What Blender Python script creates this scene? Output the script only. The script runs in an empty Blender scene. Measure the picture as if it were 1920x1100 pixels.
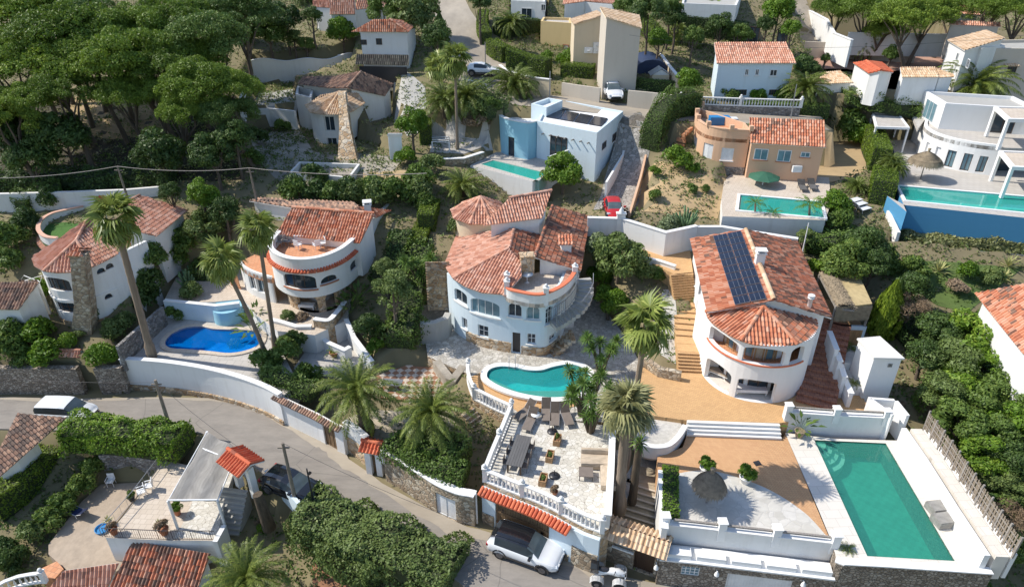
import bpy,bmesh,math,random
import numpy as np
from mathutils import Vector,Matrix,noise
from mathutils.geometry import tessellate_polygon
R=math.radians;PI=math.pi
rnd=random.Random(7);NR=np.random.RandomState(7)
sc=bpy.context.scene;COL=sc.collection
CH=33.0;PITCH=30.0;FPX=1280.0
cam_d=bpy.data.cameras.new('camera');cam=bpy.data.objects.new('camera',cam_d);COL.objects.link(cam)
cam.location=(0,0,CH);cam.rotation_euler=(R(90-PITCH),0,0)
cam_d.sensor_width=36;cam_d.lens=36*FPX/1920;cam_d.clip_start=.5;cam_d.clip_end=6000
sc.camera=cam
SUNV=Vector((0.93,-0.19,-1.0)).normalized()
w=bpy.data.worlds.new('World');sc.world=w;w.use_nodes=True
nt=w.node_tree;bg=nt.nodes['Background']
sky=nt.nodes.new('ShaderNodeTexSky');sky.sky_type='NISHITA';sky.sun_disc=False
sky.sun_elevation=math.asin(-SUNV.z);sky.sun_rotation=math.atan2(-SUNV.x,-SUNV.y)
sky.altitude=50;sky.air_density=1.0;sky.dust_density=.6;sky.ozone_density=1.5
nt.links.new(sky.outputs[0],bg.inputs[0]);bg.inputs[1].default_value=.15
sd=bpy.data.lights.new('sun','SUN');sun=bpy.data.objects.new('sun',sd);COL.objects.link(sun)
sd.energy=4.1;sd.angle=R(.5);sd.color=(1,.94,.845)
sun.rotation_euler=SUNV.to_track_quat('-Z','Y').to_euler();sun.location=(-60,20,80)
vs=sc.view_settings;vs.view_transform='Standard';vs.look='None';vs.exposure=.38;vs.gamma=1
sc.cycles.max_bounces=6;sc.cycles.transparent_max_bounces=12;sc.cycles.caustics_reflective=False;sc.cycles.caustics_refractive=False
CC=math.cos(R(PITCH));SS=math.sin(R(PITCH))
REG={0:(0,0,1),1:(0,0,2.973),2:(440,0,2.973),3:(880,0,2.973),4:(1360,0,2.973),5:(0,340,2.75),6:(380,340,2.75),7:(780,340,2.75),8:(1180,340,2.75),9:(1560,340,2.75),11:(0,700,2.75),12:(400,700,2.75),13:(820,700,2.75),14:(1160,700,2.75),15:(1440,700,2.75)}
def px(k,x,y):a,b,s=REG[k];return a+x/s,b+y/s
def ray(x,y):
 v=(550-y)/FPX;return Vector(((x-960)/FPX,CC+v*SS,-SS+v*CC))
def P(x,y,z):
 d=ray(x,y);t=(z-CH)/d.z;return Vector((d.x*t,d.y*t,z))
def W(k,x,y,z):return P(*px(k,x,y),z)
def WL(k,pts,z):return[W(k,a[0],a[1],a[2]if len(a)>2 else z)for a in pts]
def onplane(k,x,y,pl):
 o,n=pl;d=ray(*px(k,x,y));c=Vector((0,0,CH));t=(o-c).dot(n)/d.dot(n);return c+d*t
def plane(a,b,c):
 n=(b-a).cross(c-a).normalized();
 return(a,n if n.z>0 else-n)
def hitpath(path,x,y):
 d=ray(x,y);best=None;s=0
 for i in range(len(path)-1):
  a=Vector(path[i][:2]);b=Vector(path[i+1][:2]);e=b-a;L=e.length
  det=d.x*(-e.y)-d.y*(-e.x)
  if abs(det)>1e-9:
   t=(a.x*(-e.y)-a.y*(-e.x))/det;u=(d.x*a.y-d.y*a.x)/det
   lo=-.6 if i==0 else-.02;hi=1.6 if i==len(path)-2 else 1.02
   if t>0 and lo<=u<=hi:
    if best is None or t<best[0]:best=(t,s+u*L,CH+d.z*t)
  s+=L
 return(best[1],best[2])if best else None
def smooth(pts,n=6,closed=False):
 out=[];N=len(pts);P_=[Vector(p)for p in pts]
 rng=range(N)if closed else range(N-1)
 for i in rng:
  if closed:p0,p1,p2,p3=P_[i-1],P_[i],P_[(i+1)%N],P_[(i+2)%N]
  else:p0,p1,p2,p3=P_[max(i-1,0)],P_[i],P_[i+1],P_[min(i+2,N-1)]
  for j in range(n):
   t=j/n;out.append(.5*((2*p1)+(p2-p0)*t+(2*p0-5*p1+4*p2-p3)*t*t+(3*p1-p0-3*p2+p3)*t**3))
 if not closed:out.append(P_[-1])
 return out
def xy(pts):return[Vector((p[0],p[1]))for p in pts]
def area(p):return .5*sum(p[i][0]*p[(i+1)%len(p)][1]-p[(i+1)%len(p)][0]*p[i][1]for i in range(len(p)))
def ccw(p):return list(p)if area(p)>0 else list(reversed(p))
def offset(poly,d):
 p=ccw(xy(poly));n=len(p);out=[]
 for i in range(n):
  a,b,c=p[i-1],p[i],p[(i+1)%n]
  e1=(b-a);e2=(c-b)
  if e1.length<1e-6 or e2.length<1e-6:out.append(b);continue
  e1.normalize();e2.normalize()
  n1=Vector((e1.y,-e1.x));n2=Vector((e2.y,-e2.x));m=n1+n2
  if m.length<.3:m=n1
  m.normalize();k=max(.4,m.dot(n1));out.append(b+m*(d/k))
 return out
def offline(path,d):
 p=xy(path);out=[]
 for i in range(len(p)):
  a=p[max(i-1,0)];b=p[i];c=p[min(i+1,len(p)-1)]
  e1=(b-a)if i>0 else(c-b);e2=(c-b)if i<len(p)-1 else e1
  e1=e1.normalized();e2=e2.normalized();n1=Vector((e1.y,-e1.x));n2=Vector((e2.y,-e2.x));m=(n1+n2).normalized();out.append(b+m*(d/max(.45,m.dot(n1))))
 return out
def inpoly(x,y,poly):
 r=False;j=len(poly)-1
 for i in range(len(poly)):
  xi,yi=poly[i][0],poly[i][1];xj,yj=poly[j][0],poly[j][1]
  if(yi>y)!=(yj>y)and x<(xj-xi)*(y-yi)/(yj-yi)+xi:r=not r
  j=i
 return r
class MB:
 def __init__(s):s.v=[];s.f=[];s.m=[];s.uv=[];s.sm=[]
 def add(s,vs,fs,mi=0,uvs=None,sm=False):
  o=len(s.v);s.v+=[tuple(v)for v in vs]
  for i,f in enumerate(fs):
   s.f.append(tuple(o+j for j in f));s.m.append(mi);s.sm.append(sm)
   s.uv.append(uvs[i]if uvs else None)
  return s
 def quad(s,a,b,c,d,mi=0,uv=None):return s.add([a,b,c,d],[(0,1,2,3)],mi,[uv]if uv else None)
 def box(s,c,size,rz=0,mi=0,M=None):
  x,y,z=size[0]/2,size[1]/2,size[2]/2;co,si=math.cos(rz),math.sin(rz)
  vs=[]
  for dz in(-z,z):
   for dx,dy in((-x,-y),(x,-y),(x,y),(-x,y)):
    v=Vector((dx*co-dy*si,dx*si+dy*co,dz))if M is None else M@Vector((dx,dy,dz))
    vs.append(v+Vector(c))
  return s.add(vs,[(3,2,1,0),(4,5,6,7),(0,1,5,4),(1,2,6,5),(2,3,7,6),(3,0,4,7)],mi)
 def prism(s,poly,z0,z1,mi=0,mt=None,holes=(),bottom=True):
  p=ccw(xy(poly));n=len(p)
  hs=[list(reversed(ccw(xy(h))))for h in holes]
  loops=[[Vector((q.x,q.y,0))for q in l]for l in[p]+hs]
  flat=[q for l in loops for q in l]
  tri=tessellate_polygon(loops)
  mt=mi if mt is None else mt
  fs=[]
  for t in tri:
   a,b,c=[flat[i]for i in t]
   if(b-a).cross(c-a).z<0:t=(t[0],t[2],t[1])
   fs.append(t)
  s.add([(q.x,q.y,z1)for q in flat],fs,mt,[[(flat[i].x,flat[i].y)for i in t]for t in fs])
  if bottom:s.add([(q.x,q.y,z0)for q in flat],[tuple(reversed(t))for t in fs],mi)
  for l in[p]+hs:
   m=len(l);d=0
   for i in range(m):
    a,b=l[i],l[(i+1)%m];L=(b-a).length
    s.add([(a.x,a.y,z0),(b.x,b.y,z0),(b.x,b.y,z1),(a.x,a.y,z1)],[(0,1,2,3)],mi,[[(d,z0),(d+L,z0),(d+L,z1),(d,z1)]]);d+=L
  return s
 def tube(s,pts,r,seg=8,mi=0,cap=True,sm=True):
  pts=[Vector(p)for p in pts];n=len(pts)
  rs=r if isinstance(r,(list,tuple))else[r]*n
  vs=[];prev=None
  for i,p in enumerate(pts):
   d=(pts[min(i+1,n-1)]-pts[max(i-1,0)]).normalized()
   a=prev if prev is not None else(Vector((1,0,0))if abs(d.x)<.9 else Vector((0,1,0)))
   a=(a-d*a.dot(d)).normalized();prev=a;b=d.cross(a)
   for k in range(seg):
    t=2*PI*k/seg;vs.append(p+(a*math.cos(t)+b*math.sin(t))*rs[i])
  fs=[]
  for i in range(n-1):
   for k in range(seg):
    fs.append((i*seg+k,i*seg+(k+1)%seg,(i+1)*seg+(k+1)%seg,(i+1)*seg+k))
  s.add(vs,fs,mi,None,sm)
  if cap:s.add(vs[:seg],[tuple(reversed(range(seg)))],mi);s.add(vs[-seg:],[tuple(range(seg))],mi)
  return s
 def lathe(s,prof,c=(0,0,0),seg=16,mi=0,sm=True):
  vs=[];n=len(prof)
  for r,z in prof:
   for k in range(seg):
    t=2*PI*k/seg;vs.append((c[0]+r*math.cos(t),c[1]+r*math.sin(t),c[2]+z))
  fs=[(i*seg+k,i*seg+(k+1)%seg,(i+1)*seg+(k+1)%seg,(i+1)*seg+k)for i in range(n-1)for k in range(seg)]
  s.add(vs,fs,mi,None,sm)
  s.add(vs[-seg:],[tuple(range(seg))],mi);s.add(vs[:seg],[tuple(reversed(range(seg)))],mi)
  return s
 def ob(s,name,mats,parent=None,loc=None):
  me=bpy.data.meshes.new(name);me.from_pydata(s.v,[],s.f)
  if not isinstance(mats,(list,tuple)):mats=[mats]
  for m in mats:me.materials.append(m)
  me.polygons.foreach_set('material_index',s.m);me.polygons.foreach_set('use_smooth',s.sm)
  if any(u is not None for u in s.uv):
   ul=me.uv_layers.new(name='UVMap');buf=[]
   for f,u in zip(s.f,s.uv):
    if u is None:buf+=[0.0]*(2*len(f))
    else:
     for c in u:buf+=[c[0],c[1]]
   ul.data.foreach_set('uv',buf)
  o=bpy.data.objects.new(name,me);COL.objects.link(o)
  if parent:o.parent=parent;o.matrix_parent_inverse=Matrix.Translation(-parent.location)if parent.type=='EMPTY' and parent.get('_w')else Matrix()
  if loc is not None:o.location=loc
  return o
def tag(o,label,cat,group=None,kind=None):
 if label:o['label']=label
 if cat:o['category']=cat
 if group:o['group']=group
 if kind:o['kind']=kind
 return o
def thing(name,label,cat,loc=(0,0,0),group=None):
 o=bpy.data.objects.new(name,None);COL.objects.link(o);o.location=loc;o.empty_display_size=.3
 o['_w']=1;return tag(o,label,cat,group)
def local(name,label,cat,loc,rz=0,group=None,sc_=1):
 o=bpy.data.objects.new(name,None);COL.objects.link(o);o.location=loc;o.rotation_euler=(0,0,rz);o.scale=(sc_,)*3;o.empty_display_size=.3
 return tag(o,label,cat,group)
def struct(o):o['kind']='structure';return o
def stuff(o):o['kind']='stuff';return o
def dup(root,loc,rz=0,scl=None,label=None,group=None):
 r=root.copy();COL.objects.link(r);r.location=loc;r.rotation_euler=(0,0,rz)
 if scl is not None:r.scale=scl if hasattr(scl,'__len__')else(scl,)*3
 if label:r['label']=label
 if group:r['group']=group
 for ch in list(root.children):
  c=ch.copy();COL.objects.link(c);c.parent=r
  for g in list(ch.children):
   d=g.copy();COL.objects.link(d);d.parent=c
 return r
class NT:
 def __init__(s,name):
  s.mat=bpy.data.materials.new(name);s.mat.use_nodes=True;s.t=s.mat.node_tree;s.b=s.t.nodes['Principled BSDF'];s.out=s.t.nodes['Material Output']
 def n(s,typ,**k):
  x=s.t.nodes.new('ShaderNode'+typ)
  for a,v in k.items():
   if a.startswith('i_'):
    x.inputs[int(a[2:])if a[2:].isdigit()else a[2:].replace('_',' ')].default_value=v
   else:setattr(x,a,v)
  return x
 def l(s,a,b):s.t.links.new(a,b)
 def ramp(s,fac,stops,interp='LINEAR'):
  r=s.n('ValToRGB');cr=r.color_ramp;cr.interpolation=interp
  while len(cr.elements)<len(stops):cr.elements.new(.5)
  for e,(p,c)in zip(cr.elements,stops):e.position=p;e.color=(*c,1)if len(c)==3 else c
  s.l(fac,r.inputs[0]);return r.outputs[0]
 def mix(s,f,a,b,mode='MIX'):
  m=s.n('MixRGB',blend_type=mode)
  for sock,val in((0,f),(1,a),(2,b)):
   if hasattr(val,'is_output'):s.l(val,m.inputs[sock])
   else:m.inputs[sock].default_value=val if sock==0 else((*val,1)if len(val)==3 else val)
  return m.outputs[0]
 def noise(s,scale,detail=4,rough=.5,vec=None,dist=0):
  n=s.n('TexNoise');n.inputs['Scale'].default_value=scale;n.inputs['Detail'].default_value=detail;n.inputs['Roughness'].default_value=rough;n.inputs['Distortion'].default_value=dist
  if vec:s.l(vec,n.inputs['Vector'])
  return n.outputs['Fac']
 def pos(s):return s.n('NewGeometry').outputs['Position']
 def bump(s,h,strength=.3,dist=.02):
  b=s.n('Bump');b.inputs['Strength'].default_value=strength;b.inputs['Distance'].default_value=dist;s.l(h,b.inputs['Height']);s.l(b.outputs[0],s.b.inputs['Normal'])
 def col(s,c):
  if hasattr(c,'is_output'):s.l(c,s.b.inputs['Base Color'])
  else:s.b.inputs['Base Color'].default_value=(*c,1)
 def r(s,v):s.b.inputs['Roughness'].default_value=v;return s
def stretch(n,sx,sy,sz):
 m=n.n('Mapping');n.l(n.pos(),m.inputs[0]);m.inputs['Scale'].default_value=(sx,sy,sz);return m.outputs[0]
def m_stucco(name,c,dirt=.25):
 n=NT(name);n.r(.88);a=n.noise(.55,6,.62);b=n.noise(1.0,5,.6,stretch(n,2.2,2.2,.35))
 dc=tuple(x*.72 for x in c);dc=(dc[0],dc[1]*.97,dc[2]*.9)
 f=n.ramp(a,[(.42,(0,0,0)),(.75,(1,1,1))]);g=n.ramp(b,[(.5,(0,0,0)),(.8,(1,1,1))])
 m=n.mix(f,(*[x for x in c],1),tuple(1-(1-x)*1.0-(x-y)*dirt*1.4 for x,y in zip(c,dc)))
 k=n.n('Math',operation='MULTIPLY');n.l(g,k.inputs[0]);k.inputs[1].default_value=dirt*1.3
 m=n.mix(k.outputs[0],m,dc)
 n.col(m);h=n.noise(14,4,.7);n.bump(h,.35,.03);return n.mat
def m_tile(name,stops,lich=.3,lc=(.10,.075,.06),cw=.24,rh=.38,pale=.25):
 n=NT(name);n.r(.85);uv=n.n('UVMap').outputs[0]
 m=n.n('Mapping');n.l(uv,m.inputs[0]);m.inputs['Scale'].default_value=(1/cw,1/rh,1)
 fl=n.n('VectorMath',operation='FLOOR');n.l(m.outputs[0],fl.inputs[0])
 wn=n.n('TexWhiteNoise',noise_dimensions='2D');n.l(fl.outputs[0],wn.inputs['Vector'])
 c=n.ramp(wn.outputs['Value'],stops)
 big=n.noise(.45,5,.65);bf=n.ramp(big,[(.46,(0,0,0)),(.66,(1,1,1))])
 wn2=n.n('TexWhiteNoise',noise_dimensions='2D');o=n.n('VectorMath',operation='ADD');o.inputs[1].default_value=(31,17,0);n.l(fl.outputs[0],o.inputs[0]);n.l(o.outputs[0],wn2.inputs['Vector'])
 a=n.n('Math',operation='MULTIPLY_ADD');n.l(bf,a.inputs[0]);a.inputs[1].default_value=.55;a.inputs[2].default_value=lich-.25
 g=n.n('Math',operation='GREATER_THAN');n.l(a.outputs[0],g.inputs[0]);n.l(wn2.outputs['Value'],g.inputs[1])
 fine=n.noise(9,4,.7)
 g2=n.n('Math',operation='MULTIPLY');n.l(g.outputs[0],g2.inputs[0]);g2.inputs[1].default_value=.75
 c=n.mix(g2.outputs[0],c,lc)
 p=n.ramp(fine,[(.5,(0,0,0)),(.75,(1,1,1))]);pm=n.n('Math',operation='MULTIPLY');n.l(p,pm.inputs[0]);pm.inputs[1].default_value=pale
 c=n.mix(pm.outputs[0],c,(.42,.33,.27));n.col(c);n.bump(fine,.4,.02);return n.mat
def m_stone(name,cols,scale=3.2,mortar=(.34,.29,.22),edge=.05,flat=False,bump=1.0,sz=1):
 n=NT(name);n.r(.9)
 v=stretch(n,1,1,0 if flat else 1.25*sz)
 d=n.noise(2.2,2,.5,v);mv=n.n('VectorMath',operation='MULTIPLY_ADD');n.l(d,mv.inputs[0]);mv.inputs[1].default_value=(.35,.35,.35);n.l(v,mv.inputs[2])
 a=n.n('TexVoronoi',feature='DISTANCE_TO_EDGE');a.inputs['Scale'].default_value=scale;n.l(mv.outputs[0],a.inputs['Vector'])
 b=n.n('TexVoronoi');b.inputs['Scale'].default_value=scale;n.l(mv.outputs[0],b.inputs['Vector'])
 wn=n.n('TexWhiteNoise',noise_dimensions='3D');n.l(b.outputs['Position'],wn.inputs['Vector'])
 c=n.ramp(wn.outputs['Value'],cols);fn=n.noise(12,4,.7);c=n.mix(.35,c,n.ramp(fn,[(.25,(.35,.33,.3)),(.8,(1.0,.98,.94))]),'MULTIPLY')
 e=n.ramp(a.outputs['Distance'],[(edge*.5,(0,0,0)),(edge,(1,1,1))])
 n.col(n.mix(e,mortar,c));hh=n.ramp(a.outputs['Distance'],[(0,(0,0,0)),(edge*2.6,(1,1,1))]);n.bump(hh,bump,.06);return n.mat
def m_ground(name,stops,scale=.35,fine=(6,.35),bump=.5,rough=.95,det=6):
 n=NT(name);n.r(rough);a=n.noise(scale,det,.6,dist=.4);c=n.ramp(a,stops);b=n.noise(fine[0],5,.7)
 c=n.mix(fine[1],c,n.ramp(b,[(.3,(.45,.43,.4)),(.72,(1.25,1.22,1.15))]),'MULTIPLY');n.col(c);n.bump(b,bump,.05);return n.mat
def m_brick(name,c1,c2,mo,sx,sy,rot=0,mort=.03,var=.3):
 n=NT(name);n.r(.85);m=n.n('Mapping');n.l(n.pos(),m.inputs[0]);m.inputs['Rotation'].default_value=(0,0,rot)
 b=n.n('TexBrick');n.l(m.outputs[0],b.inputs['Vector']);b.inputs['Scale'].default_value=1;b.inputs['Brick Width'].default_value=sx;b.inputs['Row Height'].default_value=sy
 b.inputs['Mortar Size'].default_value=mort*min(sx,sy);b.inputs['Color1'].default_value=(*c1,1);b.inputs['Color2'].default_value=(*c2,1);b.inputs['Mortar'].default_value=(*mo,1)
 a=n.noise(.8,5,.6);n.col(n.mix(var,b.outputs['Color'],n.ramp(a,[(.3,(.6,.58,.55)),(.7,(1.15,1.13,1.1))]),'MULTIPLY'));n.bump(b.outputs['Fac'],-.3,.01);return n.mat
def m_plain(name,c,rough=.6,metal=0,var=.15,scale=3,coat=0,bump=.1):
 n=NT(name);n.r(rough);n.b.inputs['Metallic'].default_value=metal;n.b.inputs['Coat Weight'].default_value=coat
 a=n.noise(scale,5,.6);n.col(n.mix(1,c,n.ramp(a,[(.3,(1-var,)*3),(.7,(1+var*.4,)*3)]),'MULTIPLY'))
 if bump:n.bump(n.noise(scale*6,3,.6),bump,.01)
 return n.mat
def m_wood(name,c,sx=7,rough=.7):
 n=NT(name);n.r(rough);v=stretch(n,sx,sx,1.2);a=n.noise(2.0,5,.6,v);n.col(n.ramp(a,[(.3,tuple(x*.55 for x in c)),(.7,tuple(x*1.25 for x in c))]));n.bump(a,.3,.01);return n.mat
def m_leaf(name,c1,c2,c3=None,trans=.25,rough=.55):
 w_=lambda c:(c[0]*1.22,c[1]*1.05,c[2]*.8)if c and c[1]>c[0]else c
 c1,c2,c3=w_(c1),w_(c2),w_(c3)
 n=NT(name);g=n.n('NewGeometry');oi=n.n('ObjectInfo')
 st=[(0,c1),(.7,c2)]+([(1,c3)]if c3 else[])
 a=n.n('Math',operation='MULTIPLY_ADD');n.l(g.outputs['Random Per Island'],a.inputs[0]);a.inputs[1].default_value=.62
 b=n.n('Math',operation='MULTIPLY');n.l(oi.outputs['Random'],b.inputs[0]);b.inputs[1].default_value=.34;n.l(b.outputs[0],a.inputs[2])
 c=n.ramp(a.outputs[0],st);big=n.noise(.9,3,.5);c=n.mix(.6,c,n.ramp(big,[(.32,(.62,.66,.6)),(.68,(1.25,1.2,1.1))]),'MULTIPLY')
 n.col(c);n.r(rough);n.b.inputs['Specular IOR Level'].default_value=.35
 tr=n.n('BsdfTranslucent');n.l(c,tr.inputs[0]);mx=n.n('MixShader');mx.inputs[0].default_value=trans
 n.l(n.b.outputs[0],mx.inputs[1]);n.l(tr.outputs[0],mx.inputs[2]);n.l(mx.outputs[0],n.out.inputs[0]);return n.mat
def m_water(name,tint,ripple=.05,body_=(.04,.5,.5)):
 n=NT(name);tr=n.n('BsdfTransparent');tr.inputs[0].default_value=(*tint,1);gl=n.n('BsdfGlossy');gl.inputs['Roughness'].default_value=.02;gl.inputs[0].default_value=(1,1,1,1)
 fr=n.n('Fresnel');fr.inputs[0].default_value=1.33;a=n.noise(2.2,3,.5,dist=.6);bp=n.n('Bump');bp.inputs['Strength'].default_value=ripple*4;bp.inputs['Distance'].default_value=.03
 n.l(a,bp.inputs['Height']);n.l(bp.outputs[0],gl.inputs['Normal']);n.l(bp.outputs[0],fr.inputs['Normal'])
 df=n.n('BsdfDiffuse');df.inputs[0].default_value=(*body_,1);m0=n.n('MixShader');m0.inputs[0].default_value=.42;n.l(tr.outputs[0],m0.inputs[1]);n.l(df.outputs[0],m0.inputs[2])
 mx=n.n('MixShader');n.l(fr.outputs[0],mx.inputs[0]);n.l(m0.outputs[0],mx.inputs[1]);n.l(gl.outputs[0],mx.inputs[2]);n.l(mx.outputs[0],n.out.inputs[0]);return n.mat
def m_pooltile(name,c,c2):
 n=NT(name);n.r(.4);b=n.n('TexVoronoi',feature='SMOOTH_F1');b.inputs['Scale'].default_value=1.7
 d=n.noise(1.5,3,.6);vm=n.n('VectorMath',operation='MULTIPLY_ADD');n.l(d,vm.inputs[0]);vm.inputs[1].default_value=(.9,.9,.9);n.l(n.pos(),vm.inputs[2]);n.l(vm.outputs[0],b.inputs['Vector'])
 ck=n.n('TexChecker');ck.inputs['Scale'].default_value=3.3;n.l(n.pos(),ck.inputs[0]);ck.inputs[1].default_value=(.93,.93,.93,1);ck.inputs[2].default_value=(1.05,1.05,1.05,1)
 base=n.mix(n.ramp(b.outputs['Distance'],[(.1,(0,0,0)),(.75,(1,1,1))]),c,c2);n.col(n.mix(1,base,ck.outputs[0],'MULTIPLY'));return n.mat  # pale cell net in the basin colour imitates light rippling through water
MT={}
WHITE=(.76,.755,.735)
MT['white']=m_stucco('white_stucco',WHITE,.32);MT['white2']=m_stucco('clean_white_render',(.79,.785,.77),.14)
MT['whiteold']=m_stucco('weathered_white_stucco',(.70,.69,.66),.4)
MT['bluewhite']=m_stucco('pale_blue_and_shade_stucco',(.62,.72,.78),.25);MT['deepblue']=m_stucco('deep_blue_stucco',(.07,.26,.45),.1);MT['blue']=m_stucco('blue_stucco',(.29,.54,.66),.12)  # pale blue paint, also blue shade put into the colour of white walls
MT['cream']=m_stucco('cream_stucco',(.66,.55,.39),.2);MT['yellow']=m_stucco('yellow_stucco',(.72,.53,.26),.15);MT['greyb']=m_stucco('beige_stucco',(.56,.50,.42),.2)
MT['salmon']=m_stucco('salmon_stucco',(.66,.42,.27),.15);MT['concrete']=m_stucco('bare_concrete',(.42,.41,.38),.4)
O1=(.50,.17,.085);O2=(.58,.25,.14);O3=(.40,.14,.075);O4=(.62,.34,.23);O5=(.33,.16,.11)
MT['tile']=m_tile('terracotta_tile',[(0,O3),(.3,O1),(.6,O2),(.9,O4)],.27)
MT['tilepink']=m_tile('pink_clay_tile',[(0,(.45,.20,.13)),(.35,(.58,.28,.18)),(.7,(.62,.34,.24)),(1,(.68,.43,.32))],.26,lc=(.26,.13,.09))
MT['tileold']=m_tile('lichened_clay_tile',[(0,O5),(.3,O3),(.6,O1),(.9,(.5,.27,.18))],.52,lc=(.085,.065,.052))
MT['tilebrown']=m_tile('brown_clay_tile',[(0,(.22,.13,.09)),(.4,(.34,.20,.14)),(.8,(.45,.28,.19))],.45,lc=(.10,.08,.07))
MT['tiledark']=m_tile('dark_mossy_tile',[(0,(.06,.055,.045)),(.5,(.11,.10,.08)),(1,(.2,.18,.14))],.3,pale=.08)
MT['bedrock']=m_ground('pale_garden_earth',[(.3,(.26,.22,.15)),(.55,(.42,.36,.27)),(.8,(.56,.50,.40))],.9,(9,.4),.5)
MT['tilesand']=m_tile('sand_clay_tile',[(0,(.50,.32,.18)),(.5,(.62,.44,.28)),(1,(.70,.54,.38))],.25,lc=(.3,.2,.13))
MT['tilered']=m_tile('red_glazed_tile',[(0,(.50,.10,.045)),(.5,(.60,.14,.06)),(1,(.66,.2,.1))],.12,lc=(.25,.08,.05),pale=.1)
MT['stone']=m_stone('rubble_stone',[(0,(.28,.21,.14)),(.35,(.42,.32,.22)),(.7,(.52,.42,.30)),(1,(.60,.53,.42))],3.0)
MT['stonegrey']=m_stone('grey_rubble_stone',[(0,(.16,.15,.14)),(.4,(.27,.26,.25)),(1,(.42,.40,.38))],3.4,(.22,.20,.18))
MT['stonewarm']=m_stone('warm_field_stone',[(0,(.38,.24,.13)),(.4,(.55,.38,.22)),(.8,(.66,.50,.33)),(1,(.7,.62,.5))],2.4,(.5,.42,.32))
MT['stonefine']=m_stone('small_field_stone',[(0,(.22,.18,.14)),(.5,(.36,.30,.24)),(1,(.50,.44,.37))],4.6,(.17,.14,.11))
MT['crazy']=m_stone('crazy_paving',[(0,(.60,.57,.50)),(.5,(.70,.67,.60)),(1,(.76,.74,.69))],3.4,(.30,.27,.22),.035,True,.15)
MT['crazygrey']=m_stone('grey_crazy_paving',[(0,(.42,.39,.34)),(.5,(.55,.52,.46)),(1,(.66,.63,.58))],3.6,(.25,.23,.2),.04,True,.4)
MT['palegravel']=m_stone('pale_paving',[(0,(.56,.54,.49)),(.5,(.62,.60,.55)),(1,(.67,.65,.61))],1.6,(.48,.46,.42),.03,True,.15)
MT['cobble']=m_stone('cobble_paving',[(0,(.27,.26,.24)),(.5,(.38,.36,.33)),(1,(.5,.47,.43))],2.6,(.16,.15,.13),.06,True,.5)
MT['ochre']=m_brick('ochre_pavers',(.64,.40,.19),(.56,.34,.16),(.38,.23,.11),.24,.12,.1,.07)
MT['ochredeep']=m_brick('deep_ochre_pavers',(.62,.37,.19),(.55,.31,.155),(.36,.21,.11),.24,.12,.8,.07)
MT['redbrick']=m_brick('red_brick_paving',(.36,.15,.09),(.44,.20,.12),(.22,.10,.07),.3,.3,.2,.07)
MT['deck']=m_brick('travertine_slabs',(.70,.66,.60),(.66,.62,.555),(.52,.48,.42),.9,.6,-.05,.02,.25)
MT['greypave']=m_brick('grey_paving_slabs',(.50,.47,.43),(.46,.43,.39),(.34,.32,.29),.6,.6,.06,.03)
MT['beigepave']=m_brick('beige_paving',(.60,.52,.43),(.54,.46,.37),(.42,.35,.28),.4,.4,.06,.04)
MT['terrafloor']=m_brick('terracotta_floor',(.58,.26,.13),(.64,.32,.17),(.4,.2,.12),.33,.33,.3,.05)
def m_road():
 n=NT('asphalt_road');n.r(.93);a=n.noise(.16,6,.6,dist=.5);c=n.ramp(a,[(.3,(.20,.182,.162)),(.5,(.265,.24,.212)),(.6,(.32,.288,.252)),(.75,(.38,.34,.295))]);c=n.mix(.5,c,n.ramp(n.noise(26,4,.8),[(.3,(.6,.6,.6)),(.7,(1.3,1.28,1.25))]),'MULTIPLY')
 v=n.n('VectorMath',operation='MULTIPLY_ADD');n.l(n.n('TexNoise').outputs['Color'],v.inputs[0]);v.inputs[1].default_value=(1.5,1.5,1.5);n.l(n.pos(),v.inputs[2]);k=n.n('TexVoronoi',feature='DISTANCE_TO_EDGE');k.inputs['Scale'].default_value=.11;n.l(v.outputs[0],k.inputs['Vector'])
 c=n.mix(n.ramp(k.outputs['Distance'],[(.0012,(.5,.5,.5)),(.0035,(0,0,0))]),c,(.07,.065,.06));p=n.ramp(n.noise(.45,2,.4),[(.60,(0,0,0)),(.61,(.5,.5,.5))]);c=n.mix(p,c,(.17,.162,.15));n.col(c);n.bump(n.noise(40,3,.8),.3,.01);return n.mat
MT['asphalt']=m_road()
MT['roadedge']=m_ground('dusty_concrete_edge',[(.3,(.30,.26,.21)),(.6,(.42,.37,.30)),(.8,(.5,.45,.38))],.9,(9,.4),.4)
MT['soil']=m_ground('dry_soil',[(.28,(.09,.10,.035)),(.42,(.17,.155,.075)),(.55,(.30,.235,.15)),(.72,(.44,.36,.25))],.3,(7,.5),.9)
MT['earth']=m_ground('ochre_earth',[(.3,(.36,.25,.13)),(.6,(.50,.37,.21)),(.8,(.58,.46,.3))],.6,(9,.3),.4)
MT['redearth']=m_ground('red_earth',[(.3,(.25,.12,.07)),(.6,(.36,.19,.11)),(.8,(.42,.28,.2))],.8,(7,.5),.8)
MT['redgravel']=m_ground('red_gravel',[(.3,(.36,.20,.15)),(.6,(.46,.28,.21)),(.8,(.52,.36,.28))],.7,(10,.4),.4)
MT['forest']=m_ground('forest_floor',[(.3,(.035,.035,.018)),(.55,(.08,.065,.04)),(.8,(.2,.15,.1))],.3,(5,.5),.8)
MT['pinkgravel']=m_ground('beige_gravel',[(.3,(.36,.29,.22)),(.6,(.45,.37,.29)),(.8,(.5,.43,.35))],.7,(12,.4),.4)
MT['gravel']=m_ground('white_gravel',[(.3,(.5,.48,.44)),(.6,(.6,.58,.54)),(.8,(.66,.64,.6))],1.2,(14,.5),.6)
MT['turf']=m_ground('green_turf',[(.3,(.045,.12,.02)),(.7,(.08,.20,.035))],.8,(20,.5),.8)
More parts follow.
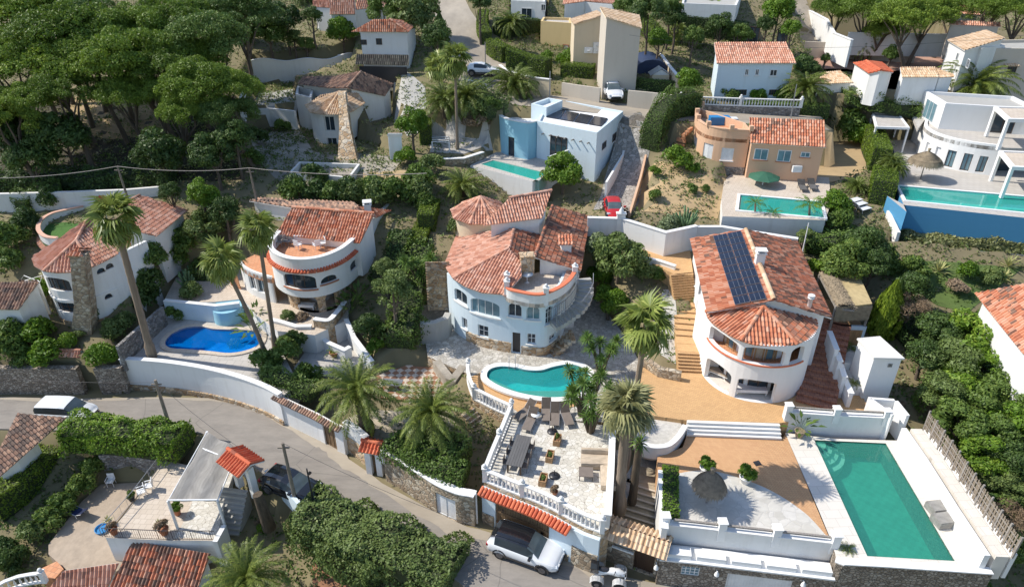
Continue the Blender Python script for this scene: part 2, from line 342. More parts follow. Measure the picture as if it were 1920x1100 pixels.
MT['grass']=m_ground('rough_grass',[(.3,(.05,.10,.02)),(.55,(.11,.16,.04)),(.8,(.24,.22,.1))],.5,(9,.5),.8)
MT['glass']=m_plain('window_glass',(.035,.05,.065),.06,0,.3,1.2,bump=0);MT['paneblue']=m_plain('painted_sky_glass',(.16,.27,.32),.08,0,.4,.8,bump=0)  # second glass has the sky reflection painted in as a paler blue
MT['screen']=m_plain('windscreen_glass',(.10,.13,.14),.05,0,.3,1,bump=0);MT['shutter']=m_plain('white_shutter',(.72,.73,.74),.5);MT['frame']=m_plain('white_frame',(.74,.74,.73),.4);MT['dark']=m_plain('dark_metal_and_shade',(.03,.03,.035),.4)  # the dark material also paints shade in openings
MT['darkframe']=m_plain('dark_brown_frame',(.07,.04,.025),.5);MT['wood']=m_wood('gate_wood',(.20,.125,.065));MT['woodlt']=m_wood('light_wood',(.42,.25,.12));MT['woodgrey']=m_wood('weathered_wood',(.30,.27,.24))
MT['polewood']=m_wood('pole_wood',(.24,.20,.16));MT['metal']=m_plain('grey_metal',(.35,.36,.38),.4,.6);MT['white_paint']=m_plain('white_paint',(.78,.78,.77),.4)
MT['panel']=m_plain('solar_glass',(.018,.024,.045),.12,.2,.3,1);MT['fabric']=m_plain('beige_cloth',(.50,.41,.31),.9,0,.25,5);MT['greyfab']=m_plain('grey_mesh_cloth',(.30,.285,.26),.9,0,.3,3)
MT['brownfab']=m_plain('taupe_cloth',(.20,.165,.14),.9);MT['bluefab']=m_plain('navy_cloth',(.03,.045,.12),.8);MT['greenfab']=m_plain('green_cloth',(.03,.12,.07),.7);MT['skyblue']=m_plain('bright_blue_plastic',(.02,.22,.5),.4)
MT['table']=m_plain('grey_table',(.13,.125,.12),.5);MT['terra']=m_plain('terracotta_pot',(.42,.17,.09),.8);MT['redpaint']=m_plain('red_paint',(.5,.02,.02),.3,coat=.5)
MT['carwhite']=m_plain('white_car_paint',(.74,.75,.76),.25,0,.03,2,coat=.8,bump=0);MT['carblack']=m_plain('black_car_paint',(.012,.013,.016),.15,0,.1,2,coat=.8,bump=0)
MT['rubber']=m_plain('tyre_rubber',(.02,.02,.02),.8);MT['alloy']=m_plain('alloy_metal',(.22,.22,.23),.35,.8);MT['lamp']=m_plain('headlight_glass',(.6,.65,.7),.1);MT['redlamp']=m_plain('tail_light_red',(.45,.01,.01),.2)
MT['bark']=m_plain('grey_bark',(.15,.115,.085),.9,0,.5,4,bump=.8);MT['palmbark']=m_plain('palm_bark',(.26,.20,.145),.95,0,.45,5,bump=1);MT['palmdark']=m_plain('fibrous_palm_bark',(.10,.075,.05),.95,0,.5,6,bump=1)
MT['thatch']=m_plain('thatch',(.34,.27,.18),.95,0,.4,8,bump=1);MT['thatchdark']=m_plain('grey_thatch',(.27,.22,.165),.95,0,.4,8,bump=1);MT['cane']=m_plain('woven_cane',(.50,.39,.2),.9,0,.25,6)
MT['rock']=m_ground('limestone_rock',[(.3,(.25,.22,.18)),(.6,(.42,.38,.32)),(.8,(.55,.5,.43))],1.5,(8,.5),1)
MT['cactus']=m_plain('cactus_skin',(.11,.19,.08),.7,0,.3,3);MT['tarp']=m_plain('dark_blue_tarp',(.018,.035,.09),.6,0,.3,2)
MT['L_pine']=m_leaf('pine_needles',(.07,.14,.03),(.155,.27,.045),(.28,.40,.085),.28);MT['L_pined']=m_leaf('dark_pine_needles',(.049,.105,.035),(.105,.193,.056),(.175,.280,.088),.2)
MT['L_bush']=m_leaf('shrub_leaves',(.054,.116,.028),(.116,.209,.054),(.232,.341,.109));MT['L_bright']=m_leaf('bright_shrub_leaves',(.055,.14,.018),(.13,.26,.03),(.27,.41,.08),.3)
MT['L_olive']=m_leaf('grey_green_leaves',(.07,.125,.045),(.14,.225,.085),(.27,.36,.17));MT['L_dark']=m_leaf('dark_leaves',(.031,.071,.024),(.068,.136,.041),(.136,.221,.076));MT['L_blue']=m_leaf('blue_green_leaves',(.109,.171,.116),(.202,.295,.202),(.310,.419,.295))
MT['L_hedge']=m_leaf('clipped_hedge_leaves',(.068,.135,.016),(.135,.230,.027),(.230,.351,.054),.3);MT['L_palm']=m_leaf('palm_leaves',(.070,.124,.034),(.155,.232,.062),(.310,.388,.124),.25,.45);MT['L_fan']=m_leaf('fan_palm_leaves',(.109,.186,.054),(.232,.326,.109),(.465,.558,.248),.3,.4)
MT['L_grey']=m_leaf('silver_palm_leaves',(.154,.187,.110),(.286,.330,.209),(.462,.506,.352),.25,.45);MT['L_dry']=m_leaf('dry_twigs',(.176,.121,.077),(.286,.209,.143),(.396,.308,.220),.1,.9);MT['L_reed']=m_leaf('dry_reed_leaves',(.124,.171,.062),(.310,.310,.155),(.558,.496,.310),.2);MT['L_flower']=m_leaf('pink_blossom',(.385,.055,.220),(.550,.132,.385),(.660,.275,.495))
MT['L_agave']=m_leaf('agave_leaves',(.198,.264,.154),(.396,.440,.242),(.550,.572,.330),.2);MT['L_yucca']=m_leaf('yucca_leaves',(.046,.109,.031),(.109,.217,.054),(.217,.341,.109),.2)
def tiles(mb,poly,mt=0,mu=1,cw=.24,rh=.38,th=.1,lift=.0):
 p=[Vector(q)for q in poly];n=Vector((0,0,0))
 for i in range(len(p)):n+=(p[i]-p[0]).cross(p[(i+1)%len(p)]-p[0])
 n.normalize();
 if n.z<0:n=-n
 o=p[0];d=Vector((0,0,-1));d=(d-n*d.dot(n));d=d.normalized()if d.length>1e-4 else Vector((0,-1,0));u=n.cross(d)
 U=[(q-o).dot(u)for q in p];V=[(q-o).dot(d)for q in p];m=len(p)
 def iv(x):
  vs=[]
  for i in range(m):
   a,b=U[i],U[(i+1)%m]
   if(a-x)*(b-x)<=0 and abs(a-b)>1e-6:
    t=(x-a)/(b-a);vs.append(V[i]+t*(V[(i+1)%m]-V[i]))
  return(min(vs),max(vs))if len(vs)>1 else None
 prof=[(0,0),(.16,.0),(.28,.06),(.5,.10),(.72,.06),(.84,0)]
 k0=math.floor(min(U)/cw);k1=math.ceil(max(U)/cw);cols=[]
 lo,hi=min(U)+1e-4,max(U)-1e-4
 for k in range(k0,k1+1):
  for f,h in prof:cols.append((k*cw+f*cw,h))
 I=[iv(min(max(x,lo),hi))for x,_ in cols]
 vs=[];fs=[];uv=[]
 for j in range(len(cols)-1):
  (xa,ha),(xb,hb)=cols[j],cols[j+1]
  if xb<lo or xa>hi or not I[j]or not I[j+1]:continue
  xa2,xb2=max(xa,lo),min(xb,hi);(a0,a1),(b0,b1)=I[j],I[j+1]
  r0=math.floor(min(a0,b0)/rh);r1=math.ceil(max(a1,b1)/rh)
  um=(xa+xb)/2
  for r in range(r0,r1):
   t0,t1=r*rh,(r+1)*rh
   va0,va1=max(a0,min(a1,t0)),max(a0,min(a1,t1));vb0,vb1=max(b0,min(b1,t0)),max(b0,min(b1,t1))
   if va1-va0<1e-4 and vb1-vb0<1e-4:continue
   q=len(vs);L=.03
   for x,v,h in((xa2,va0,ha),(xa2,va1,ha),(xb2,vb1,hb),(xb2,vb0,hb)):
    vs.append(o+u*x+d*v+n*(h+lift+L*((v-t0)/rh)))
   fs.append((q,q+1,q+2,q+3));uu=(r+.5)*rh;uv.append([(um,uu)]*4)
   if v is not None and(va1>=a1-1e-4 or vb1>=b1-1e-4):
    e=len(vs);A=vs[q+1];B=vs[q+2]
    vs+=[A,B,B-n*(hb+.07),A-n*(ha+.07)];fs.append((e,e+3,e+2,e+1));uv.append([(um,uu)]*4)
 mb.add(vs,fs,mt,uv)
 top=[q-n*.015 for q in p];bot=[q-n*th-Vector((0,0,.0))for q in p]
 cwise=(p[1]-p[0]).cross(p[2]-p[0]).z<0
 f1=list(range(m));f2=[i+m for i in range(m)]
 tri=tessellate_polygon([[Vector((q.x,q.y,0))for q in p]])
 fs=[];
 for t in tri:
  a,b,c=[p[i]for i in t]
  if(b-a).cross(c-a).z<0:t=(t[0],t[2],t[1])
  fs.append(t);fs.append(tuple(reversed([i+m for i in t])))
 ss=[(i,(i+1)%m,(i+1)%m+m,i+m)for i in range(m)]
 if not cwise:ss=[tuple(reversed(x))for x in ss]
 mb.add(top+bot,[f for k,f in enumerate(fs)if k%2==0],mt,[[(.1,.1)]*3]*(len(fs)//2));mb.add(top+bot,[f for k,f in enumerate(fs)if k%2==1]+ss,mu)
def ridge(mb,a,b,r=.13,mt=0):
 a=Vector(a);b=Vector(b);L=(b-a).length;n=max(1,int(L/.42));d=(b-a)/n;s=d.normalized().cross(Vector((0,0,1))).normalized();up=s.cross(d.normalized())
 for i in range(n):
  p0=a+d*i-d*.04;p1=a+d*(i+1);vs=[]
  for p,rr in((p0,r*1.12),(p1,r*.95)):
   for k in range(6):
    t=PI*k/5;vs.append(p+s*math.cos(t)*rr+up*(math.sin(t)*rr+.03))
  c=(i*1.7+.3+a.x*3,a.y*2.1+.2+i*.9)
  mb.add(vs,[(k,k+1,k+7,k+6)for k in range(5)]+[(5,4,3,2,1,0)],mt,[[c]*4]*5+[[c]*6])
def eaverow(mb,path,z,r=.1,L=.45,drop=.18,mt=0,out=.0,step=.24):
 s=0;p=xy(path)
 for i in range(len(p)-1):
  a,b=p[i],p[i+1];e=b-a;l=e.length
  if l<1e-4:continue
  e=e/l;nr=Vector((e.y,-e.x))
  k=0
  while s<l:
   c=a+e*s;vs=[]
   for q,zz in((c+nr*out,z),(c+nr*(out+L),z-drop)):
    for j in range(5):
     t=PI*j/4;vs.append((q.x+e.x*math.cos(t)*r,q.y+e.y*math.cos(t)*r,zz+math.sin(t)*r))
   cc=(i*1.3+s*7.1+a.x,a.y+s*3.3)
   mb.add(vs,[(j,j+5,j+6,j+1)for j in range(4)]+[(5,6,7,8,9)],mt,[[cc]*4]*4+[[cc]*5]);s+=step
  z2=z-.03;A=a;B=b
  mb.add([(A.x,A.y,z2),(B.x,B.y,z2),(B.x+nr.x*(out+L-.03),B.y+nr.y*(out+L-.03),z2-drop),(A.x+nr.x*(out+L-.03),A.y+nr.y*(out+L-.03),z2-drop)],[(0,3,2,1)],mt,[[(.3,.3)]*4])
  mb.add([(A.x,A.y,z2-.07),(B.x,B.y,z2-.07),(B.x+nr.x*(out+L-.03),B.y+nr.y*(out+L-.03),z2-drop-.05),(A.x+nr.x*(out+L-.03),A.y+nr.y*(out+L-.03),z2-drop-.05)],[(0,1,2,3)],mt,[[(.3,.3)]*4])
  s-=l
def clip(poly,cl):
 cl=ccw(cl);out=list(poly)
 for i in range(len(cl)):
  a,b=cl[i],cl[(i+1)%len(cl)];ex,ey=b[0]-a[0],b[1]-a[1];inp=out;out=[]
  if not inp:return[]
  def sd(q):return ex*(q[1]-a[1])-ey*(q[0]-a[0])
  for j in range(len(inp)):
   p,q=inp[j-1],inp[j];sp,sq=sd(p),sd(q)
   if(sp>=0)!=(sq>=0):
    t=sp/(sp-sq);out.append(p+(q-p)*t)
   if sq>=0:out.append(q)
 return out
def hull(pts):
 p=sorted(set((round(q[0],3),round(q[1],3))for q in pts));
 def half(p):
  h=[]
  for q in p:
   while len(h)>1 and(h[-1][0]-h[-2][0])*(q[1]-h[-2][1])-(h[-1][1]-h[-2][1])*(q[0]-h[-2][0])<=0:h.pop()
   h.append(q)
  return h
 a=half(p);b=half(p[::-1]);return[Vector(q)for q in a[:-1]+b[:-1]]
def body(mb,polys,z0,over=.35,foot=None,mi=0):
 F=foot if foot is not None else offset(hull([q for p in polys for q in p]),-over)
 if z0<16:pad(F,z0+1.0,'min')
 for poly in polys:
  c=clip([Vector(q)for q in poly],F)
  if len(c)<3:continue
  m=len(c);vs=[q-Vector((0,0,.11))for q in c]+[Vector((q.x,q.y,z0))for q in c]
  if area(c)<0:vs=[q for q in reversed(vs[:m])]+[q for q in reversed(vs[m:])]
  mb.add(vs,[tuple(range(m))]+[(i,i+m,(i+1)%m+m,(i+1)%m)for i in range(m)],mi)
 return F
def add_roof(par,polys,mats,ridges=(),name='roof',rows=(),**k):
 mb=MB()
 for p in polys:tiles(mb,p,**k)
 for a,b in ridges:ridge(mb,a,b)
 for r in rows:eaverow(mb,**r)
 return mb.ob(name,mats,par)
class Path:
 def __init__(s,pts,th=.28):
  s.p=xy(pts);s.i=offline(s.p,-th);s.th=th;s.c=[0]
  for i in range(len(s.p)-1):s.c.append(s.c[-1]+(s.p[i+1]-s.p[i]).length)
  s.L=s.c[-1]
 def at(s,d,off=0):
  i=0
  while i<len(s.p)-2 and d>s.c[i+1]:i+=1
  t=(d-s.c[i])/max(1e-6,s.c[i+1]-s.c[i]);a=s.p[i].lerp(s.p[i+1],t);b=s.i[i].lerp(s.i[i+1],t);return a+(b-a)*(off/s.th)
 def hit(s,k,x,y):return hitpath(s.p,*px(k,x,y))
def archz(o,s):
 s0,s1,za,zb,r=o[:5]
 if r<=0:return zb
 hw=(s1-s0)/2;t=min(1,abs((s-(s0+s1)/2)/hw));return zb-r*(1-math.sqrt(max(0,1-t*t)))
def wall(mb,P_,z0,z1,ops=(),mi=0,mtop=None):
 zf=(z1 if callable(z1)else(lambda s:z1));zg=(z0 if callable(z0)else(lambda s:z0));mtop=mi if mtop is None else mtop
 S=set(round(c,4)for c in P_.c)
 for o in ops:
  n=10 if o[4]>0 else 1
  for k in range(n+1):S.add(round(min(max(o[0]+(o[1]-o[0])*(.5-.5*math.cos(PI*k/n)),0),P_.L),4))
 S=sorted(S);prev=[]
 for a,b in zip(S[:-1],S[1:]):
  if b-a<1e-3:continue
  m=(a+b)/2;oo=sorted([o for o in ops if o[0]-1e-3<=m<=o[1]+1e-3],key=lambda o:o[2])
  ra=[(zg(a),zg(b))];
  segs=[];cur=(zg(a),zg(b))
  for o in oo:
   segs.append((cur,(min(o[2],zf(a)),min(o[2],zf(b)))));cur=(archz(o,a),archz(o,b))
  segs.append((cur,(zf(a),zf(b))))
  oa,ob_=P_.at(a),P_.at(b);ia,ib=P_.at(a,P_.th),P_.at(b,P_.th)
  for k,(lo,hi)in enumerate(segs):
   if hi[0]-lo[0]<1e-4 and hi[1]-lo[1]<1e-4:continue
   v=[(oa.x,oa.y,lo[0]),(ob_.x,ob_.y,lo[1]),(ob_.x,ob_.y,hi[1]),(oa.x,oa.y,hi[0]),(ia.x,ia.y,lo[0]),(ib.x,ib.y,lo[1]),(ib.x,ib.y,hi[1]),(ia.x,ia.y,hi[0])]
   mb.add(v,[(0,1,2,3),(5,4,7,6)]+([(4,5,1,0)]if k>0 else[]),mi);mb.add(v,[(3,2,6,7)],mtop if k==len(segs)-1 else mi)
 for o in ops:
  for s_,fl in((o[0],0),(o[1],1)):
   if s_<0 or s_>P_.L:continue
   a,b=P_.at(s_),P_.at(s_,P_.th);zt=o[3]-o[4]if o[4]>0 else o[3]
   v=[(a.x,a.y,o[2]),(b.x,b.y,o[2]),(b.x,b.y,zt),(a.x,a.y,zt)]
   mb.add(v,[(0,1,2,3)if fl==0 else(3,2,1,0)],mi)
 for s_,fl in((0,0),(P_.L,1)):
  a,b=P_.at(s_),P_.at(s_,P_.th);v=[(a.x,a.y,zg(s_)),(b.x,b.y,zg(s_)),(b.x,b.y,zf(s_)),(a.x,a.y,zf(s_))]
  mb.add(v,[(3,2,1,0)if fl==0 else(0,1,2,3)],mi)
def barat(mb,P_,s0,s1,z0,z1,off,dep,mi=0,step=.35):
 n=max(1,int(abs(s1-s0)/step))if s1-s0>.5 else 1
 for k in range(n):
  a,b=s0+(s1-s0)*k/n,s0+(s1-s0)*(k+1)/n
  p,q,r_,t=P_.at(a,off),P_.at(b,off),P_.at(b,off+dep),P_.at(a,off+dep)
  v=[(p.x,p.y,z0),(q.x,q.y,z0),(r_.x,r_.y,z0),(t.x,t.y,z0),(p.x,p.y,z1),(q.x,q.y,z1),(r_.x,r_.y,z1),(t.x,t.y,z1)]
  mb.add(v,[(3,2,1,0),(4,5,6,7),(0,1,5,4),(1,2,6,5),(2,3,7,6),(3,0,4,7)],mi)
def window(par,P_,s0,s1,z0,z1,off=-.05,nv=1,nh=0,fm='frame',pm='glass',fw=.06,name='window',sill=None,label=None,dep=.07):
 mb=MB()
 barat(mb,P_,s0,s1,z0,z0+fw,off,dep);barat(mb,P_,s0,s1,z1-fw,z1,off,dep)
 barat(mb,P_,s0,s0+fw,z0+fw,z1-fw,off,dep);barat(mb,P_,s1-fw,s1,z0+fw,z1-fw,off,dep)
 for k in range(nv):
  c=s0+(s1-s0)*(k+1)/(nv+1);barat(mb,P_,c-fw*.45,c+fw*.45,z0+fw,z1-fw,off+.004,dep-.01)
 for k in range(nh):
  c=z0+(z1-z0)*(k+1)/(nh+1);barat(mb,P_,s0+fw,s1-fw,c-fw*.4,c+fw*.4,off+.008,dep-.02)
 o=mb.ob(name,MT[fm],par)
 g=MB();barat(g,P_,s0+fw*.6,s1-fw*.6,z0+fw*.6,z1-fw*.6,off+.03,.02);g.ob('pane',MT[pm],o)
 if sill:
  g=MB();barat(g,P_,s0-.08,s1+.08,z0-.07,z0-.003,-.12,.12+max(0,off));g.ob('sill',MT[sill],o)
 if label:o['label']=label
 return o
def winpx(par,P_,k,x0,y0,x1,y1,**kw):
 a=P_.hit(k,x0,y0);b=P_.hit(k,x1,y1)
 if not a or not b:print('MISS',par.name,k,x0,y0,x1,y1);return None
 s0,s1=sorted((a[0],b[0]));z0,z1=sorted((a[1],b[1]))
 return window(par,P_,s0,s1,z0,z1,**kw)
def oppx(P_,k,x0,y0,x1,y1,arch=0,z0=None,z1=None):
 a=P_.hit(k,x0,y0);b=P_.hit(k,x1,y1)
 if not a or not b:print('MISSOP',k,x0,y0,x1,y1);return(0,.1,0,.1,0)
 s0,s1=sorted((a[0],b[0]));za,zb=sorted((a[1],b[1]));za=z0 if z0 is not None else za;zb=z1 if z1 is not None else zb
 s0=max(.05,s0);s1=min(P_.L-.05,s1)
 return(s0,s1,za,zb,min(arch,(s1-s0)/2,zb-za-.05))
def chimney(par,x,y,z0,w,d,h,m,rz=0,cap='tile',name='chimney'):
 mb=MB();mb.box((x,y,z0+h/2),(w,d,h),rz);mb.box((x,y,z0+h+.04),(w+.14,d+.14,.08),rz)
 for sx in(-1,1):mb.box((x+sx*math.cos(rz)*(w/2-.06),y+sx*math.sin(rz)*(w/2-.06),z0+h+.16),(.1,d,.16),rz)
 mb.box((x,y,z0+h+.27),(w+.16,d+.16,.06),rz)
 return mb.ob(name,m,par)
_bal={}
def baluster_mesh(h):
 key=round(h,2)
 if key not in _bal:
  mb=MB();mb.lathe([(.06,0),(.06,.05),(.035,.08),(.07,h*.35),(.05,h*.5),(.03,h*.75),(.055,h*.93),(.06,h)],seg=8);me=mb.ob('baluster',MT['white']);_bal[key]=me.data;bpy.data.objects.remove(me)
 return _bal[key]
def balustrade(label,path,z,h=.9,step=.27,posts=(),m='white',group=None,par=None,zs=None,name='balustrade',postw=.26):
 Pp=Path(path,.2);zl=zs if zs else[z]*len(Pp.p)
 def zz(s):
  i=0
  while i<len(Pp.p)-2 and s>Pp.c[i+1]:i+=1
  t=(s-Pp.c[i])/max(1e-6,Pp.c[i+1]-Pp.c[i]);return zl[i]+(zl[i+1]-zl[i])*t
 a=Pp.at(0);root=par if par else thing(name,label,'balustrade',(a.x,a.y,zl[0]),group)
 if par:
  pass
 n=max(2,int(Pp.L/.5))
 for nme,(b0,b1,o,dd)in(('base_rail',(0,.1,0,.2)),('rail',(h-.09,h,-.02,.24))):
  mb=MB()
  for k in range(n):
   s0,s1=Pp.L*k/n,Pp.L*(k+1)/n
   p,q,r_,t=Pp.at(s0,o),Pp.at(s1,o),Pp.at(s1,o+dd),Pp.at(s0,o+dd)
   za,zb=zz(s0),zz(s1)
   v=[(p.x,p.y,za+b0),(q.x,q.y,zb+b0),(r_.x,r_.y,zb+b0),(t.x,t.y,za+b0),(p.x,p.y,za+b1),(q.x,q.y,zb+b1),(r_.x,r_.y,zb+b1),(t.x,t.y,za+b1)]
   mb.add(v,[(3,2,1,0),(4,5,6,7),(0,1,5,4),(1,2,6,5),(2,3,7,6),(3,0,4,7)])
  mb.ob(nme,MT[m],root)
 me=baluster_mesh(h-.17);cnt=min(99,int(Pp.L/step));off=-root.location if root.type=='EMPTY' else Vector()
 for k in range(cnt):
  s=Pp.L*(k+.5)/cnt;c=Pp.at(s,.1);o=bpy.data.objects.new('baluster',me);COL.objects.link(o);o.parent=root;o.location=Vector((c.x,c.y,zz(s)+.09))+off
 for s in posts:
  s=s*Pp.L;c=Pp.at(s,.1);z0=zz(s);q=MB();q.box((c.x,c.y,z0+h/2+.04),(postw,postw,h+.08));q.box((c.x,c.y,z0+h+.11),(postw+.08,postw+.08,.06));q.lathe([(.05,0),(.12,.06),(.13,.14),(.08,.22),(.0,.25)],(c.x,c.y,z0+h+.14),10);q.ob('post',MT[m],root)
 return root
def railing(par,path,zs,h=.9,m='dark',step=.15,name='railing',r=.015,root=None):
 mb=MB();Pp=Path(path,.05);zl=zs if isinstance(zs,list)else[zs]*len(Pp.p)
 def zz(s):
  i=0
  while i<len(Pp.p)-2 and s>Pp.c[i+1]:i+=1
  t=(s-Pp.c[i])/max(1e-6,Pp.c[i+1]-Pp.c[i]);return zl[i]+(zl[i+1]-zl[i])*t
 top=[(p.x,p.y,z+h)for p,z in zip(Pp.p,zl)];mb.tube(top,r*1.6,6);mb.tube([(x,y,z-h+.1)for x,y,z in top],r*1.2,5)
 n=int(Pp.L/step)
 for k in range(n+1):
  s=Pp.L*k/n;c=Pp.at(s);mb.tube([(c.x,c.y,zz(s)+.1),(c.x,c.y,zz(s)+h)],r*(1.6 if k%8==0 else .7),4,cap=False)
 return mb.ob(name,MT[m],par)
def gwall(name,label,pts,h=None,top=None,base=None,th=.25,m='white',cap=None,capw=.06,cat='wall',group=None,mats2=None,parts=None,closed=False,thing_=True,caph=.07):
 p=xy(pts);Pp=Path(p,th);n=len(p)
 tl=top if isinstance(top,list)else[top]*n;bl=base if isinstance(base,list)else[base]*n
 def f(l):
  def g(s):
   i=0
   while i<n-2 and s>Pp.c[i+1]:i+=1
   t=(s-Pp.c[i])/max(1e-6,Pp.c[i+1]-Pp.c[i]);return l[i]+(l[i+1]-l[i])*t
  return g
 ft,fb=f(tl),f(bl);mb=MB();wall(mb,Pp,fb,ft,parts or());
 o=mb.ob(name,MT[m]);tag(o,label,cat,group)
 if cap:
  q=MB();nn=max(1,int(Pp.L/.8))
  S=sorted(set([round(c,3)for c in Pp.c]+[round(Pp.L*k/nn,3)for k in range(nn+1)]))
  for a,b in zip(S[:-1],S[1:]):
   if b-a<.01:continue
   A,B,C,D=Pp.at(a,-capw),Pp.at(b,-capw),Pp.at(b,th+capw),Pp.at(a,th+capw);za,zb=ft(a)+.003,ft(b)+.003
   v=[(A.x,A.y,za),(B.x,B.y,zb),(C.x,C.y,zb),(D.x,D.y,za)];v+=[(x,y,z+caph)for x,y,z in v]
   q.add(v,[(3,2,1,0),(4,5,6,7),(0,1,5,4),(1,2,6,5),(2,3,7,6),(3,0,4,7)])
  q.ob('coping',MT[cap],o)
 return o,Pp
POOLS=[];PADS=[]
def pool(label,outline,z,depth=1.4,cop=.4,mt=None,wm=None,cm='deck',rise=.06,wl=.14):
 o=ccw(xy(outline));c=sum(o,Vector((0,0)))/len(o)
 root=thing('swimming_pool',label,'swimming pool',(c.x,c.y,z))
 mb=MB();n=len(o)
 for i in range(n):
  a,b=o[i],o[(i+1)%n];mb.add([(a.x,a.y,z-depth),(b.x,b.y,z-depth),(b.x,b.y,z-.01),(a.x,a.y,z-.01)],[(3,2,1,0)])
 tri=tessellate_polygon([[Vector((q.x,q.y,0))for q in o]]);fs=[]
 for t in tri:
  A,B,C=[o[i]for i in t];
  if(B-A).cross(C-A)<0:t=(t[0],t[2],t[1])
  fs.append(t)
 mb.add([(q.x,q.y,z-depth)for q in o],fs);mb.ob('basin',mt,root)
 g=MB();g.add([(q.x,q.y,z-wl)for q in offset(o,.01)],fs);g.ob('water',wm,root)
 if cop:
  q=MB();outer=offset(o,cop);q.prism(outer,z-.12,z+rise,holes=[o]);q.ob('coping',MT[cm],root)
 POOLS.append(offset(o,.6));return root,o
def slab(name,poly,z,m,depth=3,holes=(),label=None,pad=True,edge=None,kind='structure'):
 mb=MB();mb.prism(poly,z-depth,z,0,1,holes=holes,bottom=False);o=mb.ob(name,[MT[edge or m],MT[m]])
 if kind:o['kind']=kind
 if label:tag(o,label,None)
 if pad:PADS.append((offset(poly,.5),z-.12))
 return o
def flat(name,poly,z,m,holes=(),kind='structure'):
 mb=MB();mb.prism(poly,z-.05,z,0,holes=holes,bottom=False);o=mb.ob(name,MT[m]);o['kind']=kind;return o
def stairs(name,a,b,wv,z0,z1,n,m,par=None,label=None,cat='staircase',mside=None,base=None):
 a=Vector(a[:2]);b=Vector(b[:2]);d=(b-a)/n;e=d.normalized();s=Vector((e.y,-e.x))*wv;mb=MB();zb=(min(z0,z1)-.6)if base is None else base
 for k in range(n):
  p=a+d*k;q=a+d*(k+1)+(e*.02);zt=z0+(z1-z0)*(k+1)/n
  mb.prism([p-s,p+s,q+s,q-s],zb,zt-.002*0,0)
  mb.prism([p-s*1.0-e*.03,p+s*1.0-e*.03,p+s+e*.04,p-s+e*.04],zt-.045,zt+.004,1)
 o=mb.ob(name,[MT[m],MT[mside or m]],par)
 if label:tag(o,label,cat)
 return o
def leafmesh(name,C,D,L,Wd,mat,fold=0.0,rs=NR):
 N=len(C);D=D/np.linalg.norm(D,axis=1,keepdims=True);r=rs.normal(size=(N,3));t=r-D*(r*D).sum(1,keepdims=True);t/=np.linalg.norm(t,axis=1,keepdims=True);b=np.cross(D,t)
 return quads(name,C-t*L[:,None],C+b*Wd[:,None],C+t*L[:,None],C-b*Wd[:,None],mat)
def quads(name,a,b,c,d,mat):
 N=len(a);v=np.stack([a,b,c,d],1).reshape(-1,3).astype(np.float32);me=bpy.data.meshes.new(name);me.vertices.add(4*N);me.vertices.foreach_set('co',v.ravel());me.loops.add(4*N);me.loops.foreach_set('vertex_index',np.arange(4*N,dtype=np.int32));me.polygons.add(N);me.polygons.foreach_set('loop_start',np.arange(N,dtype=np.int32)*4)
 try:me.polygons.foreach_set('loop_total',np.full(N,4,np.int32))
 except Exception:pass
 me.materials.append(mat);me.update(calc_edges=True);return me
def sph(n,rs):v=rs.normal(size=(n,3));return v/np.linalg.norm(v,axis=1,keepdims=True)
def crown(name,seed,K,N,rx,ry,rz,rc,leaf,mat,low=-.35,asp=.5,squash=.8,jit=.5,z0=0,shell=(.72,1.08)):
 rs=np.random.RandomState(seed);c=sph(K*3,rs);c=c[c[:,2]>low][:K];rr=rs.uniform(.55,1,(len(c),1))**.6;c=c*rr*np.array([[rx-rc*.7,ry-rc*.7,rz-rc*.6*squash]])
 rad=rc*rs.uniform(.65,1.2,len(c));w_=rad**2/np.sum(rad**2);idx=rs.choice(len(c),N,p=w_);d=sph(N,rs);d[:,2]=np.where(d[:,2]<-.5,-d[:,2],d[:,2])
 r=rad[idx]*rs.uniform(shell[0],shell[1],N);pos=c[idx]+d*r[:,None]*np.array([[1,1,squash]]);nr=d+rs.normal(size=(N,3))*jit;pos[:,2]+=z0
 L=leaf*rs.uniform(.5,1.6,N)*(1+.5*(rs.uniform(size=N)<.12));return leafmesh(name,pos,nr,L,L*asp,mat,rs=rs)
def inst(me,name,loc,rz=0,s=1,par=None,rot=None):
 o=bpy.data.objects.new(name,me);COL.objects.link(o);o.location=loc;o.rotation_euler=rot or(0,0,rz);o.scale=s if hasattr(s,'__len__')else(s,s,s)
 if par:o.parent=par
 return o
VEG={}
def veg_bush():
 for k,(m,n,leaf)in dict(bush=('L_bush',2600,.085),bright=('L_bright',2600,.085),olive=('L_olive',2600,.08),dark=('L_dark',2600,.085),blue=('L_blue',2600,.075),flower=('L_flower',700,.07),dry=('L_dry',1500,.10)).items():
  VEG[k]=[crown(k,40+i*7+len(k),13+3*i,n,1,1,.85,.46,leaf,MT[m],-.2,z0=.75,jit=.7)for i in range(3)]
 VEG['ball']=[crown('ball',3,1,3800,1,1,1,1.0,.06,MT['L_bright'],-1,shell=(.9,1.02),jit=.6,z0=1,squash=1)]
 VEG['balld']=[crown('ball',3,1,3600,1,1,1,1.0,.06,MT['L_bush'],-1,shell=(.88,1.03),jit=.7,z0=1,squash=1)]
veg_bush()
VEG['reed']=[]
for i in range(2):
 rs=np.random.RandomState(5+i);N=900;c=rs.uniform(-1,1,(N,3))*[1,1,.5];c[:,2]+=.6;d=sph(N,rs)*[1,1,.35]
 VEG['reed'].append(leafmesh('reed',c,d,rs.uniform(.15,.35,N),np.full(N,.018),MT['L_reed'],rs=rs))
VEG['tree']=[crown('tree_crown',60+i,26+4*i,7000,1,1,.9,.36,.05,MT['L_bush'],-.5,z0=0)for i in range(2)]
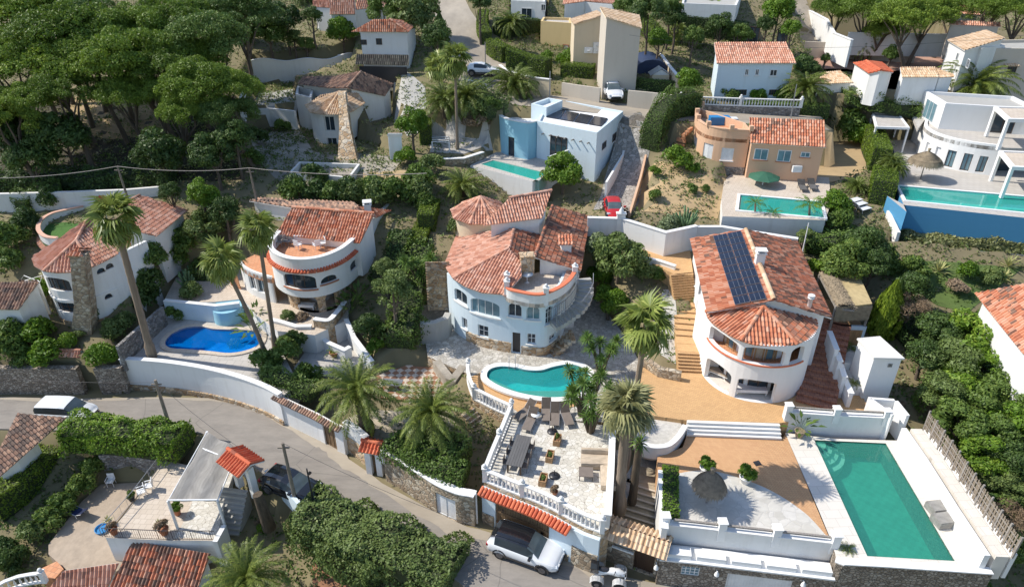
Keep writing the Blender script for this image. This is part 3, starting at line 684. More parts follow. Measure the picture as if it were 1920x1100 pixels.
VEG['treed']=[crown('tree_crown',70+i,26+4*i,7000,1,1,.9,.36,.05,MT['L_dark'],-.5,z0=0)for i in range(2)]
VEG['treeo']=[crown('tree_crown',80+i,26+4*i,7000,1,1,.9,.34,.048,MT['L_olive'],-.5,z0=0)for i in range(2)]
VEG['treeb']=[crown('tree_crown',84+i,26+4*i,7000,1,1,.9,.36,.055,MT['L_bright'],-.5,z0=0)for i in range(2)]
VEG['big']=[crown('tree_crown',90,60,26000,1,1,.8,.24,.032,MT['L_bush'],-.4,z0=0)]
def pine_mesh(i,mat):
 rs=np.random.RandomState(100+i);K=64;a=rs.uniform(0,2*PI,K);r=np.sqrt(rs.uniform(0,1,K));c=np.stack([np.cos(a)*r,np.sin(a)*r,.52*(1-r**2)+rs.normal(0,.10,K)-.05],1)
 N=30000;rad=.25*rs.uniform(.6,1.25,K);idx=rs.choice(K,N,p=rad**2/np.sum(rad**2));d=sph(N,rs);d[:,2]=np.where((d[:,2]<-.15)&(rs.uniform(size=N)<.8),-d[:,2],d[:,2]);q=rs.uniform(.75,1.1,N)*rad[idx]
 pos=c[idx]*[1,1,1]+d*q[:,None]*[1,1,.72];nr=sph(N,rs)+d*.9;L=.030*rs.uniform(.6,1.4,N);return leafmesh('pine_crown',pos,nr,L,L*.42,mat,rs=rs)
VEG['pine']=[pine_mesh(i,MT['L_pine'])for i in range(3)];VEG['pined']=[pine_mesh(i+5,MT['L_pined'])for i in range(2)]
def cyp(name,seed,mat,N=6000):
 rs=np.random.RandomState(seed);z=rs.uniform(0,1,N)**.9;a=rs.uniform(0,2*PI,N);w_=np.interp(z,[0,.06,.3,.7,1],[.5,.85,1,.62,.06]);lob=1+.14*np.sin(a*7+3*np.sin(z*9));r=w_*lob*rs.uniform(.8,1.05,N)
 pos=np.stack([np.cos(a)*r,np.sin(a)*r,z],1);d=np.stack([np.cos(a),np.sin(a),.3+0*a],1)+rs.normal(size=(N,3))*.5
 D=d/np.linalg.norm(d,axis=1,keepdims=True);t=np.array([[0,0,1.]])+rs.normal(size=(N,3))*.35;t=t-D*(t*D).sum(1,keepdims=True);t/=np.linalg.norm(t,axis=1,keepdims=True);b=np.cross(D,t);L=rs.uniform(.015,.035,N)[:,None];B=rs.uniform(.04,.08,N)[:,None]
 return quads(name,pos-t*L,pos+b*B,pos+t*L*1.6,pos-b*B,mat)
VEG['cypress']=[cyp('cypress_crown',4,MT['L_hedge']),cyp('cypress_crown',5,MT['L_dark'])]
def fanleaf(L,mat,drop=0.0,n=16):
 A=[];B=[];C=[];D=[]
 rs=np.random.RandomState(int(L*100)+n)
 base=np.array([L*.42,0,0])
 for k in range(n):
  t=(k-(n-1)/2)/(n-1)*PI*1.25;ln=L*.62*(1-.25*abs(t)/2)*rs.uniform(.85,1.05);u=np.array([math.cos(t),math.sin(t),0]);s=np.array([-u[1],u[0],0])*L*.038
  m=base+u*ln*.55+np.array([0,0,.03*L]);tip=base+u*ln*(.95)+np.array([0,0,-.22*L*rs.uniform(.6,1.3)-drop*L*.2])
  A.append(base);B.append(m-s);C.append(tip);D.append(m+s)
 A.append(np.array([0,0,0.]));B.append(base-[0,.02*L,0]);C.append(base*1.05);D.append(base+[0,.02*L,0])
 return[np.array(x)for x in(A,B,C,D)]
def rot_(v,yaw,pitch,roll=0):
 Mx=np.array(Matrix.Rotation(yaw,3,'Z')@Matrix.Rotation(-pitch,3,'Y')@Matrix.Rotation(roll,3,'X'));return v@Mx.T
def fancrown(seed,mat,n=44,L=1.5,lo=-1.1):
 rs=np.random.RandomState(seed);q=[[],[],[],[]]
 for i in range(n):
  t=i/(n-1);pitch=1.25-(1.25-lo)*t**.85+rs.normal(0,.1);yaw=i*2.4+rs.normal(0,.2);l=L*rs.uniform(.85,1.1)
  f=fanleaf(l,mat,max(0,-pitch));
  for j in range(4):q[j].append(rot_(f[j],yaw,pitch,rs.normal(0,.3))+[0,0,.12*pitch])
 return quads('fan_crown',*[np.concatenate(x)for x in q],mat)
def featherleaf(L,seed,bend=1.0,up=1.0,n=26):
 rs=np.random.RandomState(seed);A=[];B=[];C=[];D=[];pts=[];p=np.zeros(3);a=up
 for k in range(n+1):
  pts.append(p.copy());p=p+np.array([math.cos(a),0,math.sin(a)])*L/n;a-=bend*1.9/n*(.4+1.2*k/n)
 for k in range(n):
  d=(pts[k+1]-pts[k]);d/=np.linalg.norm(d);sd=np.array([0,1,0]);upv=np.cross(d,sd)*-1;w_=.010*L
  A.append(pts[k]-sd*w_*(1-k/n));B.append(pts[k+1]-sd*w_*(1-k/n));C.append(pts[k+1]+sd*w_*(1-k/n));D.append(pts[k]+sd*w_*(1-k/n))
  if k<2:continue
  ll=L*(.135 if L>2 else .2)*math.sin(PI*min(1,(k+1.5)/(n+1)))**.6
  for sg in(-1,1):
   for sub in(0,.5):
    u=sd*sg*.72+d*.62+upv*rs.uniform(.05,.6)+rs.normal(size=3)*.12;u/=np.linalg.norm(u);q=pts[k]+d*sub*L/n;tip=q+u*ll+np.array([0,0,-.12*ll]);s=d*(.0092 if L>2 else .013)*L;m=q+u*ll*.4
    A.append(q);B.append(m-s);C.append(tip);D.append(m+s)
 return[np.array(x)for x in(A,B,C,D)]
def feathercrown(seed,mat,n=46,L=2.6,lo=-.5,hi=1.35,bend=1.0):
 rs=np.random.RandomState(seed);q=[[],[],[],[]]
 for i in range(n):
  t=i/(n-1);up=hi-(hi-lo)*t**.9+rs.normal(0,.07);f=featherleaf(L*rs.uniform(.85,1.08)*(.8+.2*min(1,t*3)),seed*50+i%9,bend*rs.uniform(.8,1.15),up,30 if L>2 else 14)
  az,rl=rs.normal(0,.12),rs.normal(0,.16)
  for j in range(4):q[j].append(rot_(f[j],i*2.399+az,0,rl))
 return quads('feather_crown',*[np.concatenate(x)for x in q],mat)
def rosette(name,seed,mat,n=40,L=.6,w_=.045,lo=-.2,hi=1.4,bend=.35):
 rs=np.random.RandomState(seed);A=[];B=[];C=[];D=[]
 for i in range(n):
  t=i/(n-1);e=hi-(hi-lo)*t+rs.normal(0,.08);yaw=i*2.4;l=L*rs.uniform(.8,1.1);u=np.array([math.cos(yaw)*math.cos(e),math.sin(yaw)*math.cos(e),math.sin(e)]);s=np.array([-math.sin(yaw),math.cos(yaw),0])*w_
  m=u*l*.5;tip=u*l+np.array([0,0,-bend*l*max(.1,math.cos(e))*.6]);A.append(u*.02);B.append(m-s);C.append(tip);D.append(m+s)
 return quads(name,*[np.array(x)for x in(A,B,C,D)],mat)
VEG['fan']=[fancrown(1,MT['L_fan'],36,1.5,-.9),fancrown(2,MT['L_fan'],32,1.5,-1.1)];VEG['fangrey']=[fancrown(3,MT['L_grey'],36,1.35,-.85)]
VEG['date']=[feathercrown(1,MT['L_palm'],78,2.9,-.45,1.45,.85),feathercrown(2,MT['L_palm'],70,2.9,-.35,1.45,.8)];VEG['cycas']=[feathercrown(3,MT['L_palm'],26,.9,.0,1.2)]
VEG['kentia']=[feathercrown(4,MT['L_bright'],16,1.7,.1,1.4,.9)]
VEG['yuc']=[rosette('yucca_head',i,MT['L_yucca'],46,.62,.035,-.5,1.4,.45)for i in range(2)];VEG['agave']=[rosette('agave_leaves',9,MT['L_agave'],26,.9,.075,.1,1.4,.15)]
def bigleaf(seed,mat,n=14,L=1.3):
 rs=np.random.RandomState(seed);q=[[],[],[],[]]
 for i in range(n):
  e=rs.uniform(.45,1.35);yaw=i*2.4;st=rs.uniform(.6,1.5);u=np.array([math.cos(yaw)*math.cos(e),math.sin(yaw)*math.cos(e),math.sin(e)]);b=u*st;w_=np.array([-math.sin(yaw),math.cos(yaw),0])*.16*L
  o=np.array([math.cos(yaw)*math.cos(e-.5),math.sin(yaw)*math.cos(e-.5),math.sin(e-.5)]);m=b+u*.28*L+o*.1*L;t=b+o*L*.8+u*.1*L
  q[0].append(b);q[1].append(m-w_);q[2].append(t);q[3].append(m+w_);q[0].append(u*0);q[1].append(b-w_*.12);q[2].append(b*1.02);q[3].append(b+w_*.12)
 return quads('big_leaves',*[np.array(x)for x in q],mat)
VEG['strel']=[bigleaf(i,MT['L_bush'],26,.95)for i in range(2)]
TX0,TX1,TY0,TY1,TS=-95,105,12,150,.5
def baseplane(x,y):return 14-.24*(77.6-y)
CTRL=[]
def ctl(k,x,y,z):p=W(k,x,y,z);CTRL.append((p.x,p.y,z))
for a in[(0,120,960,-3),(0,40,1000,-3.2),(0,200,880,-2.6),(0,300,1090,-5),(0,460,1010,-2.4),(0,520,1070,-2.6),(0,650,1080,-2),(0,760,1095,-1.6),(0,30,900,-2.6),(0,30,800,-.6),(0,250,800,-.8),(0,120,790,0),(0,60,640,3.0),(0,200,640,3.2),(0,110,700,2.4),(0,20,560,5.2),(0,300,560,4.6),(0,350,480,6.6),(0,50,460,7.2),(0,300,370,9),(0,560,360,9.4),(0,750,380,9),(0,700,600,3.6),(0,760,680,3.0),(0,640,680,2.4),(0,700,760,2.0),(0,800,820,1.7),(0,760,860,1.2),(0,860,800,2.2),(0,820,560,5.2),(0,810,470,7.2),(0,1140,700,3.3),(0,1150,560,5),(0,1180,450,7.6),(0,1250,560,5.6),(0,1230,640,4.2),(0,1170,900,1.6),(0,1180,980,.3),(0,1620,560,6.0),(0,1700,560,6.0),(0,1850,560,6.3),(0,1700,700,3.8),(0,1800,820,2.0),(0,1900,900,1.2),(0,1880,1000,.2),(0,1900,700,3.8),(0,1900,1080,-.2),(0,1300,1110,0),(0,1600,1120,0),(0,1800,1120,0),(0,1040,1070,0),(0,880,1020,0),(0,700,900,0),(0,560,810,0),(0,300,760,0),(0,0,770,0),(0,-150,760,0),(0,1140,190,13.9),(0,1400,330,10.3),(0,1750,400,8.8),(0,1840,470,7.6),(0,1300,390,8.9),(0,1180,330,10.2),(0,1250,430,8.0),(0,1450,430,8.0),(0,1050,375,7.8),(0,1090,350,8.6),(0,600,300,10.4),(0,660,292,10.6),(0,560,320,10),(0,100,300,10.2),(0,300,200,12.8),(0,620,250,11.4),(0,870,100,16.6),(0,1000,90,16.4),(0,1600,120,15.4),(0,1300,60,17.8),(0,1900,60,17.5),(0,200,60,17.8)]:ctl(*a)
_c=np.array(CTRL);_r=_c[:,2]-baseplane(_c[:,0],_c[:,1])
def Hraw(X,Y):
 X=np.asarray(X,float);Y=np.asarray(Y,float);num=np.zeros(X.shape);den=np.full(X.shape,1/18.**4)
 for(cx,cy,_),r in zip(_c,_r):
  w_=1/((X-cx)**2+(Y-cy)**2+3.0)**2;num+=w_*r;den+=w_
 return np.maximum(baseplane(X,Y)+num/den,-6)
gx=np.arange(TX0,TX1+.1,TS);gy=np.arange(TY0,TY1+.1,TS);GX,GY=np.meshgrid(gx,gy);HZ=Hraw(GX,GY)
rsn=np.random.RandomState(3)
def bumpy(a,amp):
 from math import ceil
 n0=rsn.normal(size=(HZ.shape[0]//a+3,HZ.shape[1]//a+3));i=np.arange(HZ.shape[0])/a;j=np.arange(HZ.shape[1])/a
 i0=i.astype(int);j0=j.astype(int);fi=(i-i0)[:,None];fj=(j-j0)[None,:]
 return amp*((n0[i0][:,j0]*(1-fi)+n0[i0+1][:,j0]*fi)*(1-fj)+(n0[i0][:,j0+1]*(1-fi)+n0[i0+1][:,j0+1]*fi)*fj)
HZ=HZ+bumpy(6,.08)+bumpy(2,.04)
def in_mask(poly):
 p=poly;m=np.zeros(GX.shape,bool);j=len(p)-1
 for i in range(len(p)):
  xi,yi=p[i][0],p[i][1];xj,yj=p[j][0],p[j][1]
  c=((yi>GY)!=(yj>GY))&(GX<(xj-xi)*(GY-yi)/((yj-yi)if abs(yj-yi)>1e-9 else 1e-9)+xi);m^=c;j=i
 return m
def H(x,y):
 i=(y-TY0)/TS;j=(x-TX0)/TS;i=min(max(i,0),HZ.shape[0]-1.001);j=min(max(j,0),HZ.shape[1]-1.001);a=int(i);b=int(j);fi=i-a;fj=j-b
 return(HZ[a,b]*(1-fj)+HZ[a,b+1]*fj)*(1-fi)+(HZ[a+1,b]*(1-fj)+HZ[a+1,b+1]*fj)*fi
def pad(poly,z,mode='set'):
 m=in_mask(poly)
 if mode=='set':HZ[m]=z
 elif mode=='min':HZ[m]=np.minimum(HZ[m],z)
def G(k,x,y,h=0):
 d=ray(*px(k,x,y));t=12.0;
 while t<220:
  p=d*t
  if CH+p.z-h<=H(p.x,p.y):break
  t+=.5
 lo=t-.5;hi=t
 for _ in range(12):
  m=(lo+hi)/2;p=d*m
  if CH+p.z-h<=H(p.x,p.y):hi=m
  else:lo=m
 p=d*hi;return Vector((p.x,p.y,H(p.x,p.y)))
def drape(name,poly,dz,m,step=1.0,kind='structure'):
 bm=bmesh.new();p=ccw(xy(poly));vs=[bm.verts.new((q.x,q.y,0))for q in p]
 tri=tessellate_polygon([[Vector((q.x,q.y,0))for q in p]])
 for t in tri:
  try:bm.faces.new([vs[i]for i in t])
  except ValueError:pass
 xs=[q.x for q in p];ys=[q.y for q in p]
 for a0,a1,no in((min(xs),max(xs),(1,0,0)),(min(ys),max(ys),(0,1,0))):
  v=math.ceil(a0/step)*step
  while v<a1:
   bmesh.ops.bisect_plane(bm,geom=bm.verts[:]+bm.edges[:]+bm.faces[:],plane_co=(v*no[0],v*no[1],0),plane_no=no);v+=step
 for v in bm.verts:v.co.z=H(v.co.x,v.co.y)+dz
 for f in bm.faces:
  f.normal_update()
  if f.normal.z<0:f.normal_flip()
  f.smooth=True
 me=bpy.data.meshes.new(name);bm.to_mesh(me);bm.free();me.materials.append(MT[m]);o=bpy.data.objects.new(name,me);COL.objects.link(o);o['kind']=kind;return o
def ribbon(pts,wd):
 l=offline(pts,wd/2);r=offline(pts,-wd/2);return l+list(reversed(r))
def finish_terrain():
 ny,nx=HZ.shape;v=np.stack([GX,GY,HZ],2).reshape(-1,3).astype(np.float32);idx=np.arange(ny*nx).reshape(ny,nx)
 f=np.stack([idx[:-1,:-1],idx[:-1,1:],idx[1:,1:],idx[1:,:-1]],2).reshape(-1,4).astype(np.int32)
 me=bpy.data.meshes.new('terrain');me.vertices.add(len(v));me.vertices.foreach_set('co',v.ravel());me.loops.add(f.size);me.loops.foreach_set('vertex_index',f.ravel());me.polygons.add(len(f));me.polygons.foreach_set('loop_start',np.arange(len(f),dtype=np.int32)*4)
 try:me.polygons.foreach_set('loop_total',np.full(len(f),4,np.int32))
 except Exception:pass
 me.polygons.foreach_set('use_smooth',np.ones(len(f),bool));me.materials.append(MT['soil']);me.update(calc_edges=True)
 o=bpy.data.objects.new('terrain',me);COL.objects.link(o);struct(o)
 mb=MB();
 zz=30
 mb.quad((-4000,TY1-1,zz+.5),(4000,TY1-1,zz+.5),(4000,4000,zz+120),(-4000,4000,zz+120))
 mb.quad((-4000,-3000,-8),(4000,-3000,-8),(4000,TY0+1,-6),(-4000,TY0+1,-6))
 mb.quad((-4000,TY0,-6.2),(TX0+1,TY0,-6.2),(TX0+1,TY1,31),(-4000,TY1,31));mb.quad((TX1-1,TY0,-6.2),(4000,TY0,-6.2),(4000,TY1,31),(TX1-1,TY1,31))
 struct(mb.ob('hillside',MT['soil']))
up=[(0,-120,742),(0,0,744),(0,145,747),(0,300,744),(0,400,746),(0,454,753),(0,525,775),(0,604,809),(0,636,827),(0,654,860),(0,694,887),(0,716,905),(0,818,960),(0,876,987),(0,900,992),(0,1060,1040),(0,1147,1075),(0,1220,1091),(0,1300,1105),(0,1560,1135)]
lo=[(0,-120,800),(0,100,806),(0,300,800),(0,380,812),(0,440,846),(0,500,892),(0,560,950),(0,640,985),(0,740,1020),(0,860,1090),(0,900,1125),(0,1200,1250),(0,1560,1250)]
UP=[W(*a,0)for a in up];LO=[W(*a,0)for a in lo]
road_poly=UP+list(reversed(LO));road_poly=[Vector((max(-90,min(100,p.x)),max(13,p.y)))for p in road_poly]
slab('street',road_poly,.0,'asphalt',1.0);PADS[-1]=(offset(road_poly,.4),-.12)
ed=[p.xy if hasattr(p,'xy')else p for p in UP]
wv=[.25,.3,.3,.3,.35,.5,1.0,1.3,1.5,.9,.7,.7,.9,.9,.8,.7,.8,.8,.8,.8]
inner=[]
for i,p in enumerate(ed):
 a=ed[max(i-1,0)];b=ed[min(i+1,len(ed)-1)];e=(b-a).normalized();inner.append(p+Vector((e.y,-e.x))*wv[i]*(.8+.4*rnd.random()))
vp=smooth([Vector((q.x,q.y,0))for q in inner],4);jit=[Vector((q.x+rnd.uniform(-.12,.12),q.y+rnd.uniform(-.12,.12)))for q in vp]
flat('road_verge',[Vector(q)for q in ed]+list(reversed(jit)),.006,'roadedge')
TZ=3.0
railf=WL(13,[(238,497),(330,535),(500,600),(600,645),(700,700),(770,735),(850,762)],TZ+.95)
raill=WL(13,[(375,150),(330,260),(270,400),(238,480)],TZ+.95)
wallr=WL(13,[(918,215),(908,480),(893,735)],TZ+.95)
poolrail=WL(7,[(262,925),(258,960),(270,1010),(292,1058)],TZ+1.1)+WL(13,[(195,75),(280,118),(375,160)],TZ+1.1)
kid=smooth([W(0,a,b,3.3).to_3d()for a,b in[(913,705),(918,692),(938,686),(965,688),(990,693),(1015,693),(1040,686),(1070,682),(1095,690),(1107,708),(1098,728),(1070,741),(1030,744),(985,738),(950,728),(925,716)]],5,True)
kid=ccw(xy(kid))
m_t1=m_pooltile('turquoise_pool_tiles',(.03,.60,.60),(.10,.74,.72));m_w1=m_water('clear_turquoise_water',(.55,.95,.95),.12)
terr=xy(raill)+xy(railf)+xy(list(reversed(wallr)))
tA=[*xy(raill),*xy(railf),*xy(list(reversed(wallr)))]
upper_lot=xy(poolrail)+[Vector(W(13,905,250,3).xy),Vector(W(0,1205,690,3).xy),Vector(W(0,1180,640,3).xy),Vector(W(0,1120,560,3.0).xy),Vector(W(0,860,560,3.0).xy),Vector(W(7,20,640,3.0).xy),Vector(W(7,60,900,3.0).xy)]
slab('terrace',ccw(tA),TZ,'crazy',3.1,edge='stonewarm')
slab('patio',ccw(upper_lot),TZ-.03,'crazygrey',3.1,holes=[kid],edge='stonewarm')
och=[W(13,*a,TZ)for a in[(375,165),(195,85)]]+[W(7,280,1010,TZ),W(7,330,985,TZ)]+[W(7,370,1010,TZ),W(7,520,1080,TZ),W(7,900,1080,TZ),W(13,780,150,TZ),W(13,620,190,TZ),W(13,420,200,TZ)]
flat('pool_surround',ccw(xy(och)),TZ+.012,'ochre',holes=[kid]if False else())
poolC,_=pool('kidney shaped turquoise pool in front of the blue and white round villa',kid,TZ+.25,1.3,.45,m_t1,m_w1,'white2',.05)
mbk=MB();mbk.prism(offset(kid,.45),TZ-.2,TZ+.14,holes=[kid],bottom=False);mbk.ob('pool_kerb',MT['ochre'],poolC)
DZ=3.8
pat=[(0,1204,672),(0,1200,700),(0,1190,774),(14,345,240),(14,828,255),(14,1150,215),(15,530,215),(0,1600,700),(0,1560,620),(0,1500,560),(0,1310,560),(0,1300,690),(0,1262,697)]
slab('upper_patio',ccw(xy([W(*a,DZ)for a in pat])),DZ,'ochre',3)
LZ=3.1
low=[W(14,*a,LZ)for a in[(200,430),(200,515),(240,790),(400,812),(520,828),(800,860),(1108,890),(1030,700),(860,310),(840,338),(350,322),(330,380)]]
slab('lower_patio',ccw(xy(low)),LZ,'ochredeep',3)
pale=smooth([W(14,*a,LZ)for a in[(290,518),(400,500),(520,508),(700,565),(830,628),(960,718),(1040,800),(1105,880)]],5)+[W(14,*a,LZ)for a in[(800,858),(520,826),(400,811),(245,788),(232,520)]]
flat('pale_terrace',ccw(xy(pale)),LZ+.012,'palegravel')
RP=[W(15,247,350,3.0),W(15,612,365,3.0),W(15,950,972,3.0),W(15,497,944,3.0)]
a,b,c_,d=[p.xy for p in RP];u=((b-a)+(c_-d)).normalized();vv=Vector((-u.y,u.x));wdt=((b-a).length+(c_-d).length)/2;hgt=((a-d).dot(vv)+(b-c_).dot(vv))/2;cen=(a+b+c_+d)/4
rp=[cen-u*wdt/2-vv*hgt/2,cen+u*wdt/2-vv*hgt/2,cen+u*wdt/2+vv*hgt/2,cen-u*wdt/2+vv*hgt/2]
frontw=WL(15,[(355,962),(600,975),(850,992),(1142,1012)],3.05)
backw=WL(14,[(842,290)],3.1)+WL(15,[(60,325),(340,340),(650,352),(670,350)],3.1)
deckp=[W(14,858,305,3.1),W(15,340,335,3.1),W(15,680,345,3.1),W(15,800,350,3.1),W(15,1165,990,3.1)]+[frontw[3],frontw[0],W(15,335,890,3.1)]
slab('pool_deck',ccw(xy(deckp)),3.1,'deck',3.2,holes=[rp],edge='stonefine')
m_t2=m_pooltile('green_pool_tiles',(.05,.33,.25),(.09,.44,.34));m_w2=m_water('still_green_water',(.6,.95,.86),.03,(.06,.36,.28))
poolD,_=pool('large rectangular green pool beside the front stone wall',rp,3.12,1.5,.0,m_t2,m_w2,wl=.1)
mb=MB();cst=rp[3]+u*.0-vv*.0
for k in range(4):
 pts=[rp[3]]+[rp[3]+(u*math.cos(t)-vv*math.sin(t))*(2.0-k*.42)for t in[PI/2*j/10 for j in range(11)]]
 mb.prism(pts,1.65,3.0-.32*(4-k)+.05 if False else 2.0+.22*(k+1),0)
mb.ob('pool_step',m_pooltile('pale_pool_steps',(.62,.78,.70),(.72,.85,.78)),poolD)
mb=MB();A0,A1=W(14,350,322,LZ),W(14,838,342,LZ);B0,B1=W(14,352,240,DZ),W(14,828,258,DZ)
for k in range(4):
 t0,t1=k/4,(k+1)/4+.02;z=LZ+(DZ-LZ)*(k+1)/4 if k<3 else DZ+.004
 q=[A0.lerp(B0,t0),A1.lerp(B1,t0),A1.lerp(B1,t1),A0.lerp(B0,t1)];mb.prism(xy(q),2.9,z);
 e=(q[1]-q[0]).xy.normalized();n_=Vector((e.y,-e.x));mb.prism([q[0].xy+n_*.04,q[1].xy+n_*.04,q[1].xy-n_*.02,q[0].xy-n_*.02],z-.05,z+.003)
tag(mb.ob('staircase',MT['white']),'wide low white steps between the ochre patio and the lower ochre terrace','steps')
bs=stairs('staircase',W(0,1528,762,3.8),W(0,1560,608,5.9),1.25,3.8,6.2,14,'redbrick',label='long flight of brown brick steps in shade on the right side of the solar villa',cat='steps')
sa=[W(8,322,985,3.8),W(8,318,880,4.4),W(8,300,815,4.75),W(8,290,625,5.5),W(8,270,475,7.4)]
def path_stairs(label,segs,wv,m,mside=None):
 root=None;mbx=MB()
 for(a,b,z0,z1,n,w_)in segs:
  a=Vector(a[:2]);b=Vector(b[:2]);d=(b-a)/n;e=d.normalized();s=Vector((e.y,-e.x))*w_
  for k in range(n):
   p=a+d*k;q=a+d*(k+1)+e*.05;zt=z0+(z1-z0)*(k+1)/n;mbx.prism([p-s,p+s,q+s,q-s],z0-1.5,zt);
   if abs(z1-z0)/n>.05:mbx.prism([p-s-e*.04,p+s-e*.04,p+s+e*.07,p-s+e*.07],zt-.06,zt+.004,1)
 return tag(mbx.ob('staircase',[MT[m],MT[mside or m]]),label,'steps')
def fix(p,z):return P(*[0,0],z)if False else p
s0=W(8,322,985,3.8);s1=W(8,318,880,4.7);s2=W(8,305,800,4.75);s3=W(8,290,625,5.3);s4=W(8,270,475,7.2)
path_stairs('narrow ochre brick stairs climbing the left side of the solar villa',[(s0,s1,3.8,4.7,6,.95),(s1,s2,4.7,4.75,2,.95),(s2,s3,4.75,5.35,6,.95),(s3,s4,5.35,7.2,11,.95)],.95,'ochre','woodlt')
slab('upper_yard',ccw(xy([W(8,*a,7.2)for a in[(35,330),(90,320),(310,330),(330,480),(232,478),(60,395)]])),7.2,'ochre',2)
gp=[W(14,60,850,.25),W(14,140,560,1.9),W(14,160,440,2.6)]
path_stairs('curving worn concrete steps behind the tiled stone gateway',[(gp[0],gp[1],.2,1.75,9,1.15),(gp[1],gp[2],1.75,1.8,2,1.0)],1,'bedrock','greyb')
slab('gate_path',ccw(xy([W(14,40,640,1.75),W(14,110,560,1.75),W(14,215,570,1.75),W(14,200,430,1.75),W(14,160,400,1.75),W(14,70,470,1.75),W(14,15,560,1.75),W(14,-30,640,1.75)])),1.75,'palegravel',1.5)
BZ=2.4
bp=smooth([W(5,*a,BZ).to_3d()for a in[(852,835),(885,790),(960,757),(1040,752),(1100,764),(1200,768),(1290,772),(1345,790),(1340,835),(1290,868),(1190,888),(1080,878),(960,868),(880,862)]],4,True);bp=ccw(xy(bp))
m_t3=m_pooltile('deep_blue_pool_tiles',(.0,.20,.72),(.02,.36,.88));m_w3=m_water('clear_blue_water',(.7,.9,1.0),.05,(.0,.22,.75))
bl=[W(0,*a,BZ)for a in[(226,676),(300,676),(380,688),(470,712),(530,742),(560,720),(520,640),(500,600),(380,590),(305,575),(225,640)]]
slab('lower_terrace',ccw(xy(bl)),BZ,'greypave',2.6,holes=[bp],edge='white')
pool('bright blue irregular pool behind the long white street wall',bp,BZ+.06,1.3,.4,m_t3,m_w3,'beigepave',.03)
bu=[W(0,*a,3.7)for a in[(306,566),(400,566),(455,560),(480,590),(520,620),(590,628),(650,600),(660,560),(560,520),(420,500),(330,520)]]
slab('upper_terrace',ccw(xy(bu)),3.7,'beigepave',2.0,edge='white')
slab('lower_courtyard',ccw(xy([W(6,*a,2.0)for a in[(560,830),(730,800),(860,880),(840,960),(700,1000),(560,1000),(470,960)]])),2.0,'greypave',1.2,edge='white')
slab('tiled_terrace',ccw(xy([W(0,*a,2.1)for a in[(705,705),(760,685),(835,690),(850,705),(838,745),(770,752),(715,745)]])),2.1,'redearth',1)
EZ=10.0
eflo=[W(3,*a,EZ)for a in[(160,850),(60,905),(390,1010),(440,960),(640,900),(560,830),(440,820)]]
ep=[W(3,*a,EZ)for a in[(133,893),(432,965),(388,1008),(65,915)]]
ep=ccw(xy(ep));m_t4=m_pooltile('mint_pool_tiles',(.05,.68,.54),(.12,.8,.66));m_w4=m_water('mint_water',(.72,.97,.95),.05,(.06,.62,.52))
slab('patio',ccw(xy([W(3,*a,EZ)for a in[(150,848),(5,922),(352,1012),(440,960),(640,905),(560,800),(400,800)]])),EZ,'greypave',2.6,holes=[ep],edge='white')
pool('narrow mint green raised pool in front of the pale blue cubic villa',ep,EZ+.02,1.3,.0,m_t4,m_w4,wl=.08)
GZ=9.6
gpw=[W(8,*a,GZ)for a in[(572,72),(985,108),(1003,190),(562,150)]];gpw=ccw(xy(gpw))
slab('patio',ccw(xy([W(8,*a,GZ)for a in[(490,-10),(560,-60),(1030,-20),(1040,110),(1010,200),(480,180),(475,90)]])),GZ,'beigepave',2.2,holes=[gpw],edge='whiteold')
pool('mint green rectangular pool in front of the salmon villa',gpw,GZ+.02,1.3,.25,m_t4,m_w4,'white2',wl=.08)
slab('upper_patio',ccw(xy([W(4,*a,GZ+.02)for a in[(80,1000),(330,990),(600,1010),(820,960),(760,780),(560,770),(100,950)]])),GZ-.02,'earth',1.5)
KZ=10.2
kp=[W(9,*a,KZ)for a in[(343,25),(1250,103),(1250,190),(382,100)]];kp=ccw(xy(kp))
kd=[W(4,*a,KZ)for a in[(940,840),(960,1060),(1010,1180)]]+[W(9,285,75,KZ),W(9,375,122,KZ),W(9,1250,215,KZ)]+[W(4,2050,1000,KZ),W(4,1950,600,KZ),W(4,1000,600,KZ),W(4,830,640,KZ),W(4,820,760,KZ)]
m_t5=m_pooltile('aqua_pool_tiles',(.05,.60,.52),(.10,.72,.65))
slab('patio',ccw(xy(kd)),KZ,'greypave',3.4,holes=[kp],edge='deepblue')
pool('long aqua pool with blue outer wall in front of the white curved villa',kp,KZ+.02,1.1,.22,m_t5,m_w4,'white2',wl=.06)
slab('artificial_lawn',ccw(xy([W(9,*a,7.2)for a in[(345,215),(330,320),(1250,400),(1250,300)]])),7.2,'turf',1.5,edge='whiteold')
slab('gravel_garden',ccw(xy([W(4,*a,14.6)for a in[(410,275),(420,330),(520,400),(700,400),(720,480),(950,500),(1200,420),(1230,300),(1060,270)]])),14.6,'redgravel',1.0)
slab('gravel_yard',ccw(xy([W(11,*a,-3)for a in[(250,880),(420,660),(520,570),(740,560),(700,640),(580,790),(640,1000),(500,1060),(340,1010),(250,930)]])),-3,'pinkgravel',1)
slab('terrace',ccw(xy([W(11,*a,-.9)for a in[(850,445),(960,470),(1060,470),(1210,500),(1160,640),(1120,860),(880,860),(545,845),(700,650)]])),-.9,'beigepave',3.2,edge='white')
flat('crazy_terrace',ccw(xy([W(11,*a,-.9)for a in[(1000,640),(1160,560),(1210,500),(1160,640),(1120,850),(900,845),(950,760)]])),-.888,'crazy')
stairs('staircase',W(11,1130,935,-3.2),W(11,1200,600,-.35),1.1,-3.3,-.2,13,'concrete',label='dark concrete steps going down from the street beside the shade cloth pergola',cat='steps')
for poly,z in PADS:pad(poly,z,'min')
for o in POOLS:pad(o,-2,'set')if False else pad(o,0,'set')if False else None
for o in POOLS:
 m=in_mask(o);HZ[m]=HZ[m]-2.6
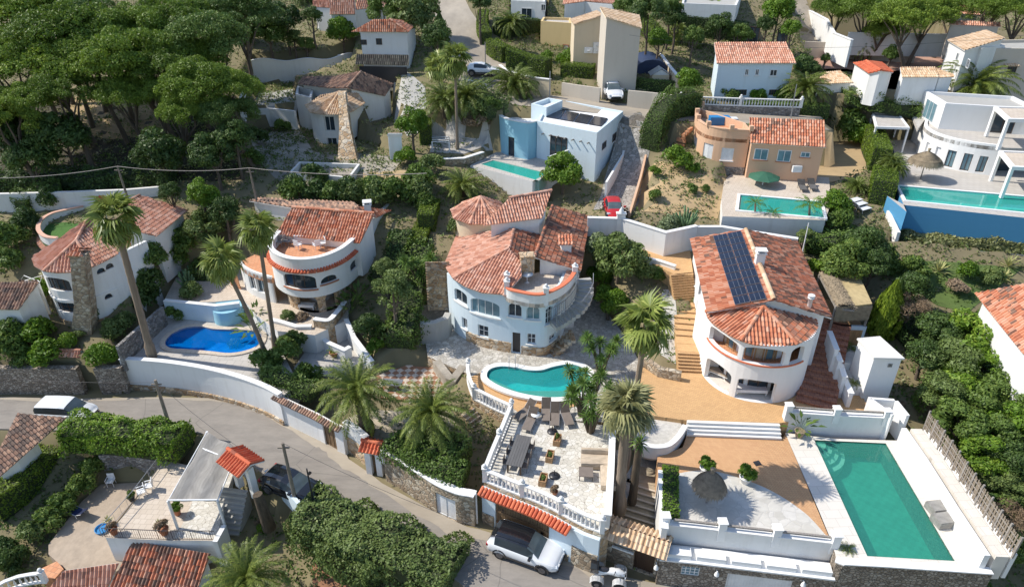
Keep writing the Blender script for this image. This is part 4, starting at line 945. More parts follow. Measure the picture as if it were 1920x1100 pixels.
pad(ccw(xy([W(2,*p,10.7)for p in[(60,700),(330,680),(420,690),(760,760),(960,860),(960,930),(700,1000),(560,1060),(280,1040),(130,900)]])),10.2,'min')
pad(ccw(xy([W(2,*p,12.9)for p in[(110,460),(340,455),(360,600),(90,600)]])),12.8,'min')
HZ[in_mask(ccw(xy([W(4,*p,14.6)for p in[(500,380),(1290,400),(1330,545),(1060,552),(760,532),(500,525)]])))]=14.6
pad([W(2,*p,15.5).xy+Vector((0,1.4))for p in[(92,342),(250,337),(420,337),(560,322),(690,302)]]+[W(2,*p,15.5).xy+Vector((0,-4))for p in[(690,302),(560,322),(420,337),(250,337),(92,342)]],13.5,'min')
pad(ccw(xy([W(2,*p,11.2)for p in[(700,560),(900,490),(900,640),(960,760),(760,760)]])),11.1,'min')
front=[(0,-140,690,2.3),(0,225,674,2.7),(0,300,679,2.7),(0,440,706,2.7),(0,522,741,2.7),(0,592,778,2.35),(0,640,801,2.35),(0,684,823,2.5),(0,717,847,2.45),(0,782,886,2.45),(0,855,925,2.45),(0,888,932,2.45),(13,238,505,3.95),(13,500,610,3.95),(13,770,745,3.95),(13,850,770,3.95),(14,30,860,.3),(14,222,850,.3),(14,236,797,3.1),(14,520,828,3.1),(14,800,860,3.1),(14,1112,895,3.1),(15,355,966,3.05),(15,1142,1016,3.05),(15,1300,1040,3.05)]
strip=[W(*a).xy for a in front]+[Vector(q)for q in reversed([p.xy if hasattr(p,'xy')else p for p in UP])]
strip=offset(strip,.55);m=in_mask(strip)|in_mask(offset(road_poly,.3));HZ[m]=-.12
lane=[W(3,*a)for a in[(-700,395,15.4),(-300,430,14.6),(0,470,14.2),(330,545,13.9),(620,565,13.8),(900,600,13.6),(1200,640,13.3),(1500,640,13.2),(1900,650,13.0)]]
def setlane(pts,wd):
 poly=ribbon(pts,wd);m=in_mask(poly)
 ii=np.argwhere(m)
 P2=[(p.x,p.y,p.z)for p in pts]
 for i,j in ii:
  x,y=gx[j],gy[i];best=1e9;z=0
  for a,b in zip(P2[:-1],P2[1:]):
   ex,ey=b[0]-a[0],b[1]-a[1];t=max(0,min(1,((x-a[0])*ex+(y-a[1])*ey)/(ex*ex+ey*ey)));dd=(x-a[0]-t*ex)**2+(y-a[1]-t*ey)**2
   if dd<best:best=dd;z=a[2]+t*(b[2]-a[2])
  HZ[i,j]=z
lane=[W(3,*a)for a in[(-20,520,14.1),(120,535,14.0),(340,560,13.9),(600,580,13.7),(900,625,13.4),(1300,645,13.2),(2000,690,12.8)]]
laneb=[W(0,870,205,14.2),W(0,905,165,14.6),W(0,905,110,16.2),W(0,870,60,17.8),W(0,845,20,19.2),W(0,830,-20,20.5)]
lanec=[W(3,870,640,13.3),W(3,930,720,12.4),W(3,900,850,10.6),W(3,860,1000,8.9),W(3,840,1110,8.3),W(3,800,1180,8.2)]
laned=[W(4,430,260,15.0),W(4,490,190,16.0),W(4,440,110,17.6),W(4,400,40,19),W(4,380,-10,20)]
for l,wd in((lane,6.5),(laneb,7.5),(lanec,4.6),(laned,4.5)):setlane(l,wd+.8)
flat_l=[('upper_lane',lane,5.2,'roadedge'),('upper_lane',laneb,5.6,'roadedge'),('driveway',lanec,3.7,'cobble'),('upper_lane',laned,3.6,'roadedge')]
for nme,l,wd,m in flat_l:drape(nme,ribbon(l,wd),.05,m,1.0)
def yard(nme,k,pts,m,dz=.04,h=0):return drape(nme,[G(k,*a).xy for a in pts],dz,m,1.0)
yard('bare_yard',3,[(990,960),(1080,900),(1290,960),(1440,1000),(1400,1160),(1380,1230),(960,1180),(900,1100)],'earth')
yard('rubble_yard',2,[(60,700),(350,660),(440,850),(720,860),(960,860),(880,960),(560,1080),(280,1040),(130,900)],'rock')
yard('paved_yard',2,[(1080,650),(1400,640),(1440,840),(1280,860),(1090,850)],'greypave')
yard('pale_yard',3,[(-20,500),(170,520),(150,640),(-40,650)],'bedrock')
yard('pale_yard',4,[(560,780),(760,760),(800,900),(600,980)],'earth')
yard('pale_yard',2,[(885,480),(1060,485),(1085,640),(960,760),(890,700)],'concrete')
yard('bare_yard',2,[(560,1060),(700,960),(950,950),(1000,1020),(700,1090)],'earth')
yard('rubble_terrace',2,[(130,520),(330,500),(350,600),(110,590)],'concrete')
yard('clearing',1,[(380,560),(500,520),(940,560),(950,760),(600,780),(380,720)],'earth')
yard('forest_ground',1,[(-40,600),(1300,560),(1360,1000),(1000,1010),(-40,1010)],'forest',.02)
yard('rough_meadow',9,[(180,410),(980,450),(700,680),(540,640),(350,520)],'grass')
yard('rock_garden',7,[(20,660),(180,640),(250,790),(360,880),(330,930),(200,930),(60,860)],'rock')
yard('garden_bed',12,[(690,230),(860,190),(1230,190),(1330,420),(1200,500),(900,400),(760,330)],'bedrock')
yard('gravel_bed',8,[(175,560),(230,560),(268,960),(80,900)],'gravel')
yard('earth_slope',12,[(500,1000),(620,900),(700,1010),(760,1100),(520,1120)],'redearth')
def sx(P_,k,x,y,d=0):
 a=P_.hit(k,x,y);return a[0]if a else d
def opz(P_,k,xl,yl,xr,yr,z0,z1,arch=0):
 a=P_.hit(k,xl,yl);b=P_.hit(k,xr,yr)
 if not a or not b:print('MISSOPZ',k,xl,yl,xr,yr);return None
 s0,s1=sorted((a[0],b[0]));s0=max(.05,s0);s1=min(P_.L-.05,s1);return(s0,s1,z0,z1,min(arch,(s1-s0)/2))
def openings(par,P_,specs,**kw):
 ops=[]
 for op,d in specs:
  if not op:continue
  ops.append(op)
  if d is not None:
   dd=dict(off=.14);dd.update(kw);dd.update(d);window(par,P_,op[0],op[1],op[2],op[3],**dd)
 return ops
def polystairs(par,pts,wd,n,m,label=None,under=.18):
 pts=[Vector(p)for p in pts];L=[0]
 for i in range(len(pts)-1):L.append(L[-1]+(pts[i+1].xy-pts[i].xy).length)
 def at(s):
  i=0
  while i<len(pts)-2 and s>L[i+1]:i+=1
  return pts[i].lerp(pts[i+1],(s-L[i])/(L[i+1]-L[i]))
 mb=MB();T=L[-1];rail=[[],[]]
 for k in range(n):
  a=at(T*k/n);b=at(T*(k+1)/n);e=(at(min(T,T*(k+1.2)/n)).xy-at(max(0,T*(k-.2)/n)).xy).normalized();s=Vector((e.y,-e.x))*wd/2;z=max(a.z,b.z)
  p=[a.xy-s,a.xy+s,b.xy+s+e*.05,b.xy-s+e*.05];mb.prism(p,z-under-.15,z);mb.prism([p[0]*1,p[1],p[1]+e*.06,p[0]+e*.06],z-.05,z+.004,1)
  rail[0].append((a.xy-s,z));rail[1].append((a.xy+s,z))
 o=mb.ob('staircase',[MT[m],MT['stone']]if False else[MT[m],MT[m]],par)
 return o,rail
def villa_c():
 h=thing('villa','pale blue round villa with roof terrace and curved outside stairs behind the kidney pool','house',(0,47,3.0))
 F=Path(smooth([(-4.3,54,0),(-5.0,48.6,0),(-5.05,46.9,0),(-4.1,45.3,0),(-2.6,44.0,0),(-.2,43.05,0),(2.1,42.6,0),(2.95,43.1,0),(3.7,44.4,0),(4.4,47,0)],4),.3)
 sp=[(oppx(F,7,200,606,262,580,.3),dict(nv=1)),(oppx(F,7,283,668,430,628,.35),dict(nv=3,fw=.05,pm='paneblue')),(oppx(F,7,474,694,546,632,.55),dict(nv=1)),(oppx(F,7,568,712,641,645,.55),dict(nv=1,pm='paneblue')),(oppx(F,7,667,742,706,634,.25),dict(nv=1,nh=2,name='door')),(oppx(F,7,238,750,263,712),dict(nv=1,sill='white')),(oppx(F,7,320,794,372,750),dict(nv=1,nh=1,sill='white')),(oppx(F,7,497,876,538,782,0,z0=3.0),dict(nv=0,fm='darkframe',pm='dark',name='door',label='doorway filled with a dark sheet for inner shade')),(oppx(F,7,572,836,618,787),dict(nv=1,nh=1,sill='white')),(oppx(F,7,687,830,722,772),dict(nv=1,nh=1,sill='white'))]  # dark pane in the doorway stands in for the shade inside
 ops=openings(h,F,sp);mb=MB();wall(mb,F,2.0,lambda s:7.35+.77*min(1,max(0,(s-6.2)/2.2)),ops);mb.ob('wall',MT['bluewhite'],h)
 for op in ops[:5]:
  t=MB();barat(t,F,op[0]-.12,op[1]+.12,op[2]-.14,op[2]-.02,-.07,.1);t.ob('sill',MT['white'],h)
 t=MB();dr=ops[7];s1=F.hit(7,262,800)[0];s2=F.hit(7,735,820)[0]
 barat(t,F,s1,dr[0]-.1,2.1,3.85,-.09,.1);barat(t,F,dr[1]+.1,s2,2.1,3.7,-.09,.1);t.ob('plinth',MT['stonewarm'],h)
 A=W(7,480,345,9.9);B=W(7,505,245,9.9);L1=W(7,190,502,8.25)
 pa=plane(A,B,L1);a=[A,L1,onplane(7,158,455,pa),onplane(7,150,425,pa),onplane(7,228,232,pa),onplane(7,362,262,pa),B]
 C1=W(7,458,584,8.15);pb=plane(A,L1,C1);b=[A,L1,onplane(7,255,545,pb),onplane(7,340,575,pb),C1,onplane(7,500,540,pb),onplane(7,545,488,pb),onplane(7,541,415,pb)]
 D1=W(7,605,390,9.0);pc=plane(A,B,D1);c=[B,onplane(7,646,280,pc),D1,onplane(7,597,425,pc),onplane(7,541,415,pc),A]
 fl=W(7,346,228,10.5);fr=W(7,652,190,10.5);rr=W(7,700,48,12.0);pd=plane(fl,fr,rr);d=[fl,fr,rr,onplane(7,478,88,pd)]
 e2=W(7,850,462,8.3);e1=W(7,897,182,8.5);e3=W(7,612,390,9.7);pe=plane(e1,e2,e3);e=[e3,e2,e1,onplane(7,704,126,pe)]
 add_roof(h,[a,b],[MT['tilepink'],MT['white']],[(A,L1),(A,B)],rows=[dict(path=[F.at(s)for s in np.linspace(F.hit(7,458,584)[0],F.L-.3,9)],z=8.2,out=-.05,L=.42,drop=.12)])
 add_roof(h,[c,e],[MT['tileold'],MT['white']],[(e3,e[3])]);add_roof(h,[d],[MT['tilepink'],MT['white']],[(rr,d[3])])
 m=MB();body(m,[d],8.0,.3);body(m,[e],2.5,.35);body(m,[a],2.4,.5);m.ob('wall',MT['white'],h)
 c0=W(7,335,160,9.6);ap=Vector((c0.x,c0.y,11.0));rp=[Vector((c0.x+2.65*math.cos(t),c0.y+2.65*math.sin(t),9.6))for t in[2*PI*i/9+.2 for i in range(9)]]
 add_roof(h,[[ap,rp[i],rp[(i+1)%9]]for i in range(9)],[MT['tilepink'],MT['white']],[(ap,q)for q in rp],th=.06)
 m=MB();m.lathe([(2.3,7),(2.3,9.55)],(c0.x,c0.y,0),24);m.ob('turret_wall',MT['cream'],h)
 q=W(7,572,455,8.9);m=MB();m.box((q.x,q.y+.15,9.3),(1.0,.75,1.5),.15);m.box((q.x,q.y+.15,10.07),(1.12,.87,.08),.15);m.ob('chimney',MT['stonewarm'],h)
 q=W(7,768,345,9.0);m=MB();m.box((q.x,q.y,9.1),(.8,.9,.95),.2);tiles(m,[Vector((q.x-.55,q.y-.6,9.6)),Vector((q.x+.55,q.y-.6,9.6)),Vector((q.x+.55,q.y+.6,9.9)),Vector((q.x-.55,q.y+.6,9.9))],1,0);m.ob('dormer',[MT['white'],MT['tile']],h)
 tp=smooth([W(7,*p,8.85)for p in[(462,500),(466,545),(530,566),(640,580),(735,548),(795,505),(826,460)]],4);T=Path([(p.x,p.y)for p in tp],.2)
 fp=[q for q in T.p]+[W(7,640,468,8.0).xy,W(7,545,490,8.0).xy]
 m=MB();m.prism(ccw(fp),7.7,8.02);m.ob('terrace_floor',MT['beigepave'],h)
 m=MB();wall(m,T,7.7,8.72,());o=m.ob('parapet',MT['white'],h)
 q=MB();barat(q,T,0,T.L,8.725,8.82,-.06,.32);q.ob('coping',MT['tilered'],o)
 for s in(0,.12,.52,1):
  c=T.at(s*T.L,.1);q=MB();q.box((c.x,c.y,8.5),(.38,.38,1.4));q.box((c.x,c.y,9.22),(.46,.46,.06));q.lathe([(.06,0),(.13,.08),(.13,.18),(.05,.26)],(c.x,c.y,9.25),8);q.ob('post',MT['white'],h)
 st,rl=polystairs(h,[W(7,705,738,5.75),W(7,760,710,6.0),W(7,822,668,6.5),W(7,862,615,7.0),W(7,878,560,7.5),W(7,862,500,8.02)],1.15,14,'concrete')
 for side,(off)in zip(rl,(0,1)):
  pts=[p for p,_ in side][::2];zs=[z for _,z in side][::2];railing(h,pts,zs,.9,'metal',.16)
 m=MB();ct=[Vector((p.x,p.y,z-.5))for p,z in rl[1]];
 for i in range(len(ct)-1):
  a_,b_=ct[i],ct[i+1];m.add([a_,b_,b_+Vector((0,0,.42)),a_+Vector((0,0,.42))],[(0,1,2,3),(3,2,1,0)])
 polystairs(h,[W(7,690,880,3.0),W(7,740,845,3.4),W(7,812,790,4.3)],1.3,7,'stonewarm')
 return h,T
HC,TC=villa_c()
def villa_d():
 h=thing('villa','white villa with rounded front, two rows of solar panels and a weathered tile roof','house',(17,42,3.8))
 cx,cy,r=17.0,39.4,3.5
 arc=[(13.45,42.5),(13.48,40.6)]+[(cx+r*math.cos(t),cy+r*math.sin(t))for t in np.linspace(PI,2*PI,25)]+[(20.5,40.2)]
 F=Path(arc,.3)
 L1=opz(F,8,388,985,521,1040,3.82,5.75,.5);L2=opz(F,8,550,1070,757,1060,3.82,5.6,.3)
 U1=opz(F,8,412,790,560,880,6.85,8.15,.4);U2=opz(F,8,578,920,798,920,6.85,8.15,.4);U3=opz(F,8,832,900,905,860,6.85,8.15,.4)
 m=MB();wall(m,F,3.0,8.4,[o for o in(L1,L2,U1,U2,U3)if o]);m.ob('wall',MT['white2'],h)
 I=Path(offline(F.p,-1.15),.2);m=MB();wall(m,I,3.0,8.35,());m.ob('inner_wall',MT['white2'],h)
 m=MB();m.prism(ccw(F.i),6.1,6.45);m.ob('balcony_floor',MT['terrafloor'],h);m=MB();m.prism(ccw(F.i),3.6,3.84);m.ob('porch_floor',MT['deck'],h)
 q=MB();barat(q,F,F.hit(8,405,800)[0],F.hit(8,905,880)[0],6.74,6.84,-.08,.42);q.ob('coping',MT['tilered'],h)
 n=12;Lr=I.L;s0,s1=Lr*.22,Lr*.93
 for k in range(n):
  a=s0+(s1-s0)*k/n;b=s0+(s1-s0)*(k+1)/n
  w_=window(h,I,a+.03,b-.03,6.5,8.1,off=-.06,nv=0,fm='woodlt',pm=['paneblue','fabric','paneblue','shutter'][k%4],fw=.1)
 for k in range(5):
  a=s0+(s1-s0)*k/5;b=s0+(s1-s0)*(k+1)/5;window(h,I,a+.15,b-.15,3.9,5.6,off=-.05,nv=1,fm='darkframe',pm='glass')
 ap=W(8,692,645,9.75);l0=W(8,392,672,8.55);l1=W(8,575,823,8.45);r1=W(8,865,841,8.45);r0=W(8,955,708,8.6)
 p1=plane(ap,l0,l1);a=[ap,l0]+[onplane(8,x,y,p1)for x,y in[(400,700),(425,730),(470,765),(520,797)]]+[l1]
 p2=plane(ap,l1,r1);b=[ap,l1]+[onplane(8,x,y,p2)for x,y in[(640,842),(720,852),(800,850)]]+[r1]
 p3=plane(ap,r1,r0);c=[ap,r1]+[onplane(8,x,y,p3)for x,y in[(920,818),(958,785),(972,750),(968,722)]]+[r0]
 e1=W(8,312,298,8.9);e2=W(8,399,674,8.9);g1=W(8,600,250,10.35);pl=plane(e1,e2,g1);g2=onplane(8,746,612,pl);left=[e1,e2,g2,g1]
 f2=W(8,1045,704,8.95);pr=plane(g1,g2,f2);f1=onplane(8,865,313,pr);right=[g1,g2,f2,f1]
 add_roof(h,[a,b],[MT['tile'],MT['white']],[(ap,l1),(ap,r1),(l0,ap)]);add_roof(h,[c],[MT['tileold'],MT['white']])
 add_roof(h,[left],[MT['tile'],MT['white']]);add_roof(h,[right],[MT['tileold'],MT['white']])
 q=MB();ridge(q,g1,g2,.16);q.ob('ridge',MT['tilesand'],h)
 m=MB();body(m,[left,right],3.0,.4);m.ob('wall',MT['white2'],h)
 C=[onplane(8,x,y,pl)for x,y in[(432,290),(578,263),(712,616),(546,650)]];nrm=pl[1]
 for i in range(10):
  for j in range(2):
   def bl(u,v):return C[0].lerp(C[1],u).lerp(C[3].lerp(C[2],u),v)+nrm*.16
   g=.012;qd=[bl(j/2+g,(i+.06)/10),bl((j+1)/2-g,(i+.06)/10),bl((j+1)/2-g,(i+.97)/10),bl(j/2+g,(i+.97)/10)]
   m=MB();t=[x+nrm*.04 for x in qd];cc=sum(qd,Vector())/4
   m.add(qd+t,[(0,1,2,3),(7,6,5,4),(0,4,5,1),(1,5,6,2),(2,6,7,3),(3,7,4,0)],1)
   inn=[cc+(x-cc)*.965+nrm*.046 for x in qd];m.add(inn,[(3,2,1,0)],0)
   for s in(1,2):
    a_=inn[0].lerp(inn[1],s/3)+nrm*.003;b_=inn[3].lerp(inn[2],s/3)+nrm*.003;d_=(inn[1]-inn[0]).normalized()*.008;m.add([a_-d_,a_+d_,b_+d_,b_-d_],[(3,2,1,0)],1)
   m.ob('solar_panel',[MT['panel'],MT['metal']],h)
 t=g1.lerp(g2,.52);chimney(h,t.x,t.y,t.z-.4,.6,.5,1.2,MT['white2'],-.1)
 t=onplane(8,925,650,pr);m=MB();m.lathe([(.14,-.2),(.14,.7),(.22,.72),(.22,.78),(.12,.8),(.12,.86),(.24,.88),(.22,.95)],(t.x,t.y,t.z),12);m.ob('vent_pipe',MT['white_paint'],h)
 R_=Path([(f2.x-.75,f2.y+.38),(f2.x+.35,f1.y-1)],.2)
 Lw=Path([e1.xy+Vector((.42,-.4)),e2.xy+Vector((.42,.4))],.3)
 for s,z0,z1 in((2,6.4,7.9),(5,6.4,7.9),(8,6.2,7.9),(9.6,4.3,5.6)):window(h,Lw,s,s+1.0,z0,z1,off=-.06,nv=1,fm='frame',pm='glass',sill='white')
 m=MB();q=Lw.at(6.2,-.2);m.box((q.x,q.y,6.9),(.35,.9,.65));m.ob('air_conditioner',MT['white_paint'],h)
 return h
HD=villa_d()
def villa_b():
 h=thing('villa','white villa with curved arched front and terracotta roof deck above the bright blue pool','house',(-16,50,3.7))
 up=[(-19.6,52.5,0),(-19.75,50.2,0),(-19.2,48.6,0),(-17.9,47.35,0),(-16.4,46.85,0),(-14.8,47.3,0),(-13.5,48.8,0),(-12.75,51.1,0)]
 F=Path(smooth(up,5)+[Vector((-11.9,55,0)),Vector((-11.05,58.7,0))],.3)
 dk=dict(fm='darkframe',pm='glass')
 sp=[(oppx(F,6,425,536,578,478,.45),dict(nv=2,nh=0,**dk)),(oppx(F,6,611,532,690,470,.45),dict(nv=1,**dk)),(oppx(F,6,346,500,394,460,.4),dict(nv=1,**dk)),(oppx(F,6,764,468,794,394,.3),dict(nv=0,**dk)),(oppx(F,6,872,338,903,268,0),dict(nv=1,nh=1,**dk)),(oppx(F,6,914,302,968,208,.5),dict(nv=1,**dk))]
 ops=openings(h,F,sp);
 sF=F.c[len(smooth(up,5))-1]
 def zt(s):return 8.95 if s<sF-.8 else 8.95+(0 if s<sF else 0)
 m=MB();wall(m,F,5.55,8.9,ops);m.ob('wall',MT['white'],h)
 q=MB();barat(q,F,0,F.L*.62,8.91,8.99,-.04,.4);q.ob('coping',MT['white2'],h)
 q=MB();eaverow(q,[F.at(s)for s in np.linspace(.3,sF+.3,24)],8.02,.09,.3,.12,step=.24);q.ob('eave_tiles',MT['tilered'],h)
 for op in ops[:2]:
  t=MB();barat(t,F,op[0]-.1,op[1]+.1,op[2]-.12,op[2]-.02,-.1,.12);t.ob('sill',MT['terra'],h)
 A=Path(smooth([(-19.0,51.5,0),(-19.0,50,0),(-18.3,48.6,0),(-17.2,47.9,0),(-15.9,47.6,0),(-14.8,48.1,0),(-13.9,49.5,0),(-13.2,51.5,0)],5)+[Vector((-12.4,55,0)),Vector((-11.5,58.6,0))],.35)
 aop=[opz(A,6,392,640,440,660,3.7,5.35,.6),opz(A,6,495,660,600,670,3.7,5.35,.7),opz(A,6,640,660,700,640,3.7,5.3,.7)]
 m=MB();wall(m,A,2.4,5.6,[o for o in aop if o]);m.ob('arcade',MT['stonewarm'],h)
 m=MB();wall(m,Path(offline(A.p,-1.6),.2),2.4,5.6,());m.ob('inner_wall',MT['white'],h)
 m=MB();m.prism(ccw(F.i),5.5,5.62);m.ob('ceiling',MT['white'],h)
 m=MB();m.prism(ccw([q for q in F.i[:31]]+[Vector((-12.4,53)),Vector((-19.5,54.5))]),7.6,8.05);m.ob('terrace_floor',MT['terrafloor'],h)
 a1=W(6,378,276,8.7);a2=W(6,810,320,8.7);a3=W(6,886,165,10.4);pl=plane(a1,a2,a3);a=[a1,a2,a3,onplane(6,462,134,pl)]
 b1=W(6,240,100,9.5);b2=W(6,775,150,9.8);b3=W(6,300,85,9.5);pb=plane(b1,b2,b3);b=[b1,onplane(6,462,137,pb),b2,onplane(6,806,127,pb),onplane(6,780,108,pb),b3]
 c1=W(6,896,188,9.1);c2=W(6,983,147,9.0);c3=W(6,780,148,10.2);pc=plane(c1,c2,c3);c=[c3,c1,onplane(6,975,150,pc),onplane(6,805,130,pc)]
 add_roof(h,[a],[MT['tile'],MT['white']],[(a[3],a[2])]);add_roof(h,[b],[MT['tilebrown'],MT['white']]);add_roof(h,[c],[MT['tile'],MT['white']])
 m=MB();body(m,[a],5.6,.15);body(m,[b],4.5,.2);body(m,[c],3.5,.3);m.ob('wall',MT['white'],h)
 q=W(6,850,135,10);chimney(h,q.x,q.y,9.2,.6,.6,1.1,MT['white'],.2)
 V=Path(smooth([W(6,*p,6.2)for p in[(186,404),(200,432),(250,462),(330,488),(352,492)]],5),.22)
 vo=[]
 for k,(x0,x1)in enumerate([(203,235),(240,272),(278,326)]):vo.append((opz(V,6,x0,500+k*15,x1,515+k*18,4.35,5.75,.1),dict(nv=1,pm='glass')))
 o2=openings(h,V,vo);m=MB();wall(m,V,2.6,6.2,o2);m.ob('wall',MT['white'],h)
 m=MB();m.prism(ccw([q for q in V.p]+[Vector((-19,49.5)),Vector((-19.7,52)),V.p[0]+Vector((.9,1.4))]),5.6,6.0);m.ob('veranda_roof',MT['terrafloor'],h)
 polystairs(h,[W(6,175,545,3.7),W(6,150,470,5.2)],1.3,6,'terrafloor')
 return h
HB=villa_b()
def villa_a():
 h=thing('villa','white villa with round front and tall stone chimney left of the leaning palm','house',(-34,49,3.5))
 F=Path(smooth([(-37.3,52,0),(-37.2,48.2,0),(-36.6,46.9,0),(-35.4,46.05,0),(-33.7,46.0,0),(-32.7,46.7,0),(-31.5,48.6,0),(-30.3,51.2,0)],4),.3)
 dk=dict(fm='darkframe',pm='glass')
 sp=[(oppx(F,5,256,548,350,500,.35),dict(nv=3,**dk)),(oppx(F,5,300,660,378,628,0),dict(nv=2,nh=1,**dk)),(oppx(F,5,503,482,537,440,.3),dict(nv=0,**dk)),(oppx(F,5,549,458,580,415,.3),dict(nv=0,**dk)),(oppx(F,5,543,612,576,572,.3),dict(nv=0,**dk))]
 ops=openings(h,F,sp);m=MB();wall(m,F,2.4,8.45,ops);m.ob('wall',MT['white'],h)
 t=MB();barat(t,F,3,11.2,2.4,3.9,-.07,.09);t.ob('plinth',MT['stonewarm'],h)
 t=MB();barat(t,F,3,11.2,5.75,5.9,-.08,.09);t.ob('band',MT['white2'],h)
 ap=W(5,395,305,9.9);l0=W(5,167,405,8.6);l1=W(5,225,464,8.5);r1=W(5,482,441,8.5);r0=W(5,612,372,8.6)
 p1=plane(ap,l0,l1);rb=onplane(5,455,190,p1);a=[ap,rb,onplane(5,290,308,p1),onplane(5,175,385,p1),l0,onplane(5,180,440,p1),l1]
 p2=plane(ap,l1,r1);b=[ap,l1,onplane(5,290,472,p2),onplane(5,360,470,p2),onplane(5,430,456,p2),r1]
 p3=plane(ap,r1,r0);c=[ap,r1,onplane(5,550,408,p3),r0,onplane(5,562,285,p3),onplane(5,455,192,p3)]
 d1=W(5,722,73,10.2);d2=W(5,808,283,8.6);d3=W(5,971,148,8.7);p4=plane(d1,d2,d3);d=[d1,onplane(5,630,120,p4),onplane(5,620,236,p4),d2,d3]
 add_roof(h,[a,b,c],[MT['tilepink'],MT['white']],[(ap,l1),(ap,r1),(ap,rb)]);add_roof(h,[d],[MT['tilepink'],MT['white']],[(d[1],d1)])
 m=MB();body(m,[d],4,.35);body(m,[c],3,.6);m.ob('wall',MT['white'],h)
 bt=W(5,470,765,2.8);dr=ray(*px(5,400,385));tt=45.2/dr.y;t=Vector((dr.x*tt,45.2,CH+dr.z*tt));bt.y=min(bt.y,45.2);m=MB()
 v=[]
 for(p,w_,d_,z)in((bt,.85,.5,2.8),(Vector((bt.x+(t.x-bt.x)*.55,bt.y+(t.y-bt.y)*.6,0)),.62,.45,6.0),(t,.5,.42,t.z)):
  for sx,sy in((-1,-1),(1,-1),(1,1),(-1,1)):v.append((p.x+sx*w_,p.y+.25+sy*d_,z))
 m.add(v,[(i,(i+1)%4,(i+1)%4+4,i+4)for i in range(4)]+[(i+4,(i+1)%4+4,(i+1)%4+8,i+8)for i in range(4)]+[(8,9,10,11)]);m.box((t.x,t.y+.25,t.z+.05),(1.2,1.0,.1));m.ob('chimney',MT['stone'],h)
 m=MB();q=t+Vector((0,.25,0));tiles(m,[Vector((q.x-.65,q.y-.6,t.z+.16)),Vector((q.x+.65,q.y-.6,t.z+.16)),Vector((q.x+.1,q.y,t.z+.5)),Vector((q.x-.1,q.y,t.z+.5))],0,0,th=.05);tiles(m,[Vector((q.x-.65,q.y+.6,t.z+.16)),Vector((q.x+.65,q.y+.6,t.z+.16)),Vector((q.x+.1,q.y,t.z+.5)),Vector((q.x-.1,q.y,t.z+.5))],0,0,th=.05);m.ob('chimney_cap',MT['tile'],h)
 T=Path(smooth([W(5,*p,8.6)for p in[(288,290),(225,282),(188,245),(205,195),(260,160),(340,140),(428,122)]][::-1],4)[::-1],.2)
 T=Path([(p.x,p.y)for p in reversed(T.p)],.2)if False else T
 pts=[Vector(q)for q in T.p];pts=pts[::-1];T=Path(pts,.2)
 m=MB();wall(m,T,4.5,8.5,());o=m.ob('parapet',MT['white'],h);q=MB();barat(q,T,0,T.L,8.505,8.58,-.06,.34);q.ob('coping',MT['tilepink'],o)
 m=MB();m.prism(ccw(list(T.p)+[W(5,450,250,7.8).xy]),7.2,7.8);m.ob('terrace_floor',MT['turf'],h)
 q=MB();eaverow(q,[T.at(s)for s in np.linspace(T.L*.3,T.L,20)],7.5,.09,.35,.14,step=.25);q.ob('eave_tiles',MT['tilepink'],h)
 e1=W(5,640,290,7.2);e2=W(5,752,312,7.2);e3=W(5,745,330,6.9);pe=plane(e1,e2,e3);add_roof(h,[[e1,e2,e3,onplane(5,640,320,pe)]],[MT['tilered'],MT['white']])
 return h
HA=villa_a()
def annex(label,k,roofpts,zr,zb,m='white',rm='tile',over=.25,name='outbuilding',cat='outbuilding',rd=(),planes=None):
 c=W(k,*roofpts[0][0][:2],zb)if planes is None else None
 loc=W(k,roofpts[0][0][0],roofpts[0][0][1],zb);h=thing(name,label,cat,loc);R_=[]
 for pts in roofpts:
  fx=[W(k,*p)for p in pts if len(p)>2][:3];pl=plane(*fx);R_.append([W(k,*p)if(len(p)>2 and i<3)else onplane(k,p[0],p[1],pl)for i,p in enumerate(pts)])
 add_roof(h,R_,[MT[rm],MT['white']],[(R_[a][i],R_[b][j])for a,i,b,j in rd])
 mm=MB();body(mm,R_,zb,over);mm.ob('wall',MT[m],h);return h,R_
hx,_=annex('low white outbuilding with faded striped tile roof at the left edge',5,[[(-60,660,6.0),(95,662,6.0),(200,520,7.2),(-60,520)],[(98,520,7.0),(215,486,7.3),(205,520,7.0),(120,486)]],0,3,m='white',rm='tilebrown')
def parap(par,P_,z0,zt,th=.2,m='white',ops=(),mt=None,name='parapet'):
 mb=MB();wall(mb,P_,z0,zt,ops,0);return mb.ob(name,MT[m],par)
def flatblock(par,poly,z0,z1,m='white',floor='concrete',ph=.5,th=.25,name='wall'):
 p=ccw(xy(poly));pad(offset(p,.2),z0+1.2,'min');i=offset(p,-th);mb=MB();mb.prism(p,z0,z1,0,0,holes=[i],bottom=False);mb.ob(name,MT[m],par)
 q=MB();q.prism(i,z1-ph-.2,z1-ph);q.ob('roof_deck',MT[floor],par);return p
